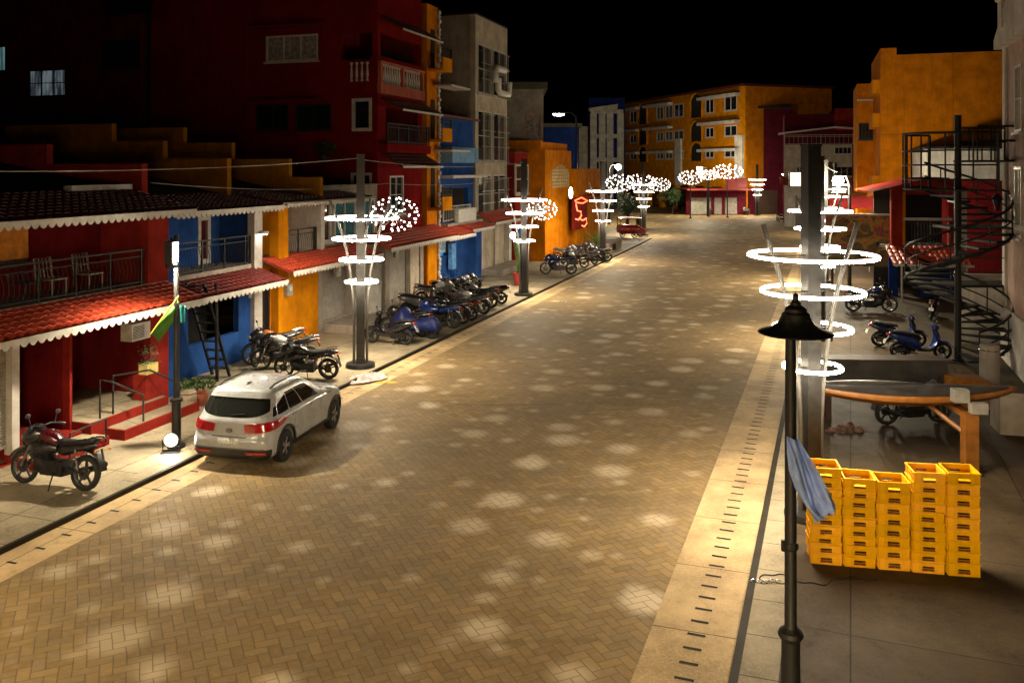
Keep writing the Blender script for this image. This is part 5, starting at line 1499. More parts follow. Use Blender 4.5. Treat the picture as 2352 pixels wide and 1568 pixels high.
solid_wall(B, t, cpt(f1 + .05), VY + .31, VO + .3, ZB, zc(388, f1 + 3, VY), .2, P_YEL, [], 'side_wall')
# neon sign
t, B = sthing(LS, 'neon_sign', 'red sign panel with glowing orange tubing on the yellow corner shop', 'sign', uL(1328, VY), VY - .15)
s0, s1 = uL(1313, VY), uL(1345, VY); zs0, zs1 = zc(530, s0, VY), zc(455, s0, VY)
g = B(); g.box(s0, s1, VY - .14, VY - .02, zs0, zs1); g.build('panel', P_RED, t)
M_NEON = emit('orange_neon', (1.0, .16, .04), 2.6)
L_ = s1 - s0; H_ = zs1 - zs0
for k, pts in enumerate(([(.05, .92), (.5, .99), (.95, .85), (.6, .8), (.1, .86)], [(.12, .8), (.2, .6), (.45, .55), (.5, .42), (.3, .3), (.1, .35)], [(.35, .35), (.6, .25), (.85, .3), (.9, .12), (.7, .04), (.55, .1)])):
    g = B(); g.tube([(s0 + a * L_, VY - .2, zs0 + b_ * H_) for a, b_ in pts], .05, 6); g.build('glowing_tube', M_NEON, t, 50)
tile_roof(*( (lambda: MB(LS.map(s0, VY - .15))), t, s0 + .2, s1 + 2.5, VY - .2, zs1 + .1, VY - 1.2, zs1 - .35, M_TILE), pitch=.4, rows_=3, name='canopy', fascia=False)
# ================================================================ lit pole lamp, flood light, flags on the left
M_LAMPW = emit('street_lamp_lens', (1.0, .86, .62), 6000.0); M_FARW = emit('plaza_lamp_lens', (1.0, .86, .6), 950.0); M_COOL = emit('cool_lamp_lens', (.75, .88, 1.0), 60.0)
lx, ly, _ = gp(405, 1026, PAVE)
t = thing('street_lamp', 'grey pole lamp with a lit box head between the red and the blue shop houses', 'street lamp', (lx, ly, PAVE), R(-10))
g = MB(); g.lathe([(.2, 0), (.2, .05), (.1, .07), (.1, 1.0), (.14, 1.02), (.14, 1.08), (.065, 1.1), (.05, 4.7), (.0, 4.72)], n=14); g.build('pole', M_POLE, t, 35)
g = MB(); g.box(-.09, .09, -.32, -.05, 4.08, 4.58); g.tube([(0, -.05, 4.5), (0, -.2, 4.64)], .03, 6); hd_ = g.build('lamp_head', M_BLK, t)
g = MB(); g.lathe([(.13, 4.0), (.125, 4.0795), (.12, 4.0795), (.125, 4.0), (.13, 4.0)], c=(0, -.19, 0), n=14); g.build('lamp_skirt', M_BLK, hd_)
g = MB(); g.lathe([(.0, 4.07), (.1, 4.071), (.1, 4.079)], c=(0, -.19, 0), n=14); g.build('lamp_lens', M_LAMPW, hd_)
g = MB(); g.box(.0905, .1, -.3, -.08, 4.12, 4.56); g.build('lit_side_panel', emit('side_glow', (1, .93, .8), 9.0), hd_)
t = thing('flood_light', 'dazzling round flood light standing on the pavement at the foot of the pole lamp', 'flood light', (lx + .02, ly - .36, PAVE), R(-78))
g = MB(); g.lathe([(.0, -.12), (.1, -.11), (.15, -.02), (.16, .0), (.145, .0), (.13, -.02), (0, -.03)], c=(0, 0, .26), n=20, axis='x'); g.build('housing', M_BLK, t, 40)
g = MB(); g.lathe([(.0, .012), (.13, .01)], c=(-.03, 0, .26), n=20, axis='x'); g.ellip((-.02, 0, .26), .03, .1, .1, 14, 8); g.build('lens', emit('flood_lens', (1, .9, .7), 130.0), t, 60)
g = MB(); g.tube([(-.05, -.18, .26), (-.05, -.18, .03), (-.05, .18, .03), (-.05, .18, .26)], .015, 6); g.build('bracket', M_BLK, t)
g = MB(); g.box(-.16, .1, -.2, .2, 0, .02); g.build('foot', M_POLE, t)

def flag(name, label, mat, corner_pts, nx=14, ny=10, wave=.05, seed=0, edge=None, loc=(0, 0, 0)):
    """cloth spanning four corners (top-in, top-out, bottom-out, bottom-in)"""
    A, B_, C_, D_ = [Vector(p) for p in corner_pts]
    nr = (B_ - A).cross(D_ - A).normalized()
    t = thing(name, label, 'flag', tuple(A))
    rows = []
    for j in range(ny + 1):
        f = j / ny; row = []
        for i in range(nx + 1):
            s_ = i / nx
            p = (A * (1 - s_) + B_ * s_) * (1 - f) + (D_ * (1 - s_) + C_ * s_) * f
            w = wave * (.3 + s_) * (sin(s_ * 7 + f * 4 + seed) + .6 * noise.noise(Vector((s_ * 4, f * 5, seed))))
            if edge == 'frayed':
                dn = (D_ - A).normalized(); p = p + dn * (f ** 3) * (.05 * noise.noise(Vector((s_ * 17, seed, 1))) + .03 * noise.noise(Vector((s_ * 41, seed, 4))))
                w += .022 * sin(s_ * 19 + f * 3) * f
            row.append(tuple(p + nr * w - A))
        rows.append(row)
    g = MB(); g.grid(rows); o = g.build('cloth', mat, t, 70); solid(o, .004)
    return t
M_FLG = plain('green_flag_cloth', (.07, .22, .03), .8, 0, .3, 5); M_FLY = plain('yellow_flag_cloth', (.6, .55, .04), .8, 0, .2, 5); M_FLT = plain('teal_flag_cloth', (.03, .3, .3), .8, 0, .3, 5); M_FLB = plain('blue_flag_cloth', (.24, .36, .8), .8, 0, .3, 4, grime=(.85, (.62, .66, .78)))
Yf = ly - .05
c3 = lambda px, py, Y=Yf: at(px, Y, py)
t = flag('pennant', 'green pennant with a yellow edge hanging slanted from the pole lamp', M_FLG, [c3(409, 690), c3(396, 742), c3(366, 784), c3(346, 766)], 10, 10, .03, 1)
g = MB(); P0, P1, P2 = Vector(c3(411, 680)) - t.location, Vector(c3(378, 727)) - t.location, Vector(c3(348, 766)) - t.location
P0.y -= .05; P1.y -= .07; P2.y -= .05
g.tube([tuple(P0), tuple(P1), tuple(P2)], [.03, .06, .03], 6, flat=.3); g.build('yellow_edge', M_FLY, t)
flag('pennant', 'small teal pennant hanging on the blue pillar beside the pole lamp', M_FLT, [c3(413, 702, Yf + .3), c3(427, 702, Yf + .3), c3(425, 742, Yf + .3), c3(414, 742, Yf + .3)], 6, 8, .02, 4)
# balcony lamp on the blue house
ub = uL(597, VF - .2)
t, B = sthing(LS, 'wall_lamp', 'small glowing cap lamp on the white balcony post between the blue and the yellow house', 'lamp', ub, VF - .35)
z_ = zc(535, ub, VF - .35)
g = B(); g.lathe([(.0, z_ + .07), (.15, z_ + .05), (.17, z_), (.15, z_ - .03)], c=(ub, VF - .35, 0), n=16); g.build('lamp_shade', M_ACW, t, 40)
g = B(); g.lathe([(.14, z_ - .02), (.1, z_ - .05), (0, z_ - .06)], c=(ub, VF - .35, 0), n=16); g.build('lens', emit('cap_lamp_lens', (1, .94, .82), 30.0), t)
# pots, barrel, weeds near the car
M_CLAY = plain('terracotta', (.28, .075, .03), .8, 0, .3, 6)
x, y, _ = gp(432, 938, PAVE)
t = thing('stone_drum', 'pale stone drum stool standing left of the white car', 'stool', (x, y, PAVE))
g = MB(); g.lathe([(.16, 0), (.21, .12), (.22, .28), (.2, .42), (.15, .47), (0, .48)], n=18); g.build('drum', plain('pale_stone', (.35, .27, .19), .8, 0, .4, 6, bump=.2), t, 50)
g = MB(); g.torus((0, 0, .1), .205, .015, 18, 5); g.torus((0, 0, .4), .2, .015, 18, 5); g.build('band', M_WOODB, t)
x, y, _ = gp(461, 930, PAVE)
t = thing('clay_pot', 'broken clay pot on the pavement between the drum stool and the car', 'pot', (x, y, PAVE))
g = MB(); g.lathe([(.1, 0), (.17, .1), (.19, .24), (.15, .33), (.17, .36), (.14, .36), (.12, .3), (0, .28)], n=16); g.build('pot', M_CLAY, t, 50)
x, y, _ = gp(452, 898, PAVE)
plant('weed_clump', 'low clump of green weeds behind the drum stool', 'plant', x, y, PAVE, .35, .6, 240, M_LEAF, None, 6, None, .07, 'leaf')
x, y, _ = gp(1190, 655, PAVE)
plant('potted_palm', 'tall spiky plant in a red pot beside the second ring lamp', 'plant', x, y, PAVE, 2.3, .55, 46, M_LEAF, (.28, .62, plain('red_pot', (.3, .03, .02), .5)), 5, None, .07)
x, y, _ = gp(1374, 586, PAVE)
plant('shrub', 'loose green shrub in the low planter beside the yellow corner shop', 'plant', x, y, .5, 1.7, 1.5, 70, M_LEAF, None, 8, None, .05)
t = thing('planter_wall', 'low grey concrete planter box with a dark opening near the left corner', 'planter', (*gp(1415, 572, PAVE)[:2], PAVE), R(70))
g = MB(); g.box(-2.6, 1.4, -.1, 1.6, 0, .62); g.build('box', P_GREY, t); g = MB(); g.box(-1.6, -.6, -.14, -.102, .05, .5); g.build('dark_opening', M_DARK, t)
# pile of cloth by the first ring lamp
def heap(name, label, cat, x, y, z, rx, ry, h, mat, seed, parts=1, rot=0):
    t = thing(name, label, cat, (x, y, z), rot)
    g = MB(); rows = []
    for i in range(31):
        f = i / 30; row = []
        for k in range(64):
            a = 2 * PI * k / 64; rr = f * (1 + .45 * noise.noise(Vector((cos(a) * 1.3, sin(a) * 1.3, seed))))
            zz = h * max(0, (1 - f ** 1.7)) * (.5 + 1.6 * noise.noise(Vector((rr * cos(a) * 3, rr * sin(a) * 3, seed + 5)))) + .05 * h * noise.noise(Vector((rr * cos(a) * 9, rr * sin(a) * 9, seed)))
            row.append((rx * rr * cos(a), ry * rr * sin(a), max(.004, zz) if f < 1 else .002))
        rows.append(row)
    g.grid(rows, loop=True); g.build('heap', mat, t, 60)
    return t
x, y, _ = gp(838, 872, 0)
heap('cloth_heap', 'crumpled pinkish white cloth dropped over the kerb at the first ring lamp', 'cloth', x, y, .05, .8, .45, .17, plain('pinkish_cloth', (.62, .46, .44), .9, 0, .4, 9), 3, rot=R(60))
x, y, _ = gp(880, 879, 0)
heap('paper_scrap', 'yellow paper scrap on the road beside the pink cloth heap', 'litter', x, y, .012, .36, .13, .04, plain('yellow_paper', (.6, .4, .06), .8), 9)
x, y, _ = gp(1292, 693, 0)
heap('paper_scrap', 'small pale paper scrap alone in the middle of the road', 'litter', x, y, .012, .2, .07, .04, M_WTRIM, 12)
x, y, _ = gp(1945, 988, PAVE)
heap('rubbish_heap', 'small heap of brown rags and rubbish at the foot of the ring lamp row', 'rubbish', x, y, PAVE, .5, .28, .15, plain('brown_rags', (.22, .13, .1), .9, 0, .7, 7, grime=(.9, (.07, .04, .05))), 17)

# ================================================================ near post with pagoda shade and blue flag
nx_, ny_ = at(1816, 9.6)
t = thing('lamp_post', 'black cast iron lamp post with a pagoda shaped shade, nearest on the right', 'lamp post', (nx_, ny_, PAVE))
g = MB(); g.lathe([(.16, 0), (.16, .1), (.115, .16), (.1, .8), (.1, 1.0), (.12, 1.02), (.14, 1.06), (.125, 1.1), (.075, 1.14), (.066, 1.16), (.062, 3.6), (.056, 4.42)], n=16); g.build('post', M_IRON, t, 30)
zt = zc_ = CAMH - (765 - HYP) / FPX * 9.6 - PAVE
g = MB(); hh = .39
prof = [(.405, 0), (.40, .012), (.27, .055), (.2, .1), (.17, .15), (.165, .17), (.16, .172), (.145, .22), (.12, .235), (.115, .27), (.09, .29), (.06, .31), (.055, .34), (.035, .36), (.03, .42), (.0, .45)]
g.lathe([(r, z + zt) for r, z in prof], c=(.055, 0, 0), n=24); g.lathe([(.39, zt - .006), (.2, zt + .05), (0, zt + .06)], c=(.055, 0, 0), n=24); g.build('pagoda_shade', M_IRON, t, 35)
g = MB(); g.ellip((.055, 0, zt - .02), .09, .09, .05, 12, 8); g.build('dead_bulb', M_ACW, t, 60)
g = MB(); g.lathe([(.075, 2.0), (.085, 2.02), (.085, 2.06), (.075, 2.08)], n=14); g.box(-.1, -.06, -.02, .02, 1.98, 2.1); g.build('clamp', M_IRON, t)
Yn = 9.52
P = lambda px, py, dy=0: at(px, Yn + dy, py)
flg = flag('blue_flag', 'faded blue flag with frayed edge tied to the near black lamp post', M_FLB, [P(1808, 1002), P(1838, 1012), P(1922, 1164), P(1872, 1202)], 40, 30, .06, 2, 'frayed')
flg2 = flg.children[0]
# lower left edge falls along the post: second fold
g = MB(); rows = []
pl = [(1807, 1004, 1812, 1008), (1808, 1040, 1830, 1060), (1812, 1080, 1850, 1120), (1826, 1120, 1868, 1160), (1850, 1160, 1888, 1190), (1876, 1196, 1906, 1190)]
for j, (x0, y0, x1, y1) in enumerate(pl):
    row = []
    for i in range(9):
        s_ = i / 8; p_ = Vector(P(x0 + (x1 - x0) * s_, y0 + (y1 - y0) * s_, -.03 + .04 * sin(s_ * 5 + j * .8))) - flg.location; row.append(tuple(p_))
    rows.append(row)
g.grid(rows); o_ = g.build('fold', M_FLB, flg, 70); solid(o_, .004)

# ================================================================ boat shaped stand and things around it
bx, by = 9.3, 17.7
t = thing('boat_stand', 'wooden boat shaped stand with a dark cover, raised on an orange post', 'stand', (bx, by, PAVE), R(-4))
def hull(f):                          # f 0..1 along the length -> half width
    return .62 * (max(0.0, sin(PI * min(1, f * 1.02))) ** .62) * (1 - .1 * f)
xs = [-3.1 + 4.4 * k / 28 for k in range(29)]
g = MB(); rows = []
for k, x in enumerate(xs):
    f = k / 28; w = max(.012, hull(f)); zt_ = 1.47 + .1 * (2 * f - 1) ** 2; dp = .07 + .17 * sin(PI * f) ** .6
    rows.append([(x, -w, zt_), (x, -w * .96, zt_ - dp * .5), (x, -w * .6, zt_ - dp), (x, 0, zt_ - dp * 1.1), (x, w * .6, zt_ - dp), (x, w * .96, zt_ - dp * .5), (x, w, zt_)])
rows = [[(x, y + .8, z) for x, y, z in r] for r in rows]; g.grid(rows)
hl = g.build('hull', M_ORWOOD, t, 40); solid(hl, .03)
g = MB(); rows = []
for k, x in enumerate(xs[1:-1]):
    f = (k + 1) / 28; w = max(.01, hull(f) - .045); zt_ = 1.475 + .1 * (2 * f - 1) ** 2
    rows.append([(x, w * q, zt_ + .09 * (1 - q * q) * sin(PI * f) + (.05 if q > .25 and f < .62 else 0) * sin(PI * f / .62)) for q in (-1, -.8, -.5, -.2, .1, .24, .3, .5, .8, 1)])
g.grid([[(x, y + .8, z) for x, y, z in r] for r in rows]); cvr = g.build('dark_cover', plain('dark_tarpaulin', (.05, .045, .042), .38, 0, .4, 3, bump=.25), t, 30)
g = MB(); g.box(-.13, .13, -.13, .13, 0, 1.22); g.build('post', M_ORWOOD, t)
g = MB(); g.box(-.1, .1, .131, 1.2, 1.1, 1.215); g.build('cross_beam', M_ORWOOD, t)
g = MB(); g.tube([(-.02, .0, .75), (-.62, .75, 1.25)], .05, 6); g.build('brace', M_ORWOOD, t)
g = MB(); g.box(-.3, .0, -.02, .2, 1.42, 1.68); g.box(-.02, .3, -.16, .02, 1.23, 1.44); g.build('white_bracket', M_SHUT, t)
g = MB(); g.box(-.2, .2, -.2, .2, 0, .03); g.build('foot_plate', M_IRON, t)
t = thing('market_counter', 'long dark boarded counter behind the boat shaped stand', 'counter', (*at(2030, 21.6), PAVE), R(-3))
g = MB(); g.box(-1.5, 1.45, -.25, .25, .95, 1.46); g.build('boarded_front', plain('dark_boards', (.035, .033, .03), .5, 0, .4, 3), t)
g = MB(); g.box(-1.54, 1.49, -.3, .3, 1.462, 1.5); g.build('top_board', M_WOODB, t)
for a, b_ in ((-1.4, -.2), (1.35, -.2), (-1.4, .2), (1.35, .2)):
    g = MB(); g.box(a - .05, a + .05, b_ - .05, b_ + .05, 0, .948); g.build('leg', M_WOODB, t)
x, y = at(2212, 21.0)
t = thing('boat_bow', 'pointed orange wooden bow of a second boat stand, beside the grey cylinder', 'stand', (x, y, PAVE), R(-6))
g = MB(); rows = []
for k in range(9):
    f = k / 8; w = .05 + .4 * f ** .7; rows.append([(-.45 + .95 * f, -w, 1.22 - .1 * f), (-.45 + .95 * f, -w * .6, .98 - .1 * f), (-.45 + .95 * f, 0, .94 - .1 * f), (-.45 + .95 * f, w * .6, .98 - .1 * f), (-.45 + .95 * f, w, 1.22 - .1 * f)])
g.grid(rows, loop=True); g.build('hull', M_ORWOOD, t, 40)
g = MB(); g.box(.0, .2, -.1, .1, 0, .92); g.build('post', M_ORWOOD, t)
x, y = at(2273, 22.5)
t = thing('concrete_bollard', 'tall grey concrete cylinder at the right edge behind the boat stand', 'bollard', (x, y, PAVE))
g = MB(); g.lathe([(.24, 0), (.24, 1.58), (.22, 1.64), (0, 1.66)], n=22); g.build('cylinder', P_GREY, t, 40)
g = MB(); g.torus((0, 0, 1.5), .243, .012, 22, 5); g.build('band', M_STEEL, t)
x, y = at(2345, 20.5)
t = thing('stone_block', 'squat grey stone planter block at the right edge of the picture', 'planter', (x, y, PAVE), R(-14))
g = MB(); g.box(-.55, .6, -.4, .4, 0, .9); g.box(-.58, .63, -.43, .43, .901, .98); g.build('block', P_GREY, t); g = MB(); g.box(-.5, .55, -.35, .35, .981, 1.0); g.build('soil', M_EARTH, t)
# coil of wire and loose cable on the right pavement
x, y, _ = gp(1762, 1336, PAVE)
t = thing('wire_coil', 'tangled bit of silver wire lying on the pavement left of the near lamp post', 'wire', (x, y, PAVE))
g = MB(); rr = random.Random(2); g.tube([(-.22 + .008 * k + .06 * cos(k * .55), .06 * sin(k * .55), .012 + .006 * sin(k * .21)) for k in range(58)], .006, 5); g.build('wire', M_STEEL, t)
x, y, _ = gp(1880, 1332, PAVE)
t = thing('loose_cable', 'thin dark cable curling over the pavement before the crates', 'cable', (x, y, PAVE))
g = MB(); g.tube([(-.9 + .06 * k, .22 * sin(k * .33) * (1 - k / 40) + .05 * sin(k * 1.1), .009) for k in range(31)], .008, 5); g.build('cable', M_BLK, t)

# ================================================================ right side buildings
def box_house(name, label, cx0, cx1, Y, py_top, depth, mat, rot=0.0, extra=None):
    x0, x1 = at(cx0, Y)[0], at(cx1, Y)[0]; zt = CAMH - (py_top - HYP) / FPX * Y
    t = thing(name, label, 'building', ((x0 + x1) / 2, Y, 0), rot)
    return t, (x1 - x0) / 2, zt
fpt = lambda y: (lambda a, t_, z: (a, y + t_, z))
# pink house at the right edge
VP_ = 6.5
def RU(px, v): return RS.u(px, v)
def RZ(py, u, v): return RS.z(py, u, v)
u_end = RU(2309, VP_)
t, B = sthing(RS, 'corner_house', 'pale pink house with white trim and a roof urn, cut by the right picture edge', 'building', u_end, VP_)
zr = RZ(112, u_end, VP_); zk = RZ(700, u_end, VP_)
wo = [(u_end - 2.6, u_end - 1.6, 4.2, 6.3), (u_end - 2.6, u_end - 1.6, 7.4, 9.4)]
solid_wall(B, t, lambda a, t_, z: (a, VP_ + t_, z), u_end - 14, u_end, zk, zr, .3, P_PINK, wo, 'front_wall')
solid_wall(B, t, lambda a, t_, z: (u_end - t_, a, z), VP_ + .301, VP_ + 12, zk, zr, .3, P_PINK, [], 'end_wall')
for q in wo: window(B, t, lambda a, t_, z: (a, VP_ + t_, z), *q, M_WTRIM, None, 2, 2)
g = B(); g.box(u_end - 14, u_end + .1, VP_ - .12, VP_ + 12, ZB, zk); g.build('plinth', P_WHITE, t)
g = B(); g.box(u_end - .35, u_end + .05, VP_ - .08, VP_ - .002, zk, zr); g.box(u_end - 14, u_end + .05, VP_ - .06, VP_ - .003, zk + 2.6, zk + 2.75); g.build('corner_trim', P_WHITE, t)
g = B(); g.prism([(u_end + .25, VP_ - .3, zr), (u_end + .25, VP_ - .3, zr + .3), (u_end - 4, VP_ - .3, zr + 2.2), (u_end - 9, VP_ - .3, zr + .3), (u_end - 9, VP_ - .3, zr)], (0, .5, 0)); g.build('pediment', P_WHITE, t)
g = B(); uu = u_end - 1.1; zu = zr + .62
g.box(uu - .3, uu + .3, VP_ - .35, VP_ + .25, zu - .1, zu + .75); g.lathe([(.42, zu + .75), (.45, zu + .9), (.22, zu + .95), (.18, zu + 1.1), (.42, zu + 1.35), (.5, zu + 1.7), (.35, zu + 2.0), (.12, zu + 2.15), (0, zu + 2.3)], c=(uu, VP_ - .05, 0), n=16); g.build('roof_urn', P_WHITE, t, 40)
t, B = sthing(RS, 'wall_lamp', 'unlit black lantern on the pink house at the right edge', 'lamp', u_end - 1.2, VP_)
zz_ = RZ(462, u_end - .6, VP_)
g = B(); g.tube([(u_end - .7, VP_ - .01, zz_ + .3), (u_end - .7, VP_ - .3, zz_ + .35), (u_end - .7, VP_ - .35, zz_ + .2)], .02, 6); g.build('bracket', M_IRON, t)
g = B(); g.lathe([(.05, zz_ - .3), (.14, zz_ + .05), (.18, zz_ + .1), (.03, zz_ + .25)], c=(u_end - .7, VP_ - .35, 0), n=6); g.build('lantern', M_IRON, t)
# low white side wall with a stair flight
t = thing('garden_wall', 'low white wall below the landing at the right, behind the spiral stair', 'wall', (*at(2280, 30.5), 0), R(-14))
g = MB(); g.box(-1.15, 3, 0, .25, ZB, 2.45); g.build('wall', P_WHITE, t)
g = MB(); g.box(-1.2, 3, -.05, .3, 2.451, 2.55); g.build('coping', P_GREY, t)
g = MB()
for k in range(3): g.tube([(-1.3, -.2, 1.9 - k * .35), (1.1, -.9, .75 - k * .3)], .03, 6)
g.build('stair_rail', M_IRON, t)
g = MB(); g.box(1.05, 1.15, -.95, -.85, ZB, 1.2); g.build('rail_post', M_IRON, t)

# ---- spiral stair
sx, sy, _ = gp(2200, 828, PAVE)
t = thing('spiral_stair', 'black iron spiral stair with a curved balcony landing beside the pink house', 'stairs', (sx, sy, PAVE), 0)
ztop = CAMH - (265 - HYP) / FPX * sy - PAVE
zland = CAMH - (437 - HYP) / FPX * sy - PAVE
g = MB(); g.lathe([(.2, 0), (.2, .05), (.105, .08), (.105, ztop), (0, ztop + .03)], n=14); g.build('centre_pole', M_IRON, t, 35)
RS_ = 1.55; turns = 1.55; nst = 27; A0 = R(-95)
for k in range(nst):
    f = k / nst; a = A0 + f * turns * 2 * PI; z = .25 + f * (zland - .3); da = R(13)
    g = MB(); g.prism([(.1 * cos(a - da * .4), .1 * sin(a - da * .4), z), (RS_ * cos(a - da), RS_ * sin(a - da), z), (RS_ * cos(a + da), RS_ * sin(a + da), z), (.1 * cos(a + da * .4), .1 * sin(a + da * .4), z)], (0, 0, .06)); g.build('tread', M_IRON, t)
for hgt, r_ in ((.95, .04), (.5, .026), (.0, .05)):
    g = MB(); g.tube([(RS_ * cos(A0 + f * turns * 2 * PI), RS_ * sin(A0 + f * turns * 2 * PI), .25 + f * (zland - .3) + hgt) for f in [q / 60 for q in range(61)]], r_, 6); g.build('spiral_rail', M_IRON, t)
for k in range(0, nst, 2):
    f = k / nst; a = A0 + f * turns * 2 * PI; z = .25 + f * (zland - .3)
    g = MB(); g.tube([(RS_ * cos(a), RS_ * sin(a), z), (RS_ * cos(a), RS_ * sin(a), z + .95)], .022, 5); g.build('baluster', M_IRON, t)
# landing: half disc to the left joined to a bridge towards the house
aL = [R(95 + 190 * k / 14) for k in range(15)]
g = MB(); poly = [(1.62 * cos(a), 1.62 * sin(a), zland) for a in aL]; g.prism(poly, (0, 0, .05)); g.box(.0, 2.3, -1.0, .3, zland + .9, zland + .96); g.build('landing', M_IRON, t)
zr_ = zland + .06
for hgt in (1.75, 1.2, .75, .3):
    g = MB(); g.tube([(1.62 * cos(a), 1.62 * sin(a), zr_ + hgt * (1 if hgt < 1.7 else 1) + .35 * (a - R(95)) / R(190) * 0) for a in aL], .04 if hgt > 1.7 else .028, 6); g.build('landing_rail', M_IRON, t)
for k in range(0, 15, 2):
    a = aL[k]; g = MB(); g.tube([(1.62 * cos(a), 1.62 * sin(a), zr_), (1.62 * cos(a), 1.62 * sin(a), zr_ + 1.75)], .05 if k in (0, 6, 14) else .026, 6); g.build('landing_post', M_IRON, t)
for yy in (-1.0, .3):
    for hgt in (1.05, .6):
        g = MB(); g.tube([(.1, yy, zland + .96 + hgt), (2.3, yy, zland + .96 + hgt)], .04, 6); g.build('bridge_rail', M_IRON, t)
    for k in range(6):
        g = MB(); g.tube([(.1 + 2.1 * k / 5, yy, zland + .96), (.1 + 2.1 * k / 5, yy, zland + 2.01)], .026, 5); g.build('bridge_post', M_IRON, t)
for zz in (2.3, 4.2):
    g = MB(); g.box(-.1, 2.2, .3, 1.5, zz, zz + .08); g.tube([(0, .3, zz + 1.0), (2.2, .3, zz + .95)], .022, 6); g.tube([(0, .3, zz + .5), (2.2, .3, zz + .5)], .016, 6); g.build('mid_landing', M_IRON, t)

# ---- white and dark red house behind the stair
t, w, zt = box_house('side_house', 'plain house, white above and dark red below, behind the spiral stair', 2138, 2325, 47, 342, 8, P_CREAM, R(-19))
zs = CAMH - (412 - HYP) / FPX * 47
g = MB(); g.box(-w, w, 0, 8, zs, zt); g.build('upper_wall', P_WHITE, t); g = MB(); g.box(-w - .02, w, -.02, 8, 0, zs - .002); g.build('lower_wall', P_MAROON if False else P_DRED, t)
g = MB(); g.box(-w - .1, w, -.12, 8.1, zt, zt + .12); g.build('roof', M_ROOF, t); g = MB(); g.box(-w, w, -.06, -.021, zs - .06, zs + .04); g.build('band', P_WHITE, t)
# ---- red kiosk with balcony
Yk = 41.5
t, w, zt = box_house('red_kiosk', 'red two storey kiosk with an open balcony and a red awning', 2052, 2212, Yk, 425, 4, P_RED, R(-10))
zl = lambda py: CAMH - (py - HYP) / FPX * Yk
o1 = (-w * .62, w * .55, zl(566), zl(447))
solid_wall(MB, t, fpt(0), -w, w, zl(585), zl(432), .3, P_RED, [o1], 'upper_wall')
g = MB(); g.prism([(-w - .9, -.3, zl(440)), (-w * .2, -.3, zl(412)), (w * .5, -.3, zl(408)), (w + .1, -.3, zl(432)), (w + .1, -.3, zl(438)), (-w * .2, -.3, zl(424))], (0, 4.2, 0)); g.build('curved_roof', P_RED, t)
g = MB(); g.pbox(fpt(0), o1[0] - .12, o1[0] - .002, -.06, -.002, zl(566), zl(440)); g.build('yellow_edge', P_YEL, t)
railing(MB, t, fpt(-.1), o1[0], o1[1], zl(566), 1.25, wavy=False); g = MB(); g.pbox(fpt(-.15), o1[0] - .1, o1[1] + .1, -.04, .04, zl(506), zl(500)); g.build('white_handrail', M_WTRIM, t)
g = MB(); g.box(-w, w, 3.6, 3.7, 0, zl(430)); g.box(-w, w, .3, 3.6, zl(570) - .15, zl(570)); g.build('inner_wall', M_DARK, t)
solid_wall(MB, t, fpt(.4), -w, w, 0, zl(585), .2, P_NAVY, [(-w + .4, -.2, .1, 2.0)], 'lower_wall')
tile_roof(MB, t, -w - .3, w * .9, -.02, zl(566), -1.7, zl(600), M_TILE, rows_=5, sc=.05)
for sx_ in (-w + .1, w * .75):
    g = MB(); g.tube([(sx_, -1.5, 0), (sx_, -1.5, zl(597))], .05, 8); g.build('awning_post', M_SHUT, t)
g = MB(); g.box(w - .35, w + .02, -.12, -.004, 0, zl(432)); g.build('white_column', M_WTRIM, t)
# red and yellow market canopies
for i, (px, Y, pyt, wd, m, lb) in enumerate(((2005, 52, 440, 2.6, M_TILE, 'wide red market canopy left of the red kiosk'), (1975, 60, 436, 2.2, P_YEL, 'yellow market canopy below the narrow orange building'), (2085, 50, 418, 2.0, P_YEL, 'small yellow canopy peeping over the red kiosk roof'))):
    x, y = at(px, Y); z1 = CAMH - (pyt - HYP) / FPX * Y
    t = thing('market_canopy', lb, 'canopy', (x, y, PAVE), R(-12))
    g = MB(); rows = []
    for j in range(7):
        f = j / 6; rows.append([((-wd + 2 * wd * k / 12), -1.6 + 3.2 * f, z1 - .25 - .75 * abs(2 * f - 1) ** 1.3 - .12 * abs(2 * k / 12 - 1) + .05 * sin(k * 2.1 + j)) for k in range(13)])
    g.sheet(rows, (0, 0, -.02)); g.build('fabric', plain('canopy_cloth_' + str(i), [(.36, .02, .02), (.6, .3, .03), (.55, .3, .04)][i], .8, 0, .3, 3), t, 50)
    for a, b_ in ((-wd + .2, -1.5), (wd - .2, -1.5), (-wd + .2, 1.5), (wd - .2, 1.5)):
        g = MB(); g.tube([(a, b_, 0), (a, b_, z1 - 1.05)], .04, 6); g.build('leg', M_SHUT, t)
# painted board
x, y = at(1978, 45)
t = thing('painted_board', 'large colourful painted board standing on the right pavement', 'sign', (x, y, PAVE), R(-12))
m, tt, bb = nt('mural_paint')
tc = node(tt, 'ShaderNodeTexCoord'); n_ = node(tt, 'ShaderNodeTexNoise', Scale=.9, Detail=3.0, Distortion=1.6); link(tt, tc.outputs['Object'], n_.inputs['Vector'])
cr = node(tt, 'ShaderNodeValToRGB'); link(tt, n_.outputs['Fac'], cr.inputs[0]); cr.color_ramp.interpolation = 'EASE'
el = cr.color_ramp.elements; el[0].position = .3; el[0].color = (.05, .02, .015, 1); el[1].position = .8; el[1].color = (.3, .3, .1, 1)
for p_, c_ in ((.4, (.25, .1, .03, 1)), (.47, (.1, .12, .05, 1)), (.53, (.5, .3, .06, 1)), (.6, (.35, .06, .08, 1)), (.68, (.3, .22, .12, 1))): e_ = el.new(p_); e_.color = c_
link(tt, cr.outputs[0], bb.inputs['Base Color']); bb.inputs['Roughness'].default_value = .6
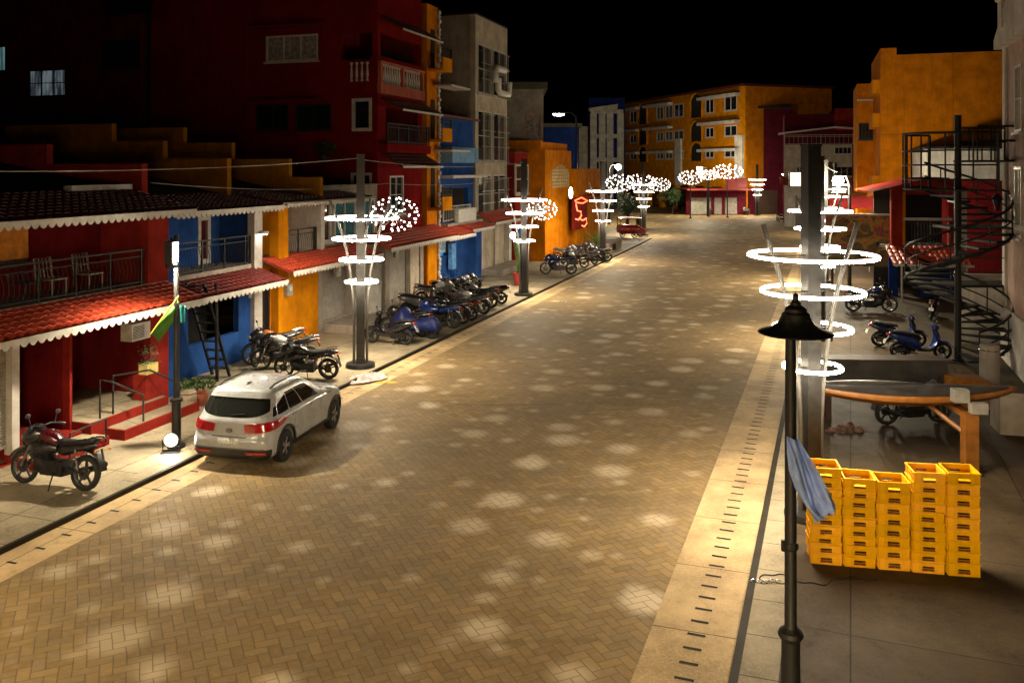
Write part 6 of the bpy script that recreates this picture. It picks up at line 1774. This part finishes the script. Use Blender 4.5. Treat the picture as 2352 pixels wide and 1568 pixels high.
g = MB(); g.box(-1.75, 1.75, 0, .06, 1.1, 3.7); g.build('panel', m, t); g = MB(); g.box(-1.82, 1.82, -.02, .09, 3.702, 3.82); g.build('top_rail', M_WTRIM, t)
for a in (-1.4, 1.4): g = MB(); g.box(a - .06, a + .06, .062, .16, 0, 3.6); g.build('leg', M_WOODB, t)
# ---- big orange blank wall building
Yo = 55
t, w, zt = box_house('orange_building', 'large orange building with one tall blank wall, right of the street', 2034, 2316, Yo, 122, 10, P_ORA, R(-19))
ob = P_ORA
g = MB(); g.box(-w, w, 0, 9, 0, zt); g.build('blank_wall', ob, t)
g = MB(); g.box(-w, -w + .95, -.03, 9.02, zt, zt + .45); g.build('corner_parapet', ob, t)
g = MB(); g.box(-w + 4.2, -w + 4.26, -.02, -.002, 0, zt); g.box(-w, w, -.015, -.003, zt * .62, zt * .62 + .05); g.build('render_joint', P_ORA if False else plaster('orange_render_joint', (.4, .13, .006)), t)
for zz in (zt * .36, zt * .66, zt * .82): g = MB(); g.box(-w - .45, -w - .002, .3, 4, zz, zz + .9); g.build('balcony', P_YEL, t)
x0, zt2 = at(1973, 63)[0], CAMH - (192 - HYP) / FPX * 63
t, w, zt = box_house('narrow_house', 'narrow orange building with dark barred balcony, left of the big blank orange wall', 1971, 2032, 63, 192, 8, P_ORA, R(-19))
z_ = lambda py: CAMH - (py - HYP) / FPX * 63
solid_wall(MB, t, fpt(0), -w, w, 0, zt, .3, P_ORA, [(-w + .12, w - .25, z_(320), z_(283))], 'front_wall')
window(MB, t, fpt(0), -w + .12, w - .25, z_(320), z_(283), M_IRON, None, 7, 1); g = MB(); g.box(-w, w, .302, 6, 0, zt - .02); g.build('body', P_YEL, t)
for py in (232, 330, 372): g = MB(); g.box(-w, w + .05, -.2, -.002, z_(py), z_(py) + .12); g.build('ledge', M_WTRIM if py == 232 else P_ORA, t)
g = MB(); g.box(-w + .2, w - .1, -.06, -.003, 0.1, 2.6); g.build('shop_door', M_SHUT, t)
# ---- red and white balcony house at the street corner
Yc = 92
t, w, zt = box_house('corner_house', 'red and white house with a balustraded balcony at the right street corner', 1806, 1972, Yc, 250, 8, P_RED, R(-16))
z_ = lambda py: CAMH - (py - HYP) / FPX * Yc
xx = lambda px: at(px, Yc)[0] - at(1889, Yc)[0]
g = MB(); g.box(-w, w, .0, 8, z_(300), z_(262)); g.build('upper_wall', P_MAROON, t); g = MB(); g.box(xx(1915), w, -.05, 8, z_(300), zt); g.build('red_tower', P_RED, t)
g = MB(); g.prism([(-w - .6, -1.2, z_(305)), (xx(1915), -1.2, z_(292)), (w - .3, -1.2, z_(296)), (w - .3, -1.2, z_(299)), (xx(1915), -1.2, z_(295)), (-w - .6, -1.2, z_(308))], (0, 3, 0)); g.build('white_eave', P_WHITE, t)
railing(MB, t, fpt(-.7), -w, w - .4, z_(332), 1.0, M_WTRIM, .45, wavy=False)
solid_wall(MB, t, fpt(0), -w, w, z_(412), z_(332), .3, P_CREAM, [(xx(1905), xx(1955), z_(405), z_(382)), (xx(1830), xx(1868), z_(405), z_(382)), (xx(1915), xx(1952), z_(354), z_(338))], 'middle_wall')
for q in ((xx(1905), xx(1955), z_(405), z_(382)), (xx(1830), xx(1868), z_(405), z_(382)), (xx(1915), xx(1952), z_(354), z_(338))): window(MB, t, fpt(0), *q, M_WTRIM, None, 4, 1)
g = MB(); g.box(-w + .05, w, .31, 8, 0, z_(300)); g.build('body', P_MAROON, t)
solid_wall(MB, t, fpt(0), -w, w, 0, z_(412), .3, P_WHITE, [(xx(1830), xx(1870), .1, 3), (xx(1890), xx(1940), .1, 3)], 'ground_wall')
for q in ((xx(1830), xx(1870)), (xx(1890), xx(1940))): shutter(MB, t, fpt(0), q[0], q[1], .1, 3)
tile_roof(MB, t, -w - .5, w - .2, -.02, z_(412) + .2, -1.4, z_(424), M_TILE, pitch=.5, rows_=3, fascia=False)
g = MB(); g.box(w - .9, w + .05, -.2, -.06, 0, z_(262)); g.build('red_pilaster', P_RED, t)
# lit shop signs there
for px, py, wd, hh_, lb in ((1842, 412, 1.3, .8, 'glowing square shop sign at the right street corner'),):
    x, y = at(px, Yc - 2); t = thing('shop_sign', lb, 'sign', (x, y, CAMH - (py - HYP) / FPX * (Yc - 2)))
    g = MB(); g.box(-wd, wd, 0, .3, -hh_, hh_); g.build('box', M_BLK, t); g = MB(); g.box(-wd + .1, wd - .1, -.03, -.002, -hh_ + .1, hh_ - .1); g.build('lit_face', emit('sign_glow', (1, .82, .5), 2.2), t)
# ---- dark maroon hall and red shop on the plaza
t, w, zt = box_house('hall', 'windowless dark maroon hall on the far side of the plaza', 1718, 1815, 118, 250, 12, P_MAROON, R(6))
g = MB(); g.box(-w, w, 0, 12, 0, zt); g.build('wall', P_MAROON, t); g = MB(); g.box(-w - .2, w + .2, -.2, 12.2, zt, zt + .3); g.build('roof', M_ROOF, t)
g = MB(); g.box(-w * .6, w * .4, -.08, -.002, .05, 3.2); g.build('door', M_WOODB, t)
Ys = 116
t, w, zt = box_house('red_shop', 'low red shop with pale shutters at the far end of the plaza', 1575, 1715, Ys, 437, 6, P_RED, R(3))
P_SHOP = P_DRED
solid_wall(MB, t, fpt(0), -w, w, 0, zt, .3, P_MAROON, [(-w + .6, -w + 3.4, .1, 2.3), (-w + 3.8, .8, .1, 2.3), (1.2, w - 1.2, .1, 2.3)], 'front_wall')
for a, b_ in ((-w + .6, -w + 3.4), (-w + 3.8, .8), (1.2, w - 1.2)): shutter(MB, t, fpt(0), a, b_, .1, 2.3, M_SHUT)
g = MB(); g.box(-w - .2, w + .2, -1.3, 6, zt, zt + .2); g.build('flat_roof', M_TILED2, t)
g = MB(); g.box(w - 2.8, w, -.3, -.02, zt + .21, zt + 1.6); g.build('red_signboard', plain('red_signboard', (.22, .02, .015), .5), t)
# ---- big yellow apartment block, receding to the left
A_ = Vector(at(1712, 117)); B_ = Vector(at(1432, 152)); dl = B_ - A_; Lb = dl.length
t = thing('apartment_block', 'long yellow apartment block with arches, white bands and rows of windows', 'building', (A_.x, A_.y, 0), math.atan2(dl.y, dl.x))
BP = lambda a, t_, z: (a, -t_, z)          # local: along the face, depth behind is -y
def bu(px):
    r = (px - CXP) / FPX; e = dl / Lb
    return (r * A_.y - A_.x) / (e.x - r * e.y)
def bz(py, a): return CAMH - (py - HYP) / FPX * (A_ + dl / Lb * a).y
cols = [(1664, 1693), (1620, 1640), (1590, 1612), (1548, 1570), (1528, 1545), (1508, 1524), (1470, 1486), (1447, 1462)]
rows_y = [(216, 252), (286, 312), (340, 362)]
ops = []
for (ya, yb) in rows_y:
    for ci_, (x0, x1) in enumerate(cols):
        a0_, a1_ = bu(x1), bu(x0); am = (a0_ + a1_) / 2
        f = (1700 - (x0 + x1) / 2) / 270
        k = 188 / 140 ; yA = HYP + (ya - HYP) * (1 - f * (1 - 1 / k) * 1.0); yB = HYP + (yb - HYP) * (1 - f * (1 - 1 / k))
        z0_, z1_ = bz(yB, am), bz(yA, am)
        ops.append((a0_, a1_, z0_, z1_))
ztop_ = bz(200, bu(1695))
solid_wall(MB, t, BP, 0, Lb, 3.6, ztop_, .4, P_YEL, [q for k, q in enumerate(ops) if k % 8 not in (2, 6)], 'front_wall')
for k, q in enumerate(ops):
    if k % 8 in (2, 6):
        g = MB(); n_ = 10; a0_, a1_, z0_, z1_ = q; r_ = (a1_ - a0_) / 2; am = (a0_ + a1_) / 2
        R_ = max(r_ * 1.25, 1.1); zs_ = z1_ - .2
        arc = [(am - R_ * cos(PI * j / n_), zs_ + R_ * .8 * sin(PI * j / n_)) for j in range(n_ + 1)]
        g.tube([(am - R_, .1, z0_ - .4)] + [(x, .1, z) for x, z in arc] + [(am + R_, .1, z0_ - .4)], .2, 5); o_ = g.build('arch', P_YEL, t)
        g = MB(); g.prism([(am - R_, .012, z0_ - .4)] + [(x, .012, z) for x, z in arc] + [(am + R_, .012, z0_ - .4)], (0, .03, 0)); g.build('arch_shade_panel', M_DARK, o_)  # flat dark sheet on the wall, standing in for a shaded arch opening
        railing(MB, t, lambda a, t_, z: (a, .25 - t_, z), am - R_, am + R_, z0_ - .4, 1.0, None, .3, wavy=False)
    else: window(MB, t, BP, *q, M_WTRIM, None, 2, 1, fw=.16)
for f in (.38, .66, .93):
    z_ = 3.6 + (ztop_ - 3.6) * f
    for (a0_, a1_) in ((bu(1700), bu(1612)), (bu(1545), bu(1486)), (bu(1470), Lb - .2)):
        g = MB(); g.box(a0_, a1_, .02, .9, z_ - .25, z_ + .15); g.build('white_band', P_WHITE, t)
for px in (1700, 1560): g = MB(); a = bu(px); g.box(a - .9, a + .9, .003, .3, 3.6, ztop_ * .62); g.build('white_bay', P_WHITE, t)
g = MB(); g.box(0, Lb, -14, -.401, 3.6, ztop_ - .02); g.build('body', P_OLIVE if False else P_ORA, t)
g = MB(); g.box(-.3, Lb + .3, -14.2, .5, ztop_, ztop_ + .3); g.build('roof', M_TILED, t)
for k in range(9):
    a = Lb * (k + .1) / 8.2; g = MB(); g.box(a - .45, a + .45, -.4, .3, 0, 3.6); g.build('arcade_pillar', P_YEL, t)
g = MB(); g.box(0, Lb, -5, -4.8, 0, 3.6); g.build('arcade_wall', P_ORA, t)
for (px, Y, pyt, cx1, lb) in ((1712, 121, 197, 1892, 'dim back wing of the yellow apartment block, right of it'),):
    t, w, zt = box_house('apartment_wing', lb, 1714, 1890, 126, 200, 14, P_ORA, R(8))
    o_ = (-w + 1.2, -w + 2.8, zt - 4.2, zt - 1.8)
    solid_wall(MB, t, fpt(0), -w, w, 0, zt, .3, P_OLIVE if False else P_ORA, [o_], 'wall'); window(MB, t, fpt(0), *o_, M_WTRIM, None, 1, 1)
    g = MB(); g.box(-w + .1, w - .1, .31, 12, 0, zt - .05); g.build('body', P_ORA, t)
# ---- blue and white building
Yb = 146
t, w, zt = box_house('apartment_building', 'blue building with a white framed facade left of the yellow apartments', 1322, 1436, Yb, 225, 10, P_BLUE, R(2))
z_ = lambda py: CAMH - (py - HYP) / FPX * Yb
xx = lambda px: at(px, Yb)[0] - at(1379, Yb)[0]
g = MB(); g.box(xx(1352), w, 0, 10, 0, zt); g.build('blue_body', P_NAVY, t); g = MB(); g.box(-w, xx(1352) - .01, .6, 10, 0, z_(290)); g.build('side_wing', P_CREAM, t)
for px in (1362, 1382, 1400, 1424): g = MB(); g.box(xx(px) - .55, xx(px) + .55, -.7, -.01, 0, z_(262)); g.build('white_column', P_WHITE, t)
for py in (262, 318, 372): g = MB(); g.box(xx(1356), xx(1430), -.9, -.702, z_(py), z_(py) + .7); g.build('white_band', P_WHITE, t)
g = MB(); g.prism([(xx(1352), -1.2, z_(258)), (xx(1415), -1.2, z_(258)), (xx(1417), -1.2, z_(240)), (xx(1350), -1.2, z_(250))], (0, 1.8, 0)); g.build('white_cornice', P_WHITE, t)
# dark blue shed behind the orange block and black hillside roofs
t, w, zt = box_house('dark_shed', 'dark blue unlit building below the far street light', 1250, 1330, 120, 292, 10, P_NAVY, 0)
g = MB(); g.box(-w, w, 0, 10, 0, zt); g.build('wall', P_NAVY, t); g = MB(); g.box(-w - .4, w + .4, -.4, 10.4, zt, zt + .5); g.build('roof', P_OLIVE, t)
# ---- far lamps
def far_lamp(px, Y, py, label, rad, dirx=1.2, lm=None):
    x, y = at(px, Y); z = CAMH - (py - HYP) / FPX * Y
    t = thing('street_light', label, 'street lamp', (x + dirx, y, 0), 0, 'far street lights')
    g = MB(); g.tube([(0, 0, 0), (0, 0, z - .3), (-dirx * .3, 0, z + .15), (-dirx, 0, z + .08)], [.11, .08, .06, .05], 8); g.build('pole', M_POLE, t, 50)
    g = MB(); g.ellip((-dirx, 0, z + .08), *((rad * 1.5, rad * .8, rad * .4) if lm is not M_FARW else (rad * .5, rad * .5, rad * .8)), 10, 6); h_ = g.build('lamp_head', M_POLE, t, 50)
    lm = lm or M_COOL
    g = MB()
    if lm is M_FARW: g.ellip((-dirx, 0, z - .12), rad * .8, rad * .8, rad * .8, 12, 8)
    else: g.ellip((-dirx, 0, z - .03), rad * 1.25, rad * .7, rad * .35, 12, 8)
    g.build('lens', lm, h_, 60)
far_lamp(1283, 78, 262, 'bluish white street light on a tall pole above the orange corner building', .42, 1.6)
far_lamp(1420, 96, 381, 'white street light over the globes at the left corner', .4, -1.0, M_FARW)
far_lamp(1607, 112, 386, 'bright street light before the middle of the yellow apartments', .4, 1.0, M_FARW)
far_lamp(1802, 112, 400, 'small street light before the maroon hall', .32, 1.0)
far_lamp(1834, 30, 527, 'low pale light beside the right ring lamps', .1, .15) if False else None
far_lamp(1925, 46, 410, 'added white globe street light that brightens the blank orange wall', .35, .6, M_FARW)  # extra lamp, added to light the orange wall
# lit white lantern on yellow corner shop
x, y = at(1178, 47.5)
t = thing('wall_lamp', 'small bluish glowing lamp beside the blue door by the second ring lamp', 'lamp', (x, y, CAMH - (541 - HYP) / FPX * 47.5))
g = MB(); g.ellip((0, 0, 0), .16, .12, .2, 12, 8); g.build('globe', emit('bluish_globe', (.7, .8, 1), 14.0), t, 60); g = MB(); g.tube([(0, .1, .1), (0, .5, .15)], .025, 6); g.build('bracket', M_IRON, t)
x, y = at(1311, 56.5)
t = thing('wall_lamp', 'upright white glowing lamp on the edge of the yellow corner shop', 'lamp', (x, y, CAMH - (443 - HYP) / FPX * 56.5))
g = MB(); g.ellip((0, 0, 0), .13, .12, .38, 12, 8); g.build('globe', emit('white_globe', (1, .93, .8), 14.0), t, 60); g = MB(); g.box(-.05, .05, .1, .3, -.1, .1); g.build('bracket', M_IRON, t)
# ---- red tricycle at the left corner
x, y, _ = gp(1452, 545, PAVE)
t = thing('tricycle', 'red passenger tricycle parked at the left street corner', 'tricycle', (x, y, PAVE), R(10))
M_TRI = plain('red_vehicle_paint', (.35, .015, .02), .3, 0, .2, 5, coat=.6)
g = MB(); g.loft([(-1.3, 0, .75, .5, .3), (-1.1, 0, .75, .6, .42), (.3, 0, .72, .62, .4), (.9, 0, .6, .5, .28), (1.2, 0, .5, .3, .15)], 16, 4); g.build('body', M_TRI, t, 50)
g = MB(); g.loft([(-1.3, 0, 1.72, .55, .04), (0, 0, 1.78, .62, .06), (.75, 0, 1.68, .5, .04)], 14, 4); g.build('roof', M_TRI, t, 50)
for a, b_ in ((-1.2, .5), (-1.2, -.5), (.55, .5), (.55, -.5)): g = MB(); g.tube([(a, b_, 1.0), (a - .02, b_, 1.7)], .03, 6); g.build('roof_post', M_STEEL, t)
g = MB(); g.box(.56, .59, -.45, .45, 1.05, 1.65); g.build('windscreen', M_GLASS, t)
wheel(t, -.9, .28, .06); wheel(t, .8, .28, .06); wheel(t, -.1, .3, .05).location.y = -1.0
# ---- trees near the plaza
def tree(label, px, Y, h, sp, n, seed):
    x, y = at(px, Y); rr = random.Random(seed)
    t = thing('tree', label, 'tree', (x, y, 0), 0, 'small trees on the plaza')
    g = MB(); g.tube([(0, 0, 0), (.1, 0, h * .3), (0, .1, h * .6)], [.22, .16, .08], 8)
    for k in range(6):
        a = k * 1.05; g.tube([(.05, 0, h * (.3 + .04 * k)), (sp * .5 * cos(a), sp * .5 * sin(a), h * (.55 + .04 * k))], [.08, .03], 5)
    g.build('trunk', M_WOODB, t)
    g = MB()
    for k in range(n):
        while True:
            p = Vector((rr.uniform(-1, 1), rr.uniform(-1, 1), rr.uniform(-1, 1)))
            if p.length < 1 and noise.noise(p * 2.2 + Vector((seed, 0, 0))) > -.12: break
        c_ = Vector((p.x * sp, p.y * sp, h * .68 + p.z * h * .34)); d1 = Vector((rr.uniform(-1, 1), rr.uniform(-1, 1), rr.uniform(-.6, .8))).normalized() * rr.uniform(.12, .26); d2 = d1.orthogonal().normalized() * .09
        g.add([c_ - d1, c_ + d2, c_ + d1, c_ - d2], [(0, 1, 2, 3)])
    g.build('crown', M_LEAFD, t)
tree('bushy green tree before the arcade of the yellow apartments', 1545, 118, 3.4, 2.0, 1100, 3)
tree('smaller green tree between the arcade and the red shop', 1572, 121, 2.6, 1.2, 600, 5)
tree('dark green tree between the globes at the left corner', 1440, 92, 3.6, 1.2, 600, 8)
# ---- overhead cables
def cable(label, pts, r=.012):
    t = thing('overhead_cable', label, 'cable', pts[0])
    P0_ = Vector(pts[0]); P = [Vector(p) - P0_ for p in pts]; out = []
    for i in range(len(P) - 1):
        for k in range(12):
            f = k / 12; q = P[i].lerp(P[i + 1], f); q.z -= .35 * 4 * f * (1 - f) * (P[i + 1] - P[i]).length / 25; out.append(tuple(q))
    out.append(tuple(P[-1])); g = MB(); g.tube(out, r, 5); g.build('cable', M_IRON if False else M_SHUT, t)
l1 = lamps_left[0].location; l2 = lamps_left[1].location
cable('overhead cable from the red shop house to the top of the first ring lamp', [LS.pt(-3, 3.6) + (6.35,), (l1.x, l1.y, 6.6)])
cable('overhead cable between the tops of the first two left ring lamps', [(l1.x, l1.y, 6.55), (l2.x, l2.y, 6.55)])
cable('lower overhead cable along the roofs of the blue and yellow houses', [LS.pt(8, 3.9) + (5.9,), LS.pt(24, 5.0) + (5.6,), LS.pt(42, 5.0) + (5.7,)])
nl = near_lamp.location
cable('overhead cable crossing from the near ring lamp to the red and white corner house', [(nl.x, nl.y, 6.6), at(1882, 31.5) + (6.55,), at(1960, 80) + (7.0,)])

for px, v, z, lb in ((640, VF, 1.9, 'grey electric meter box on the yellow pillar'), (770, VF, 2.1, 'grey electric meter box on the shuttered grey shop'), (905, VR, 2.2, 'grey electric meter box on the ground floor of the red apartment building')):
    u = uL(px, v); t, B = sthing(LS, 'meter_box', lb, 'meter', u, v - .1)
    g = B(); g.box(u - .16, u + .16, v - .46 if px == 640 else v - .16, v - .301 if px == 640 else v - .002, z, z + .42); g.build('box', M_SHUT, t)
    g = B(); w0 = (v - .4 if px == 640 else v - .08); g.tube([(u, w0, z + .42), (u, w0, 2.75)], .022, 6); g.build('conduit', M_SHUT, t)
    g = B(); g.lathe([(.09, 0), (.09, .03), (0, .05)], c=(u, (v - .49 if px == 640 else v - .19), z + .26), n=14, axis='y'); g.build('meter_dial', M_ACW, t)
